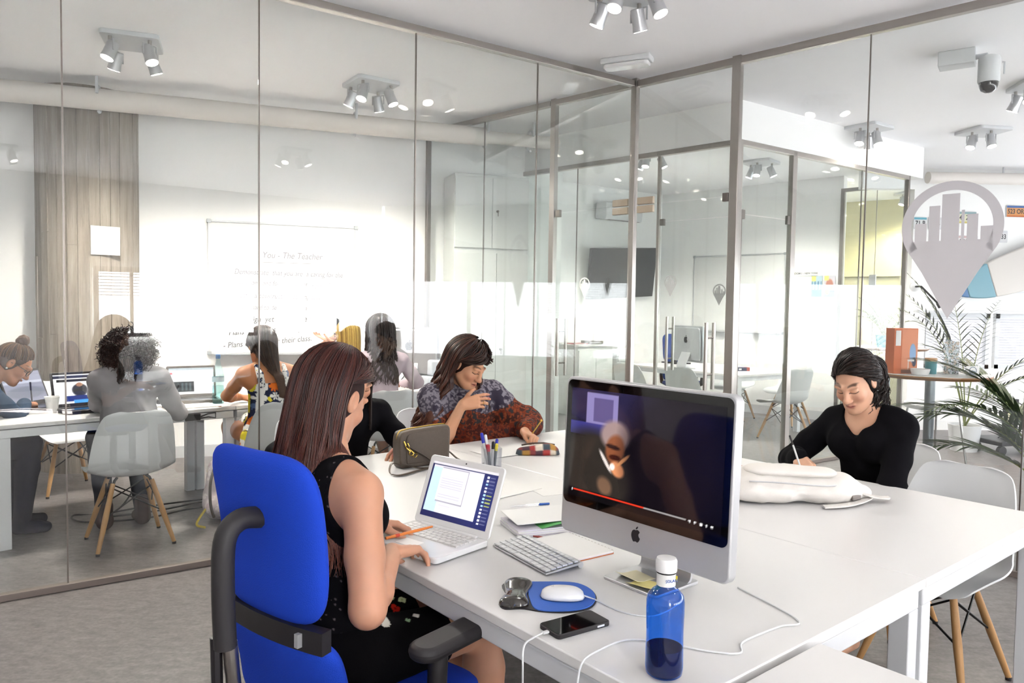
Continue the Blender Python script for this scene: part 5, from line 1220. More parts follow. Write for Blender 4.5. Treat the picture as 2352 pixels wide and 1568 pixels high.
mb = MB(); mb.cyl((0, 0, 0), (.05, .0, .075), .004, n=8); mb.build('barrel', 'gold', pe); mb = MB(); mb.ball((.053, 0, .08), .008, 10); mb.build('tip_charm', 'gold', pe)
ring = MB(); ring.tube([p.arm[1][2] + A3(.115, .015, .012) + A3(0, .010 * math.cos(a), .010 * math.sin(a)) for a in np.linspace(0, 2 * PI, 16)], .0016, 6); p.mb('ring', ring, 'gold')

# ---------------- woman in the black V-neck
p = Fig('person', 'dark-haired woman in a black V-neck top writing at the far side of the desk', (1.70, 3.42, .54), 214, lean=10, side=2, torso=.475, skin='#e2b093', gaze=(8, -30, 5), headoff=(.01, .05, -.015), neck=.12, build=1.0, sw=.165)
p.set_arm(1, (1.30, 3.33, .80), (-.5, .75, -.8), r=(.052, .046, .044, .028)); p.set_arm(0, (1.50, 3.05, .52), (.35, -.2, -.6), r=(.052, .046, .044, .028)); p.std_legs()
p.finish(.009, .0026, hands=[(1, dict(d=A3(-.15, -.95, -.25), n=A3(.35, -.1, -1), curl=(48, 52, 56, 60), bend2=(52, 56, 58, 58), thumb=(30, 34), spread=1)), (0, dict(d=A3(-.7, .4, -.1), n=A3(0, 0, -1), curl=(15, 18, 20, 22), thumb=(25, 15)))], paint=dict(brow='#20120f', lips='#a04a48', blush=.3))
tp = SDF(); tp.p = [q for q in p.body.p[:6]] + p.arms.p; tp = tp.grow(.011); p.bust(tp, .072)
tp.clip(p.P - p.S * .05, -p.S)
vpt = p.chest + p.S * .045 + p.Fc * .16
tp.cap(p.N + p.S * .09 + p.Fc * .02, p.N - p.S * .005 + p.Fc * .05, .082, .076, k=.01, sub=True)
tp.cap(p.N + p.Fc * .06, vpt, .066, .010, k=.008, sub=True, ax=p.Fc, fl=4.)
wR, eR = p.arm[1][2], p.arm[1][1]; dR = N3(wR - eR); tp.clip(wR - dR * .02, dR) if False else None
p.cloth('jumper', tp, None, .0055, fold=.010, fs=12, paint=solid('#0d0c11'))
V, F = hair_cap(p.hf, 1., .006, wide=.026).mesh(.005); p.add('hair_cap', V, F, 'hair_base', solid('#150d0c')(V))
V, F, C, tail0 = hair_back(p.hf, 1., 2000, 20, 31, tail=(-.50, -.74, -.42), dark='#0e0807', light='#33201b', r=(.0024, .0018), puff=.028, wave=.004, phi=(-118, 118), line=(.66, 1.25)); p.add('hair', V, F, 'hair', C)
V, F, C = hair_fall((tail0, p.hf[1], p.hf[2], p.hf[3]), .50, 620, 18, 32, phi=(0, 360), length=.19, dark='#0e0807', light='#33201b', r=(.0026, .0012), wave=.016, wl=.055, flare=.5, puff=.03, lenvar=.5); p.add('ponytail', V, F, 'hair', C)
for sg in (-1, 1):
    er = MB(); er.ball(tuple(p.hc + p.hf[1] * (.084 * sg) - p.hf[3] * .043 - p.hf[2] * .008), .0065, 10); p.mb('earring', er, 'black_gloss')
pe = thing('pen', 'white pen with a dark end in the hand of the woman in black', 'pen', tuple(p.arm[1][2] + A3(-.03, -.085, -.015)))
mb = MB(); mb.cyl((0, 0, 0), (-.02, .035, .085), .004, n=8); mb.build('barrel', 'white_plastic', pe); mb = MB(); mb.cyl((-.02, .035, .085), (-.031, .05, .125), .0042, n=8); mb.build('end', 'black_plastic', pe)

# ---------------- person in black hidden behind the auburn woman
p = Fig('person', 'person in a black long-sleeved top mostly hidden behind the auburn woman', (-.93, 3.95, .54), -52, lean=24, torso=.44, skin='#d8a284', gaze=(0, -30, 0), neck=.10, build=.98)
p.set_arm(0, (-.50, 3.58, .775), (.6, -.1, -.8)); p.set_arm(1, (-.93, 3.42, .775), (-.9, -.2, -.5)); p.std_legs()
p.finish(.010, .004, hands=[(0, dict(d=A3(-.3, -.9, 0), n=A3(0, 0, -1), curl=(25, 28, 30, 32))), (1, dict(d=A3(.7, -.5, 0), n=A3(0, 0, -1), curl=(25, 28, 30, 32)))])
tp = SDF(); tp.p = p.body.p[:6] + p.arms.p; tp = tp.grow(.012); tp.clip(p.P - p.S * .05, -p.S); p.cloth('jumper', tp, None, .008, fold=.012, fs=12, paint=solid('#0d0c11'))
V, F = hair_cap(p.hf, 1., .006).mesh(.007); p.add('hair_cap', V, F, 'hair_base', solid('#1c1210')(V))
V, F, C = hair_fall(p.hf, 1., 500, 16, 41, phi=(60, 300), length=.25, cols=[(p.N, p.hc, .06, .06), (p.sh[0], p.sh[1], .075, .075)], dark='#120b0a', light='#3a241c', r=(.004, .002)); p.add('hair', V, F, 'hair', C)
# ================================================================== BLUE OFFICE CHAIR
def make_office_chair(t, fabric, full=True):
    """local: y forward, x right; seat top near z .47"""
    def pillow(name, w0, w1, fn, th, ex=5., n=22, skew=0.):
        """upholstered pad: rounded-rectangle outline, both faces bulge and meet in a soft rim; fn(a, b) -> centre point, unit normal"""
        g = np.sin(np.linspace(-PI / 2, PI / 2, n)); top = []; bot = []
        for b_ in g:
            rt = []; rb = []
            for a_ in g:
                m_ = max(abs(a_), abs(b_)); l_ = (abs(a_) ** ex + abs(b_) ** ex) ** (1 / ex) if m_ > 0 else 1; k_ = m_ / l_ if l_ else 0
                x, y = a_ * k_, b_ * k_; p_, nn = fn(x * (w0 + (w1 - w0) * (y + 1) / 2), y); h_ = th / 2 * (max(0, 1 - m_ ** 7)) ** .5
                rt.append(p_ + nn * h_); rb.append(p_ - nn * h_)
            top.append(rt); bot.append(rb)
        mb = MB(); N_ = n
        for G, fl in ((top, 0), (bot, 1)):
            b0 = len(mb.v); mb.v += [tuple(q_) for r_ in G for q_ in r_]
            for i in range(N_ - 1):
                for j in range(N_ - 1): q_ = (b0 + i * N_ + j, b0 + i * N_ + j + 1, b0 + (i + 1) * N_ + j + 1, b0 + (i + 1) * N_ + j); mb.f.append(q_ if fl else q_[::-1])
        return mb.build(name, fabric, t, angle=180)
    def back(z0, z1, y0, y1, dep): return lambda x, y: (A3(x, y0 + (y1 - y0) * (y + 1) / 2 + dep * (x / .2) ** 2 + .012 * math.cos(y * PI / 2), z0 + (z1 - z0) * (y + 1) / 2), N3(A3(-.10 * x / .2, 1, .12)))
    pillow('upper_backrest', .185, .198, back(.745, 1.135, -.285, -.335, .022), .062)
    pillow('lower_backrest', .20, .205, back(.49, .72, -.235, -.285, .022), .062, 6.)
    mb = MB(); rows = [[(.195 * j, -.285 + .022 * j * j, z) for j in np.linspace(-1, 1, 11)] for z in (.705, .755)]; sheet(mb, rows, .03); mb.build('joint_strip', 'black_plastic', t)
    for j in (-.14, .14): mb = MB(); mb.box((j, -.30, .73), (.012, .03, .03)); mb.build('joint_clip', 'aluminium', t)
    pts = [(.03, -.33, .985), (.03, -.38, .99), (.03, -.415, .955), (.03, -.42, .85), (.03, -.415, .72)]
    mb = MB(); mb.tube([tuple(x) for x in catmull(pts, 22)], [.024] * 22, 12); mb.build('back_bracket', 'black_soft', t)
    mb = MB(); mb.tube([(.03, -.405, .73), (.03, -.385, .52), (.0, -.30, .40), (-.0, -.06, .385)], .016, 10); mb.build('back_bar', 'steel', t)
    mb = MB(); mb.tube([(.01, -.425, .74), (.01, -.42, .5), (.0, -.34, .37)], .013, 8); mb.build('lever_cover', 'black_plastic', t)
    pillow('seat', .24, .235, lambda x, y: (A3(x, .01 + .245 * y, .445 - .02 * max(0, y - .5) + .010 * (x / .24) ** 2), A3(0, 0, 1)), .075, 5.)
    mb = MB(); mb.cyl((0, 0, .08), (0, 0, .41), .027, n=16); mb.build('gas_lift', 'black_plastic', t)
    mb = MB(); mb.box((0, 0, .395), (.2, .24, .04)); mb.build('mechanism', 'black_plastic', t, bevel=.01)
    for k in range(5):
        a = 2 * PI * k / 5 + .3; d = Vector((math.cos(a), math.sin(a), 0)); lg = MB(); lg.tube([d * .02 + Vector((0, 0, .105)), d * .17 + Vector((0, 0, .095)), d * .31 + Vector((0, 0, .075))], [.028, .022, .016], 10); L_ = lg.build('base_spoke', 'black_plastic', t)
        mb = MB(); q = d * .31; n_ = Vector((-d.y, d.x, 0)); mb.cyl(tuple(q + n_ * .022 + Vector((0, 0, .03))), tuple(q - n_ * .022 + Vector((0, 0, .03))), .03, n=14); mb.build('castor', 'black_plastic', L_)
    if full:
        for sg in (1, -1):
            mb = MB(); mb.prism(rrect(.24, .085, [.03, .04, .04, .03]), .035, frame((sg * .285, .02, .645), (0, 1, 0), (-1, 0, 0), (0, 0, 1))); pad = mb.build('armrest', 'black_soft', t, bevel=.014, seg=3)
            mb = MB(); mb.tube([(sg * .285, -.02, .64), (sg * .29, -.03, .55), (sg * .28, -.03, .45), (sg * .20, -.02, .41), (sg * .08, 0, .40)], [.024, .024, .026, .022, .02], 10); mb.build('arm_post', 'black_plastic', pad)
        mb = MB(); mb.tube([(.245, -.19, .46), (.25, -.20, .54), (.247, -.205, .60)], [.03, .028, .024], 12); mb.build('arm_knob', 'black_plastic', t)
    return t
oc = thing('office_chair', 'bright blue upholstered office chair carrying the auburn woman', 'office chair', (-.375, 1.92, 0), R(52 - 90))
make_office_chair(oc, 'blue_fabric')
# people's own shell chairs round the near desks
chair((1.74, 3.52), 214, 'white shell chair that the woman in black sits on')
chair((-.42, 4.42), -58, 'pale shell chair that the woman with the shawl sits on')
chair((-1.02, 4.06), -52, 'white shell chair of the hidden person in black')

# ================================================================== CLASSROOM BEHIND THE LEFT GLASS
# row of desks along the 44-degree line
Dd = Vector((math.cos(R(43.8)), math.sin(R(43.8)))); Dn = Vector((-Dd.y, Dd.x)); D0 = Vector((-2.95, 4.26))
def DD(s_, n_): return D0 + Dd * s_ + Dn * n_
def row_desk(label, s0, s1, n0, n1, legs=((0, 0), (1, 0), (0, 1), (1, 1))):
    p_ = DD(s0, n0); t = thing('desk', label, 'desk', (p_.x, p_.y, 0), R(43.8), 'white office desks'); w_, d_ = s1 - s0, n1 - n0
    mb = MB(); mb.box((w_ / 2, d_ / 2, TZ - .0125), (w_, d_, .025)); mb.build('tabletop', 'white_laminate', t, bevel=.003)
    for (cx, cy, sx, sy) in ((w_ / 2, .03, w_ - .02, .04), (w_ / 2, d_ - .03, w_ - .02, .04), (.03, d_ / 2, .04, d_ - .1), (w_ - .03, d_ / 2, .04, d_ - .1)): mb = MB(); mb.box((cx, cy, TZ - .055), (sx, sy, .05)); mb.build('frame_beam', 'white_metal', t, bevel=.003)
    for x, y in legs: mb = MB(); mb.box((min(max(x * w_, .035), w_ - .035), min(max(y * d_, .035), d_ - .035), (TZ - .08) / 2), (.06, .06, TZ - .08)); mb.build('leg', 'white_metal', t, bevel=.003)
    return t
row_desk('white classroom desk with the black laptops, at the far left', 0, 1.40, 0, .80)
row_desk('white classroom desk in front of the woman in the floral dress', 1.405, 2.80, 0, .80)
row_desk('white classroom desk carrying the grey computer and the printer', 2.805, 3.75, 0, .85)
chair((-2.31, 4.49), 128, 'white shell chair in front of the left glass, under the woman in grey')
chair((-1.61, 5.02), 128, 'white shell chair of the woman in the floral dress')
chair((-.99, 5.78), 118, 'white shell chair behind the woman with long wavy dark hair')
chair((-3.42, 5.72), -40, 'empty white shell chair beyond the classroom desk, in front of the column')
chair((-3.46, 4.34), 40, 'white shell chair of the girl in denim at the left edge')
chair((-1.40, 7.0), 196, 'white shell chair of the blonde woman')

# ---------------- girl in the denim jacket
p = Fig('person', 'girl with a hair bun and black glasses in a denim jacket, writing', (-3.38, 4.42, .55), 40, lean=27, torso=.47, skin='#b97f5e', gaze=(-12, -42, 0), headoff=(.0, .10, -.05), neck=.115, build=.95)
p.set_arm(1, (-3.16, 4.83, .785), (.55, -.75, -.6)); p.set_arm(0, (-3.36, 5.0, .775), (-.8, .2, -.5)); p.std_legs()
p.finish(.010, .0035, legs=False, hands=[(1, dict(d=A3(-.05, .9, -.1), n=A3(-.3, .1, -1), curl=(46, 50, 54, 58), bend2=(50, 54, 56, 56), thumb=(30, 30), spread=1)), (0, dict(d=A3(.6, .3, 0), n=A3(0, 0, -1), curl=(15, 18, 20, 22)))], paint=dict(brow='#2a1812', lips='#8d4a40'))
tp = SDF(); tp.p = p.body.p[:6] + p.arms.p; tp = tp.grow(.014); tp.clip(p.P - p.S * .05, -p.S); tp.cap(p.N + p.S * .12, p.N + p.S * .03 + p.Fc * .04, .07, .06, k=.01, sub=True)
p.cloth('denim_jacket', tp, None, .008, fold=.012, fs=12, paint=solid('#33465c'))
hd = SDF(); hd.cap(p.N + p.Rc * -.06 - p.Fc * .03, p.N + p.Rc * .07 + p.Fc * .0, .042, k=.03); hd.cap(p.N - p.Fc * .05, p.N - p.Fc * .07 - p.S * .06, .05, .06, k=.04); p.cloth('hood', hd, None, .008, fold=.01, paint=solid('#5c7186'))
bl = SDF(); bl.p = p.body.p[1:4]; bl = bl.grow(.018); bl.clip(p.N + p.Fc * .07, -p.Fc); p.cloth('blue_shirt', bl, None, .010, paint=solid('#1a2f9c'))
jl = SDF(); jl.p = [p.body.p[0]] + p.legs.p; jl = jl.grow(.010); p.cloth('jeans', jl, None, .010, fold=.008, paint=solid('#12142a'))
V, F = hair_cap(p.hf, 1., .003, wide=.013).mesh(.006); p.add('hair_cap', V, F, 'hair_base', solid('#3a261c')(V))
V, F, C, tl = hair_back(p.hf, 1., 700, 16, 51, tail=(0, -.42, .90), dark='#2a1a12', light='#7a5636', r=(.003, .0024), puff=.012, phi=(-170, 170), line=(.62, .9)); p.add('hair', V, F, 'hair', C)
S_ = SDF(); S_.ell(tl + p.hf[3] * .02, (.038, .038, .034), k=.01); S_.ell(tl + p.hf[3] * .035 + p.hf[1] * .012, (.026, .026, .022), k=.01); V, F = S_.mesh(.005); V = fold_disp(V, F, .010, 60); p.add('hair_bun', V, F, 'hair', solid('#4a3020')(V))
def glasses(p, m='black_gloss', s=1.):
    g = MB(); c, r_, f, u = p.hf; P_ = lambda x, y, z: c + r_ * x + f * y + u * z
    for sg in (-1, 1):
        g.tube([P_(.031 * sg + .024 * math.cos(a), .104 - .012 * abs(math.cos(a)) * (math.cos(a) * sg > 0), .006 + .019 * math.sin(a)) for a in np.linspace(0, 2 * PI, 20)], .0028, 6)
        g.tube([P_(.055 * sg, .094, .014), P_(.076 * sg, .03, .014), P_(.082 * sg, -.02, .006)], .0025, 6)
    g.tube([P_(-.008, .106, .010), P_(.008, .106, .010)], .0025, 6); return p.mb('glasses', g, m)
glasses(p); er = MB(); er.ball(tuple(p.hc + p.hf[1] * .086 - p.hf[3] * .034 - p.hf[2] * .01), .006, 10); p.mb('earring', er, 'white_gloss')
pe = thing('pen', 'dark blue pen upright in the hand of the girl in denim', 'pen', tuple(p.arm[1][2] + A3(0, .075, -.02)))
mb = MB(); mb.cyl((0, 0, 0), (-.012, .0, .15), .005, n=8); mb.build('barrel', 'marker_grey', pe); mb = MB(); mb.cyl((-.009, 0, .10), (-.013, 0, .155), .006, n=8); mat('navy_plastic', '#1b2350', .4); mb.build('cap', 'navy_plastic', pe)

# ---------------- woman in grey from behind
p = Fig('person', 'woman with dark curly hair in a grey cardigan seen from behind, writing', (-2.36, 4.60, .56), 128, lean=4, torso=.47, skin='#c98e6e', gaze=(6, -22, 0), neck=.11, build=1.0, headoff=(0, .01, 0))
p.set_arm(1, (-2.30, 5.04, .785), (.6, .0, -1.)); p.set_arm(0, (-2.66, 4.95, .78), (-.5, -.3, -1.)); p.std_legs(reach=.40, back=.12)
p.finish(.010, .005, legs=False, hands=[(1, dict(d=A3(-.45, .8, 0), n=A3(-.3, 0, -1), curl=(46, 50, 54, 58), bend2=(50, 54, 56, 56), thumb=(30, 30))), (0, dict(d=A3(.2, .9, 0), n=A3(0, 0, -1), curl=(20, 22, 24, 26)))])
tp = SDF(); tp.p = p.body.p[:6] + p.arms.p; tp = tp.grow(.014); tp.cap(p.waist, p.P - p.S * .04, .15, .17, k=.05); tp.clip(p.P - p.S * .11, -p.S); p.cloth('cardigan', tp, None, .008, fold=.014, fs=11, paint=solid('#9a979b'))
jl = SDF(); jl.p = [p.body.p[0]] + p.legs.p; jl = jl.grow(.010); p.cloth('trousers', jl, None, .010, fold=.008, paint=solid('#20222e'))
for i in (0, 1):
    an = p.legs.p[i * 4 + 3]; bt = SDF(); bt.cap(an[1] + p.Z * .10, an[1], .048, .045, k=.02); bt.cap(an[1], an[2], .046, .038, k=.02); bt.clip(A3(0, 0, .004), (0, 0, -1)); p.cloth('ankle_boot', bt, None, .008, paint=solid('#4a3a36'))
S_ = SDF(); S_.ell(p.hc + A3(0, 0, .01), (.112, .112, .115), k=.02); S_.ell(p.hc + A3(0, 0, -.05), (.12, .12, .075), k=.04); S_.ell(p.hc + p.hf[2] * .12 - p.Z * .03, (.07, .08, .10), k=.01, sub=True); V, F = S_.mesh(.007); V = fold_disp(V, F, .022, 34, (1, 1, 1)); p.add('hair_cap', V, F, 'hair_base', solid('#1a1215')(V))
V, F, C = hair_curls(p.hc + A3(0, 0, .0), np.stack([p.hf[1], p.hf[2], p.hf[3]], 1), (.13, .13, .13), 2600, 14, 61, '#130c0f', '#3d2a29', r=(.0038, .0022), turn=.011, length=.075, skip=lambda d: (d[:, 1] > .55)); p.add('hair', V, F, 'hair', C)
V, F, C = hair_fall((p.N - p.Fc * .09 + p.Z * .02 - p.Rc * .03, p.hf[1], p.hf[2], p.hf[3]), .42, 260, 14, 62, phi=(0, 360), length=.11, dark='#1a1210', light='#4a3428', r=(.0035, .0015), wave=.012, wl=.05, flare=.3, puff=.03, lenvar=.5); p.add('hair_lock', V, F, 'hair', C)
pe = thing('pen', 'dark pen in the hand of the woman in grey', 'pen', tuple(p.arm[1][2] + A3(-.03, .07, -.02)))
mb = MB(); mb.cyl((0, 0, 0), (.05, -.02, .12), .005, n=8); mb.build('barrel', 'navy_plastic', pe); mb = MB(); mb.cyl((.045, -.018, .108), (.055, -.022, .13), .006, n=8); mb.build('cap', 'black_plastic', pe)

# ---------------- woman in the floral dress
p = Fig('person', 'woman in a sleeveless floral dress seen from behind, leaning on the classroom desk', (-1.66, 5.12, .56), 132, lean=5, side=0, torso=.47, skin='#c07f55', gaze=(-12, -20, 6), neck=.11, build=1.0, headoff=(-.03, .0, -.01))
p.set_arm(0, (-1.98, 5.42, .775), (-.9, -.2, -.7)); p.set_arm(1, (-1.42, 5.60, .775), (.8, .3, -.7)); p.std_legs()
p.finish(.009, .004, hands=[(0, dict(d=A3(.8, .5, 0), n=A3(0, 0, -1), curl=(20, 22, 24, 26))), (1, dict(d=A3(-.5, .8, 0), n=A3(0, 0, -1), curl=(20, 22, 24, 26)))])
KN = (('#e6d43c', '#8a7a2a', .95, 3), ('#e8752c', '#e8a02c', .70, 8), ('#efedea', '#c9c6c2', .90, 6), ('#e9e6e2', '#d8c83c', .85, 7), ('#5a6f96', '#1c2440', .62, 5), ('#f1eeea', '#e8752c', .8, 7))
tp = SDF(); tp.p = p.body.p[:3]; tp = tp.grow(.012); tp.p.append(('cap', p.P + p.S * .0, p.P + p.F * .30 - p.Z * .0, .155, .13, .05, None, 1., False)); tp.clip(p.N - p.S * .115, p.S)
V, F = tp.mesh(.0055); V = fold_disp(V, F, .006, 14); p.add('dress', V, F, 'cloth', flowers(V, '#2a2f4a', 3.3, .072, KN))
fl = SDF(); fl.cap(p.P - p.Rt * .20 - p.F * .10 + p.Z * .02, p.P - p.Rt * .23 - p.F * .16 - p.Z * .28, .05, .06, k=.03, ax=p.F, fl=.5); V, F = fl.mesh(.006); p.add('dress_hem', V, F, 'cloth', flowers(V, '#2a2f4a', 8.3, .062, KN))
for sg in (-1, 1):
    st = SDF(); st.cap(p.N - p.S * .125 + p.Rc * (.085 * sg) - p.Fc * .092, p.N - p.S * .055 + p.Rc * (.090 * sg) - p.Fc * .078, .024, .022, k=.01); st.cap(p.N - p.S * .055 + p.Rc * (.090 * sg) - p.Fc * .078, p.N - p.S * .005 + p.Rc * (.095 * sg) - p.Fc * .03, .022, .022, k=.01); V, F = st.mesh(.005); p.add('strap', V, F, 'cloth', flowers(V, '#23263e', 5.1, .03, KN[2:]))
cols = [(p.P, p.chest, .12, .13), (p.chest, p.N, .125, .065), (p.sh[0], p.sh[1], .066, .066), (p.N, p.hc, .058, .058)]
V, F = hair_cap(p.hf, 1., .006).mesh(.007); p.add('hair_cap', V, F, 'hair_base', solid('#2e241f')(V))
gt = lambda t: p.N + p.Rc * (.045 + .05 * t) - p.Fc * (.085 + .03 * t) + p.Z * (.06 - .30 * t)
V, F, C = hair_fall(p.hf, 1., 1000, 20, 71, phi=(40, 320), root_th=(1, 40), length=.36, cols=cols, dark='#211612', light='#5a4030', tips='#5e3c26', r=(.003, .0016), wave=.006, wl=.2, puff=.02, gather=(gt, .85)); p.add('hair', V, F, 'hair', C)

# ---------------- blonde woman
p = Fig('person', 'blonde woman raising an open hand towards the whiteboard', (-1.475, 6.98, .58), 196, lean=3, torso=.46, skin='#c98a66', gaze=(-28, -8, 0), neck=.115, build=.92, headoff=(0, .02, 0))
p.set_arm(0, (-1.64, 6.80, 1.115), (-.2, -.2, -.9)); p.set_arm(1, (-1.60, 6.98, 1.20), (-.2, .6, -.9)); p.std_legs()
p.finish(.010, .004, hands=[(0, dict(d=A3(-.85, -.1, .35), n=A3(.3, .1, 1), curl=(4, 6, 10, 14), bend2=(6, 8, 12, 14), thumb=(55, 10), spread=5)), (1, dict(d=A3(-.2, .1, .9), n=A3(-.9, 0, -.2), curl=(40, 44, 48, 50)))], paint=dict(brow='#7a5a38'))
tp = SDF(); tp.p = p.body.p[:3]; tp = tp.grow(.012); tp.clip(p.N - p.S * .10, p.S); p.cloth('top', tp, None, .009, paint=solid('#d8cfc8'))
cols = [(p.chest, p.N, .125, .065), (p.sh[0], p.sh[1], .064, .064), (p.N, p.hc, .058, .058)]
V, F = hair_cap(p.hf, 1., .004).mesh(.007); p.add('hair_cap', V, F, 'hair_base', solid('#9a7c40')(V))
V, F, C = hair_fall(p.hf, 1., 1000, 18, 81, phi=(48, 312), root_th=(1, 30), length=.36, cols=cols, dark='#8a6a34', light='#e2c36e', r=(.003, .0016), puff=.016, wave=.003); p.add('hair', V, F, 'hair', C)
glasses(p)
ph = thing('phone', 'small black phone held up by the blonde woman in front of her face', 'phone', (-1.625, 6.93, 1.295), R(10))
mb = MB(); mb.prism(rrect(.135, .066, .010), .009, Matrix.Rotation(R(28), 4, 'Y') @ frame((0, 0, 0), (1, 0, 0), (0, 0, 1), (0, -1, 0))); mb.build('case', 'black_plastic', ph, bevel=.002)
mb = MB(); mb.prism(rrect(.125, .058, .008), .001, Matrix.Rotation(R(28), 4, 'Y') @ frame((0, -.009, 0), (1, 0, 0), (0, 0, 1), (0, -1, 0))); mb.build('back_panel', 'black_gloss', ph)

# ---------------- woman with long dark wavy hair
p = Fig('person', 'woman with long dark wavy hair and a pale pink top seen from behind', (-1.03, 5.88, .57), 112, lean=4, torso=.50, skin='#c98e6e', gaze=(10, -12, 0), neck=.13, build=1.0)
p.set_arm(0, (-1.20, 6.28, .80), (-.9, 0, -.6)); p.set_arm(1, (-.92, 6.34, .80), (.9, 0, -.6)); p.std_legs()
p.finish(.011, .005, hands=[(0, dict(d=A3(0, 1, 0), n=A3(0, 0, -1), curl=(20, 22, 24, 26))), (1, dict(d=A3(0, 1, 0), n=A3(0, 0, -1), curl=(20, 22, 24, 26)))])
tp = SDF(); tp.p = p.body.p[:6] + p.arms.p; tp = tp.grow(.013); tp.clip(p.P - p.S * .06, -p.S); p.cloth('pink_top', tp, None, .009, fold=.010, fs=12, paint=solid('#cdbcc4'))
cols = [(p.P, p.chest, .135, .145), (p.chest, p.N, .14, .075), (p.sh[0], p.sh[1], .075, .075), (p.N, p.hc, .058, .058)]
V, F = hair_cap(p.hf, 1., .006).mesh(.008); p.add('hair_cap', V, F, 'hair_base', solid('#201a1a')(V))
V, F, C = hair_fall(p.hf, 1.05, 1100, 22, 91, phi=(40, 320), root_th=(1, 35), length=.44, cols=cols, dark='#161112', light='#453430', tips='#4e3a30', r=(.0034, .0016), wave=.016, wl=.10, puff=.026, lenvar=.35, flare=.1); p.add('hair', V, F, 'hair', C)
# ================================================================== CLASSROOM THINGS
def wall20(s_, off=0.): q = w0 + d20 * s_ + n20 * off; return q
mat('ink_dark', '#2e2c34', .6); mat('ink_faint', '#77757e', .6)
WBs = (Vector((-2.866, 7.065)) - w0).dot(d20)
def white_board(name, label, o, dx, W_, z0, z1, nx, corner='aluminium_grey'):
    """o: left foot (xy), dx along the wall, nx out of the wall"""
    t = thing(name, label, 'whiteboard', (o.x, o.y, z0), math.atan2(dx.y, dx.x)); H_ = z1 - z0
    mb = MB(); mb.box((W_ / 2, -.011, H_ / 2), (W_, .018, H_)); mb.build('panel', 'board_white', t)
    for (cx, cz, sx, sz) in ((W_ / 2, H_, W_, .02), (W_ / 2, 0, W_, .02), (0, H_ / 2, .02, H_), (W_, H_ / 2, .02, H_)): mb = MB(); mb.box((cx, -.014, cz), (sx, .026, sz)); mb.build('frame_bar', 'aluminium', t, bevel=.003)
    for cx in (0, W_):
        for cz in (0, H_): mb = MB(); mb.box((cx, -.016, cz), (.04, .03, .036)); mb.build('corner_cap', corner, t, bevel=.004)
    mb = MB(); mb.box((W_ * .5, -.055, -.012), (W_ * .94, .075, .012)); mb.build('pen_tray', 'aluminium_grey', t, bevel=.003)
    return t
wb = white_board('whiteboard', 'large whiteboard with handwritten teaching notes on the classroom back wall', Vector((-2.866, 7.065)), d20, 1.364, .985, 2.228, n20)
def scribble(x, z, txt, size, m, rot_=0, sx=1.):
    text_mesh(txt, size, 'handwriting', m, frame((x, -.0212, z), (1, 0, 0), (0, 0, 1), (0, -1, 0)) @ Matrix.Rotation(R(rot_), 4, 'Z'), wb, .0008, shear=.22, sx=sx)
Hb = 1.243
scribble(.47, Hb * (1 - .265), 'You - The Teacher', .085, 'ink_faint', 0, .86)
mb = MB(); mb.box((.70, -.0215, Hb * .70), (.46, .001, .004)); mb.build('underline', 'ink_faint', wb)
scribble(.22, Hb * (1 - .395), 'Demonstrate  that you are  a caring for the', .072, 'ink_faint', -.5, .80)
scribble(.22, Hb * (1 - .475), 'classroom  and for the  person is good ?', .068, 'ink_faint', -.5, .80)
scribble(.22, Hb * (1 - .575), 'creates a constructive learning space', .070, 'ink_faint', -.5, .80)
scribble(.22, Hb * (1 - .665), 'works hard to develop  and motivate', .068, 'ink_faint', -.3, .80)
scribble(.17, Hb * (1 - .765), '- sets  high  yet  achievable things', .078, 'ink_dark', 1, .85)
scribble(.97, Hb * (1 - .775), 'Tricky', .075, 'ink_dark', 8, .8)
scribble(.17, Hb * (1 - .865), 'Plans  &  works  steadily', .080, 'ink_dark', 4, .85)
scribble(.12, Hb * (1 - .965), '- Plans of length or their class.', .078, 'ink_dark', 5, .86)
mb = MB(); q = wall20(WBs + .23, .026); o = mb.box((0, 0, 0), (.17, .001, .085)).build('sticky_sheet', None); mat('lilac_paper', '#cfd3ea', .7); o.data.materials.append(MATS['lilac_paper']); o.location = (q.x, q.y, 1.31); o.rotation_euler = (0, 0, R(20)); tag(o, 'lilac sheet stuck under the word sets on the whiteboard', 'paper')
# pale sheet in place of a reflection over the concrete column
mb = MB(); mb.box((0, 0, 0), (.22, .003, .24)); o = mb.build('reflection_sheet', 'paper'); o.location = (-3.45, 6.345, 1.97); o.rotation_euler = (0, 0, R(38)); tag(o, 'white sheet standing in for a reflection on the concrete column', 'reflection_sheet')

# laptops, bottle, cup, can on the classroom desk
def far_laptop(label, xy_, rz, w_, d_, ang, scr, body='black_plastic'):
    t = thing('laptop', label, 'laptop', (xy_[0], xy_[1], TZ), R(rz), 'classroom laptops')
    mb = MB(); mb.prism(rrect(w_, d_, .01), .022, Matrix.Translation((0, 0, .002))); mb.build('base', body, t, bevel=.003)
    mb = MB(); mb.box((0, -.01, .0245), (w_ * .88, d_ * .5, .002)); mb.build('keyboard_plate', 'dark_screen', t)
    lm_ = Matrix.Translation((0, d_ / 2, .022)) @ Matrix.Rotation(R(-ang), 4, 'X') @ frame((0, 0, d_ * .5), (1, 0, 0), (0, 0, 1), (0, -1, 0))
    l_ = MB(); l_.prism(rrect(w_, d_, .01), .01, lm_ @ Matrix.Translation((0, 0, -.01))); ld = l_.build('lid', body, t, bevel=.003)
    paint_grid('lcd', w_ - .03, d_ - .04, 46, 40, scr, 'screen_lit', lm_ @ Matrix.Translation((0, .003, .0008)), ld); return t
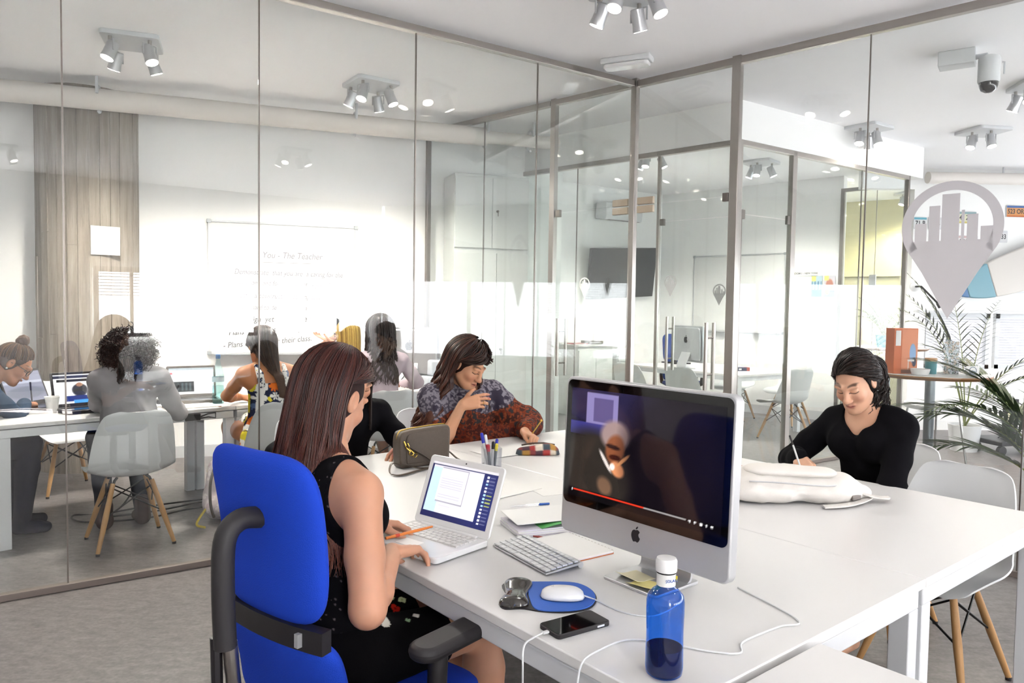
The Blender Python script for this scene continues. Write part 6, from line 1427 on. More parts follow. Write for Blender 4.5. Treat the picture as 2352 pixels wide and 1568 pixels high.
def scr_web(u, v):
    img = fill(u, (.95, .95, .97)); put(img, rect(u, v, 0, 1, .86, .96), '#1d2038'); put(img, rect(u, v, 0, 1, .96, 1), '#c8cad4'); put(img, rect(u, v, .05, .95, .74, .84), '#15151c')
    put(img, rect(u, v, .30, .72, .05, .68), '#e9e9ee'); put(img, blob(u, v, .5, .45, .16, .22, 0, .2), '#23232b'); put(img, blob(u, v, .5, .64, .07, .07, 0, .2), '#8a6450'); put(img, rect(u, v, .2, .8, .06, .26), '#1b2a66'); put(img, rect(u, v, .35, .7, .0, .10), '#3f86c8'); return img
def scr_doc(u, v):
    img = fill(u, (.93, .95, .97)); put(img, rect(u, v, .0, 1., .92, 1), '#9aa4ac'); put(img, rect(u, v, .10, .55, .10, .48), '#24292c'); put(img, ((np.sin(u * 70) > .5) & (v < .44) & (v > .14) & (u > .12) & (u < .53)) * .6, '#60707a'); put(img, rect(u, v, .15, .6, .55, .60), '#c5ccd2'); put(img, blob(u, v, .05, .8, .04, .04), '#c83a4a'); return img
def scr_dim(u, v): img = fill(u, (.42, .43, .50)); put(img, rect(u, v, 0, 1, .62, .70), '#8b8fa0'); put(img, blob(u, v, .5, .3, .5, .2), '#565a6a'); return img
q = DD(.56, .34); far_laptop('black laptop showing a web page, in front of the woman in grey', (q.x, q.y), 43.8 + 6, .34, .235, 16, scr_web)
q = DD(.40, .62); far_laptop('black laptop with a dim grey screen beside the red drink can', (q.x - .02, q.y), 43.8 + 38, .36, .25, 22, scr_dim)
q = DD(1.27, .40); far_laptop('grey laptop with a white document, left of the clear bottle', (q.x, q.y), 43.8 - 12, .34, .235, 12, scr_doc, 'steel_dark')
q = DD(1.10, .45); t = thing('power_adapter', 'flat black laptop dock beside the grey laptop', 'adapter', (q.x, q.y, TZ), R(30)); mb = MB(); mb.prism(rrect(.16, .11, .012), .03); mb.build('case', 'black_plastic', t, bevel=.006); mb = MB(); mb.tube([(.08, 0, .015), (.13, .01, .008), (.2, .03, .005)], .004, 6); mb.build('lead', 'black_plastic', t)
q = DD(1.36, .20); t = thing('water_bottle', 'tall clear water bottle with a blue cap on the classroom desk', 'bottle', (q.x, q.y, TZ))
mb = MB(); mb.lathe([(0, .002), (.036, .002), (.041, .01), (.041, .10), (.038, .12), (.041, .15), (.041, .20), (.034, .235), (.018, .29), (.0145, .305), (.0145, .33)], 28, cap=False); mb.build('body', 'water_bottle_clear', t, angle=180)
mb = MB(); mb.lathe([(0, .004), (.038, .006), (.0385, .13), (0, .13)], 24, cap=False); mb.build('water', 'water_bottle_clear', t)
mb = MB(); mb.lathe([(.0165, .325), (.0165, .352), (.014, .355), (0, .355)], 20, cap=False); mat('cap_blue', '#2a6ea8', .4); mb.build('cap', 'cap_blue', t)
mb = MB(); mb.lathe([(.0415, .16), (.0415, .195)], 28, cap=False); mat('label_pale', '#9fc4cf', .5); mb.build('label', 'label_pale', t)
q = DD(.40, .40); t = thing('paper_cup', 'white paper cup on the classroom desk beside the red can', 'cup', (q.x - .03, q.y - .02, TZ)); mb = MB(); mb.lathe([(0, .002), (.03, .002), (.042, .10), (.044, .103), (.041, .103), (.028, .006), (0, .006)], 24, cap=False); mb.build('cup', 'paper', t); mb = MB(); mb.tube([(.043 * math.cos(a), .043 * math.sin(a), .1025) for a in np.linspace(0, 2 * PI, 25)[:-1]], .0025, 6, closed=True); mb.build('rim', 'paper', t)
q = DD(.44, .54); t = thing('drink_can', 'red drink can behind the white paper cup', 'can', (q.x - .02, q.y, TZ)); mat('can_red', '#c0281f', .3, metal=.4); mb = MB(); mb.lathe([(0, .003), (.026, .001), (.033, .01), (.033, .11), (.027, .122)], 24, cap=False); mb.build('body', 'can_red', t); mb = MB(); mb.lathe([(.027, .122), (.026, .124), (.0, .121)], 24, cap=False); mb.build('lid', 'aluminium', t)
for k, (s_, n_, a, lb) in enumerate(((.06, .50, 20, 'open notebook under the hand of the girl in denim'), (.86, .30, 40, 'white notebook under the hand of the woman in grey'), (1.16, .14, 10, 'white block of paper near the clear bottle'))):
    q = DD(s_, n_); t = thing('notebook', lb, 'notebook', (q.x, q.y, TZ), R(a + 30), 'classroom notebooks'); mb = MB(); mb.prism(rrect(.28, .20, .006), .010); mb.build('pages', 'paper', t); mb = MB(); mb.prism(rrect(.285, .205, .006), .002, Matrix.Translation((0, 0, .0))); mb.build('cover', 'marker_grey' if k == 0 else 'paper', t)
q = DD(1.22, .10); t = thing('folder', 'thin red folder in front of the clear bottle', 'folder', (q.x, q.y, TZ), R(40)); mb = MB(); mb.prism(rrect(.20, .12, .004), .004); mb.build('cover', 'red_cover', t); mb = MB(); mb.prism(rrect(.19, .11, .004), .002, Matrix.Translation((0, 0, .004))); mb.build('sheet', 'paper', t)
q = DD(1.10, -.012); t = thing('desk_clip', 'black cable clip hanging on the classroom desk edge', 'clip', (q.x, q.y, TZ - .05), R(43.8)); mb = MB(); mb.box((0, -.0, 0), (.10, .02, .045)); mb.build('clip_body', 'black_plastic', t, bevel=.003); mb = MB(); mb.tube([(.05, -.005, .0), (.10, -.01, .018), (.15, -.01, .02), (.15, -.01, -.015), (.10, -.01, -.005), (.05, -.005, -.01)], .005, 6); mb.build('cable_loop', 'black_plastic', t)
q = DD(2.15, .20); t = thing('black_bag', 'black bag with a loop handle on the desk right of the floral dress', 'bag', (q.x - .03, q.y, TZ), R(43.8)); mb = MB(); mb.prism([tuple(x) for x in catmull([(-.12, 0), (-.125, .08), (-.10, .125), (0, .13), (.10, .125), (.125, .08), (.12, 0)], 30)][::-1], .09, frame((0, .045, 0), (1, 0, 0), (0, 0, 1), (0, -1, 0))); mb.build('body', 'black_soft', t, bevel=.015, seg=3); mb = MB(); mb.tube([(.09 * math.cos(a), 0, .12 + .10 * math.sin(a)) for a in np.linspace(0, PI, 14)], .012, 8); mb.build('handle', 'black_plastic', t)
# grey computer with its back to us, printer
q = DD(3.22, .62); t = thing('desktop_computer', 'grey all-in-one computer with its back to the camera on the classroom desk', 'computer', (-.93, 6.86, TZ), R(172)); make_allinone(t, picture=False, body='aluminium_grey', logo_front=False)
apple(t, Matrix.Translation((0, 0, .085)) @ Matrix.Rotation(R(-2.2), 4, 'X') @ frame((0, .0572, .28), (-1, 0, 0), (0, 0, 1), (0, 1, 0)), .085, 'dark_screen')
mb = MB(); mb.tube([tuple(x) for x in catmull([(.0, .07, .2), (.02, .12, .1), (.08, .13, .02), (.12, .10, .005), (.16, .05, .004)], 20)], .004, 6); mb.build('power_lead', 'black_plastic', t)
t = thing('printer', 'pale grey laser printer on the desk beside the vertical wall strip', 'printer', (-.66, 6.92, TZ), R(28)); mat('printer_grey', '#cfd6de', .5); mat('printer_dark', '#9aa3ad', .5)
mb = MB(); mb.box((0, 0, .045), (.40, .36, .09)); mb.build('paper_drawer', 'printer_grey', t, bevel=.012); mb = MB(); mb.box((.02, .01, .165), (.36, .33, .145)); mb.build('body', 'printer_grey', t, bevel=.02, seg=3)
mb = MB(); mb.box((.02, 0, .245), (.26, .24, .02)); mb.build('output_tray', 'printer_dark', t, bevel=.006); mb = MB(); mb.box((.02, -.158, .2), (.12, .01, .012)); mb.build('handle_slot', 'printer_dark', t)
mb = MB(); mb.box((.06, -.158, .16), (.022, .01, .012)); mb.build('badge', 'steel_dark', t); mb = MB(); mb.box((0, -.182, .075), (.3, .008, .006)); mb.build('drawer_gap', 'printer_dark', t)
# tall cabinet in the corridor end
t = thing('tall_cabinet', 'tall white storage cabinet with key locks at the end of the corridor', 'cabinet', (-.59, 7.446, 0), R(20)); W_, D_ = .785, .40
mat('cabinet_white', '#eef0ee', .45)
mb = MB(); mb.box((W_ / 2, D_ / 2, 1.39), (W_, D_, 2.78)); mb.build('carcass', 'cabinet_white', t, bevel=.003)
for (x0, x1, z0, z1) in ((.004, W_ * .565 - .002, .06, 2.0), (W_ * .565 + .002, W_ - .004, .06, 2.0), (.004, W_ * .5 - .002, 2.05, 2.75), (W_ * .5 + .002, W_ - .004, 2.05, 2.75)):
    mb = MB(); mb.box(((x0 + x1) / 2, -.009, (z0 + z1) / 2), (x1 - x0, .018, z1 - z0)); d_ = mb.build('door', 'cabinet_white', t, bevel=.002)
    if x0 > .1: mb = MB(); zz = 1.03 if z1 < 2.1 else 2.42; mb.cyl((x0 + .05, -.018, zz), (x0 + .05, -.04, zz), .012, n=12); mb.box((x0 + .05, -.042, zz - .025), (.008, .004, .05)); mb.build('lock', 'steel_dark', d_)
# flowered backpack and cables on the floor
mat('floral_bag', None, .85, attr='Col', bump=(300, .1))
S_ = SDF(); S_.cap((0, 0, .12), (0, .03, .30), .15, .12, k=.05, ax=(0, 1, 0), fl=.7); S_.cap((-.05, -.10, .10), (.05, -.10, .16), .07, .07, k=.05); S_.clip((0, 0, .004), (0, 0, -1)); V, F = S_.mesh(.007); V = fold_disp(V, F, .02, 12)
t = thing('backpack', 'pale flowered backpack on the floor behind the blue chair', 'backpack', (-1.93, 5.02, 0), R(20)); mesh_obj('bag', V, F, 'floral_bag', t, angle=180, col=flowers(V, '#c9bcc0', 2.2, .05, (('#e9e0e0', '#b98a92', .7, 5), ('#b9a6ac', '#8a7a6a', .55, 6), ('#dcd2d0', '#d8c060', .5, 5))))
for sg in (-1, 1): mb = MB(); mb.tube([tuple(x) for x in catmull([(.07 * sg, -.10, .36), (.09 * sg, -.17, .28), (.09 * sg, -.18, .15), (.07 * sg, -.15, .05)], 16)], .010, 6); mb.build('strap', 'leather_brown', t)
mb = MB(); mb.tube([tuple(x) for x in catmull([(-.12, -.12, .10), (-.16, -.16, .05), (-.17, -.2, .02), (-.12, -.24, .012)], 14)], .008, 6); mat('yellow_strap', '#c8b03a', .6); mb.build('yellow_strap', 'yellow_strap', t)
mb = MB(); mb.tube([tuple(x) for x in catmull([(-2.60, 5.35, .60), (-2.62, 5.25, .25), (-2.72, 5.10, .012), (-2.95, 5.0, .008), (-2.80, 4.85, .008), (-2.45, 4.95, .008), (-2.25, 5.2, .008), (-2.0, 5.35, .008), (-2.2, 5.42, .008), (-2.45, 5.1, .016), (-2.75, 4.93, .016), (-2.6, 5.2, .012), (-2.05, 5.6, .008)], 90)], .006, 6); tag(mb.build('power_cable', 'black_plastic'), 'black cables lying in loops on the floor under the classroom desk', 'cable')

# ================================================================== MEETING ROOM
mA = -Adir; mB = -Bdir            # +A and -B unit vectors
tc0 = Vector((2.55, 8.35)); t = thing('meeting_table', 'white meeting room table seen through the inner glass', 'table', (tc0.x, tc0.y, 0), math.atan2(mA.y, mA.x))
mb = MB(); mb.box((.6, .9, TZ - .0125), (1.2, 1.8, .025)); mb.build('tabletop', 'white_laminate', t, bevel=.003)
for x in (.04, 1.16):
    for y in (.04, 1.76): mb = MB(); mb.box((x, y, (TZ - .025) / 2), (.06, .06, TZ - .025)); mb.build('leg', 'white_metal', t, bevel=.003)
for (cx, cy, sx, sy) in ((.6, .04, 1.1, .04), (.6, 1.76, 1.1, .04), (.04, .9, .04, 1.7), (1.16, .9, .04, 1.7)): mb = MB(); mb.box((cx, cy, TZ - .05), (sx, sy, .05)); mb.build('frame_beam', 'white_metal', t)
chair((3.10, 8.42), 112, 'white shell chair at the right front of the meeting table, its wooden legs in view')
chair((2.02, 8.42), 45, 'white shell chair left of the meeting table corner, behind the door handle')
chair((1.50, 8.86), 45, 'white shell chair at the left end of the meeting table near the steel post')
chair((3.02, 10.05), 232, 'white shell chair at the far side of the meeting table, left one')
chair((3.58, 9.62), 215, 'white shell chair at the far side of the meeting table, right one')
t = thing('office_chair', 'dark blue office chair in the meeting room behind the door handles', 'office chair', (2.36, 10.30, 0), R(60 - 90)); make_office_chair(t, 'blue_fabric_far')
q = tc0 + mA * .42 + mB * .95; t = thing('desktop_computer', 'all-in-one computer on the meeting table seen edge-on through the glass', 'computer', (q.x, q.y, TZ), R(115)); make_allinone(t, picture=False, body='aluminium_grey', logo_front=False)
apple(t, Matrix.Translation((0, 0, .085)) @ Matrix.Rotation(R(-2.2), 4, 'X') @ frame((0, .0572, .28), (-1, 0, 0), (0, 0, 1), (0, 1, 0)), .085, 'dark_screen')
q = tc0 + mA * .62 + mB * .42; t = thing('boxed_markers', 'dark box with a red end on the meeting table', 'box', (q.x, q.y, TZ), R(10)); mb = MB(); mb.box((0, 0, .022), (.13, .10, .044)); mb.build('carton', 'navy_plastic', t, bevel=.002); mb = MB(); mb.box((.085, 0, .022), (.04, .102, .045)); mb.build('carton_end', 'red_cover', t, bevel=.002); mb = MB(); mb.box((-.02, -.051, .022), (.035, .001, .02)); mb.build('carton_label', 'paper', t)
TVd = Vector((.8218, .5697)); TVn = Vector((.5697, -.8218)); tv0 = Vector((1.53, 11.25))
t = thing('television', 'grey flat television tilted on the meeting room wall', 'television', (tv0.x + TVn.x * .16, tv0.y + TVn.y * .16, 1.99), math.atan2(TVd.y, TVd.x)); mat('tv_screen', '#2b2b30', .35)
tm = Matrix.Rotation(R(10), 4, 'X') @ Matrix.Rotation(R(-3.5), 4, 'Y'); mb = MB(); mb.box((0, 0, 0), (1.30, .05, .74), mtx=tm); mb.build('housing', 'black_plastic', t, bevel=.006); mb = MB(); mb.box((0, -.027, .005), (1.26, .004, .70), mtx=tm); mb.build('screen', 'tv_screen', t); mb = MB(); mb.box((0, .09, 0), (.3, .12, .25)); mb.build('wall_bracket', 'black_plastic', t)
q = Vector((1.46, 11.2)) + TVn * .16; t = thing('air_conditioner', 'white wall air conditioner above the television', 'air conditioner', (q.x, q.y, 2.87), math.atan2(TVd.y, TVd.x)); mb = MB(); mb.prism([(-.13, -.1), (.10, -.13), (.12, -.06), (.12, .11), (.09, .13), (-.1, .13), (-.1, -.13)][:6], .72, frame((-.36, 0, 0), (0, -1, 0), (0, 0, 1), (-1, 0, 0)) @ Matrix.Translation((0, 0, -.72))); mb.build('housing', 'white_plastic', t, bevel=.012); mb = MB(); mb.box((0, -.09, -.128), (.60, .05, .008)); mb.build('air_flap', 'steel_dark', t)
white_board('whiteboard', 'blank whiteboard on the meeting room back wall', Vector((2.763, 11.386)), Bdir, 1.41, 1.157, 2.26, None)
q = Vector((1.02, 10.35)); t = thing('low_cabinet', 'white low cabinet with papers under the television', 'cabinet', (q.x, q.y, 0), math.atan2(TVd.y, TVd.x)); mb = MB(); mb.box((0, 0, .47), (.62, .42, .94)); mb.build('carcass', 'cabinet_white', t, bevel=.003)
for sx in (-1, 1): mb = MB(); mb.box((sx * .153, -.219, .46), (.298, .016, .86)); mb.build('door', 'cabinet_white', t, bevel=.002)
mb = MB(); mb.box((0, -.01, .955), (.64, .45, .025)); mb.build('worktop', 'white_laminate', t, bevel=.003)
for k, (dx, m_, sx, lb) in enumerate(((-.15, 'marker_red', .22, 'thin pink-red folder lying on the low cabinet'), (.12, 'steel_dark', .24, 'dark grey file box lying on the low cabinet'))):
    qq = q + TVd * dx; o = thing('file_box', lb, 'file', (qq.x, qq.y, .968), R(30), 'files on the low cabinet'); mb = MB(); mb.prism(rrect(sx, .2, .005), .012 + .03 * k); mb.build('sleeve', m_, o); mb = MB(); mb.box((-.01, -.1, .006 + .012 * k), (sx * .8, .004, .008)); mb.build('label_strip', 'paper', o)
q = Vector((1.50, 10.62)); t = thing('drawer_unit', 'slim white drawer unit with many shallow trays beside the low cabinet', 'drawer unit', (q.x, q.y, 0), math.atan2(TVd.y, TVd.x)); mb = MB(); mb.box((0, .02, .42), (.30, .36, .84)); mb.build('carcass', 'cabinet_white', t)
for k in range(8): mb = MB(); mb.box((0, -.17, .08 + k * .098), (.28, .02, .088)); mb.build('drawer', 'cabinet_white', t, bevel=.003)
mb = MB(); mb.tube([(.0, -.05, .84), (.05, -.05, .90), (.13, -.05, .93), (.15, -.05, .98)], .012, 6); mb.build('desk_lamp_stub', 'steel_dark', t)
# posters, sign
PWo = Vector((4.04, 10.172)); 
def on_back(s_, off): p_ = Vector((2.325, 11.80)) + Bdir * s_ + Vector((Bdir.y, -Bdir.x)) * off; return p_
def scr_post1(u, v): img = fill(u, (.75, .85, .9)); put(img, rect(u, v, 0, 1, 0, .35), '#3a9ab8'); put(img, ((np.sin(u * 22) > .2) & (v > .3) & (v < .75)), '#4a86b0'); put(img, rect(u, v, 0, .4, .75, 1), '#e8e070'); return img
def scr_post2(u, v): img = fill(u, (.85, .85, .9)); put(img, blob(u, v, .5, .55, .35, .3), '#c87a60'); put(img, rect(u, v, 0, 1, 0, .3), '#5a6ab0'); put(img, blob(u, v, .3, .25, .2, .15), '#d8c060'); put(img, rect(u, v, 0, .4, .78, 1), '#e8e070'); return img
for k, (s_, fn, lb) in enumerate(((2.46, scr_post1, 'blue skyline brochure rack on the meeting room wall'), (2.63, scr_post2, 'colourful brochure rack right of the blue skyline one'))):
    p_ = on_back(s_, .015); t = thing('brochure_rack', lb, 'brochure rack', (p_.x, p_.y, 1.80), aB, 'wall brochure racks'); mb = MB(); mb.box((0, 0, 0), (.15, .012, .30)); mb.build('holder', 'clear_plastic', t); paint_grid('brochure', .14, .28, 20, 30, fn, 'print', frame((0, -.008, 0), (1, 0, 0), (0, 0, 1), (0, -1, 0)), t)
p_ = on_back(2.30, .012); t = thing('room_sign', 'narrow white name sign on the meeting room wall', 'sign', (p_.x, p_.y, 1.98), aB); mb = MB(); mb.box((0, 0, 0), (.34, .008, .06)); mb.build('plate', 'paper', t); text_mesh('ROOM 1 - NEW YORK', .034, 'lettering', 'ink_dark', frame((0, -.005, -.012), (1, 0, 0), (0, 0, 1), (0, -1, 0)), t, align='CENTER', bold=.001)
t = thing('passage_door', 'cream panelled door frame in the yellow lit passage', 'door', (5.75, 12.0, 0), math.atan2(-2.3, 3.3)); mat('cream_paint', '#e9e2c0', .6)
for (cx, cz, sx, sz) in ((-.45, 1.02, .09, 2.04), (.45, 1.02, .09, 2.04), (0, 2.08, .99, .09)): mb = MB(); mb.box((cx, -.02, cz), (sx, .05, sz)); mb.build('frame_bar', 'cream_paint', t)
mb = MB(); mb.box((0, 0, 1.01), (.8, .03, 2.02)); mb.build('leaf', 'cream_paint', t)

# ================================================================== OPEN AREA ON THE RIGHT
def high_table(label, x, y, r_, z, rz=0):
    t = thing('high_table', label, 'table', (x, y, 0), rz, 'round high tables'); mb = MB(); mb.lathe([(0, z - .028), (r_ - .02, z - .028), (r_, z - .012), (r_, z - .004), (r_ - .003, z - .003), (0, z - .003)], 48, cap=False); mb.build('edge', 'wood_edge', t)
    mb = MB(); mb.lathe([(r_ - .003, z - .003), (r_ - .004, z), (0, z)], 48, cap=False); mb.build('top', 'white_laminate', t)
    mb = MB(); mb.cyl((0, 0, .02), (0, 0, z - .028), .032, n=24); mat('pole_grey', '#8d949b', .3, metal=.7); mb.build('pole', 'pole_grey', t); mb = MB(); mb.lathe([(0, 0), (.24, 0), (.24, .012), (.05, .03), (0, .03)], 36, cap=False); mb.build('foot_plate', 'pole_grey', t)
    return t
high_table('round high table with wood edge behind the woman in black', 2.83, 5.03, .36, 1.06)
high_table('second round high table further back carrying a palm', 4.40, 8.72, .42, 1.06)
ht = (2.83, 5.03)
t = thing('display_box', 'tall orange display box with a seated figure in a blue shirt', 'box', (2.60, 4.94, 1.06), R(8)); mat('orange_card', '#d96f3a', .6); mat('orange_light', '#e8936a', .6)
mb = MB(); mb.box((0, .03, .15), (.17, .09, .30)); mb.build('carton', 'orange_card', t, bevel=.002)
def scr_fig(u, v): img = fill(u, (.90, .55, .38)); put(img, blob(u, v, .70, .45, .20, .22, .2, .15), '#8fb2de'); put(img, blob(u, v, .80, .25, .12, .10, 0, .2), '#1d2c50'); put(img, ((np.abs(u - .42 - .1 * v) < .02) & (v < .30)) * 1., '#f2ece6'); put(img, rect(u, v, .4, .8, .27, .30), '#f2ece6'); put(img, rect(u, v, 0, 1, 0, .08), '#8a5a44'); return img
paint_grid('front_print', .115, .29, 40, 70, scr_fig, 'print', frame((.026, -.0165, .15), (1, 0, 0), (0, 0, 1), (0, -1, 0)), t); mb = MB(); mb.box((-.058, -.0165, .235), (.036, .002, .10)); mb.build('side_label', 'paper', t)
t = thing('brochure_stand', 'clear stand with two photo postcards on the high table', 'brochure stand', (2.905, 4.93, 1.06), R(5)); mb = MB(); mb.box((0, 0, .115), (.115, .006, .23)); mb.build('holder', 'clear_plastic', t)
def scr_ph(seed):
    def f_(u, v): P_ = np.stack([u * 3, v * 3, u * 0 + seed], 1); n = vnoise(P_, 3, seed); n2 = vnoise(P_, 7, seed + 1); img = fill(u, (.85, .86, .88)); put(img, (n2 > .55) * 1., '#4a4648'); put(img, (n > .62) * 1., '#c9b6a6'); put(img, (n < .35) * 1., '#dfe6ee'); put(img, (n2 < .28) * 1., '#3c6a58'); return img
    return f_
paint_grid('photo', .105, .095, 40, 36, scr_ph(3), 'print', frame((0, -.0045, .172), (1, 0, 0), (0, 0, 1), (0, -1, 0)), t); paint_grid('photo', .105, .115, 40, 40, scr_ph(6), 'print', frame((0, -.0045, .06), (1, 0, 0), (0, 0, 1), (0, -1, 0)), t)
mb = MB(); mb.box((0, .04, .004), (.115, .08, .008)); mb.build('base', 'clear_plastic', t)
t = thing('storage_tin', 'teal tin with a wooden lid between the orange box and the photo stand', 'tin', (2.785, 4.95, 1.06)); mat('teal', '#2f8f9c', .4); mb = MB(); mb.lathe([(0, 0), (.034, 0), (.036, .085), (0, .085)], 24, cap=False); mb.build('body', 'teal', t); mb = MB(); mb.lathe([(0, .085), (.037, .085), (.037, .105), (0, .105)], 24, cap=False); mb.build('lid', 'beech', t)
t = thing('dish', 'small white folded card holder in front of the orange box', 'dish', (2.66, 4.85, 1.06)); mb = MB(); mb.lathe([(0, .002), (.05, .002), (.06, .04), (.057, .04), (.048, .006), (0, .006)], 28, cap=False); mb.build('bowl', 'white_gloss', t); mb = MB(); mb.lathe([(.03, 0), (.03, .004), (0, .004)], 20, cap=False); mb.build('foot', 'white_gloss', t)
t = thing('logo_card', 'small white card with a dark round pin logo on the high table', 'card', (3.02, 4.88, 1.06), R(5)); mb = MB(); mb.box((0, 0, .03), (.09, .004, .06)); mb.build('card', 'paper', t); mat('logo_teal', '#2c5f80', .5); mb = MB(); mb.tube([(.024 * math.cos(a), -.003, .03 + .024 * math.sin(a)) for a in np.linspace(0, 2 * PI, 24)[:-1]], .002, 5, closed=True); [mb.box((x, -.003, .022), (.005, .002, h_)) for x, h_ in ((-.012, .014), (-.004, .022), (.005, .016), (.013, .010))]; mb.build('printed_mark', 'logo_teal', t)
# palms
mat('leaf_dark', '#2f4a22', .45, spec=.5, noise=(6, .6, (1, 1, 1), '#4d6a2c')); mat('leaf_yellow', '#7d8a4a', .5, noise=(6, .6, (1, 1, 1), '#59693a')); mat('leaf_darker', '#23301f', .5); mat('stem_green', '#7f8a4c', .5)  # darkest leaf tone is one even deep green
lf = bpy.data.meshes.new('leaflet'); n_ = 7; vs_ = []; fs_ = []
for k in range(n_):
    x = k / (n_ - 1); w_ = .046 * math.sin(PI * min(1, x * .88 + .12)) ** .7 * (1 - x ** 3) + .0005; z = -.35 * x * x * .35
    vs_ += [(x, -w_, z + w_ * .35), (x, 0, z), (x, w_, z + w_ * .35)]
for k in range(n_ - 1): a = k * 3; fs_ += [(a, a + 3, a + 4, a + 1), (a + 1, a + 4, a + 5, a + 2)]
vs2 = [(x, y, z - .004) for x, y, z in vs_]; m_ = len(vs_); fs_ += [tuple(m_ + i for i in f)[::-1] for f in list(fs_)]
lf.from_pydata(vs_ + vs2, [], fs_); lf.materials.append(MATS['leaf_dark']); lf.polygons.foreach_set('use_smooth', [True] * len(lf.polygons))
def palm(label, base, fronds, nl, leaf_len, m, each, pot=None, seed=1):
    rnd = random.Random(seed); t = thing('potted_palm', label, 'plant', base)
    if pot:
        pr, phh, pm = pot; mb = MB(); mb.lathe([(0, .0), (pr * .8, 0), (pr, phh), (pr * .92, phh), (pr * .88, phh * .9), (0, phh * .9)], 28, cap=False); mb.build('pot', pm, t); mb = MB(); mb.lathe([(0, phh * .905), (pr * .87, phh * .9)], 28, cap=False); mb.build('soil', 'leather_brown', t)
    for az, el, L, droop in fronds:
        d = Vector((math.cos(R(az)), math.sin(R(az)), 0)); p_ = Vector((0, 0, pot[1] * .9 if pot else 0)); pts = [p_.copy()]; a = R(el)
        for k in range(16): a -= R(droop) / 16 * (.4 + 1.2 * k / 16); p_ = p_ + (d * math.cos(a) + Vector((0, 0, 1)) * math.sin(a)) * (L / 16); pts.append(p_.copy())
        mb = MB(); mb.tube(pts, [max(.0015, .008 * (1 - k / 17)) for k in range(17)], 6); fo = mb.build('frond', 'stem_green', t); joined = MB()
        for k in range(nl):
            for sg in (-1, 1):
                x = .28 + .72 * (k + .5) / nl; i = min(int(x * 16), 15); q_ = pts[i].lerp(pts[i + 1], x * 16 - i); tg = (pts[i + 1] - pts[i]).normalized(); sd = tg.cross(Vector((0, 0, 1))).normalized() * sg
                dr = (tg * (.75 + .5 * x) + sd * 1.0 + Vector((0, 0, rnd.uniform(-.05, .22)))).normalized(); ll = leaf_len * (math.sin(PI * min(1, .18 + x * .80)) ** .6) * rnd.uniform(.85, 1.1)
                X = dr; Z_ = (Vector((0, 0, 1)) - X * X.z).normalized(); Y = Z_.cross(X); mm = frame(q_, X * ll, Y * ll, Z_ * ll)
                if each: o = bpy.data.objects.new('leaflet', lf); COL.objects.link(o); o.parent = fo; o.matrix_local = mm
                else: joined.add(vs_, fs_[:len(fs_) // 2], mm)
        if not each: jo = joined.build('leaflets', m, fo); jo['kind'] = 'stuff'
    return t
palm('large dark green palm reaching in from the right edge', (3.42, 4.62, 0), [(165, 76, 1.30, 75), (150, 62, 1.20, 85), (176, 64, 1.15, 90), (135, 74, 1.3, 60), (172, 50, 1.0, 85), (60, 75, 1.2, 60), (100, 66, 1.2, 80), (186, 70, 1.2, 95)], 22, .28, 'leaf_dark', True, pot=(.17, .34, 'white_plastic'), seed=4)
palm('small yellowish palm standing on the second high table', (4.33, 8.70, 1.06), [(170, 70, .55, 80), (200, 60, .55, 90), (150, 80, .6, 60), (30, 68, .55, 80), (70, 75, .6, 70), (100, 82, .62, 50), (350, 55, .5, 90), (250, 65, .5, 90)], 14, .16, 'leaf_yellow', False, pot=(.085, .14, 'teal'), seed=5)
palm('dark palm on the floor between the high tables and the window wall', (4.86, 7.95, 0), [(120, 82, 1.75, 50), (200, 78, 1.7, 65), (160, 86, 1.8, 40), (40, 80, 1.75, 60), (350, 70, 1.5, 80), (90, 87, 1.7, 30), (300, 66, 1.3, 90)], 18, .22, 'leaf_darker', False, pot=(.16, .28, 'white_plastic'), seed=6)
# stool, trolley, pole
t = thing('bar_stool', 'white bar stool with thin chrome legs under the high table', 'stool', (3.35, 5.9, 0), R(10)); rows = [[(.19 * j * math.sqrt(max(0.05, 1 - abs(k) ** 4)), .18 * k, .74 + .03 * max(0, k - .3)) for j in np.linspace(-1, 1, 9)] for k in np.linspace(-1, 1, 11)]; mb = MB(); sheet(mb, rows, -.03); mb.build('seat', 'white_plastic', t)
for sx in (-1, 1):
    for sy in (-1, 1): mb = MB(); mb.cyl((.13 * sx, .12 * sy, .71), (.20 * sx, .20 * sy, 0), .008, n=8); mb.build('leg', 'chrome', t)
mb = MB(); mb.tube([(.182, .178, .2), (-.182, .178, .2), (-.182, -.178, .2), (.182, -.178, .2)], .007, 8, closed=True); mb.build('foot_ring', 'chrome', t)
t = thing('equipment_trolley', 'low black trolley on castors with a tangle of cables by the window wall', 'trolley', (5.35, 7.9, 0), R(15)); mb = MB(); mb.box((0, 0, .13), (.75, .40, .05)); mb.build('deck', 'black_plastic', t, bevel=.01); mb = MB(); mb.box((-.05, 0, .36), (.10, .10, .42)); mb.build('mast', 'black_plastic', t)
for sx in (-1, 1):
    for sy in (-1, 1): mb = MB(); mb.cyl((.32 * sx, .15 * sy - .02, .05), (.32 * sx, .15 * sy + .02, .05), .05, n=16); mb.build('castor', 'black_plastic', t)
for k in range(3): mb = MB(); rr_ = random.Random(k); mb.tube([tuple(x) for x in catmull([(-.2 + .25 * k, 0, .16)] + [(rr_.uniform(-.2, .6) + .2 * k, rr_.uniform(-.2, .1), rr_.uniform(.2, .6)) for _ in range(5)] + [(.7, 0, .02)], 40)], .006, 5); mb.build('cable', 'black_plastic', t)
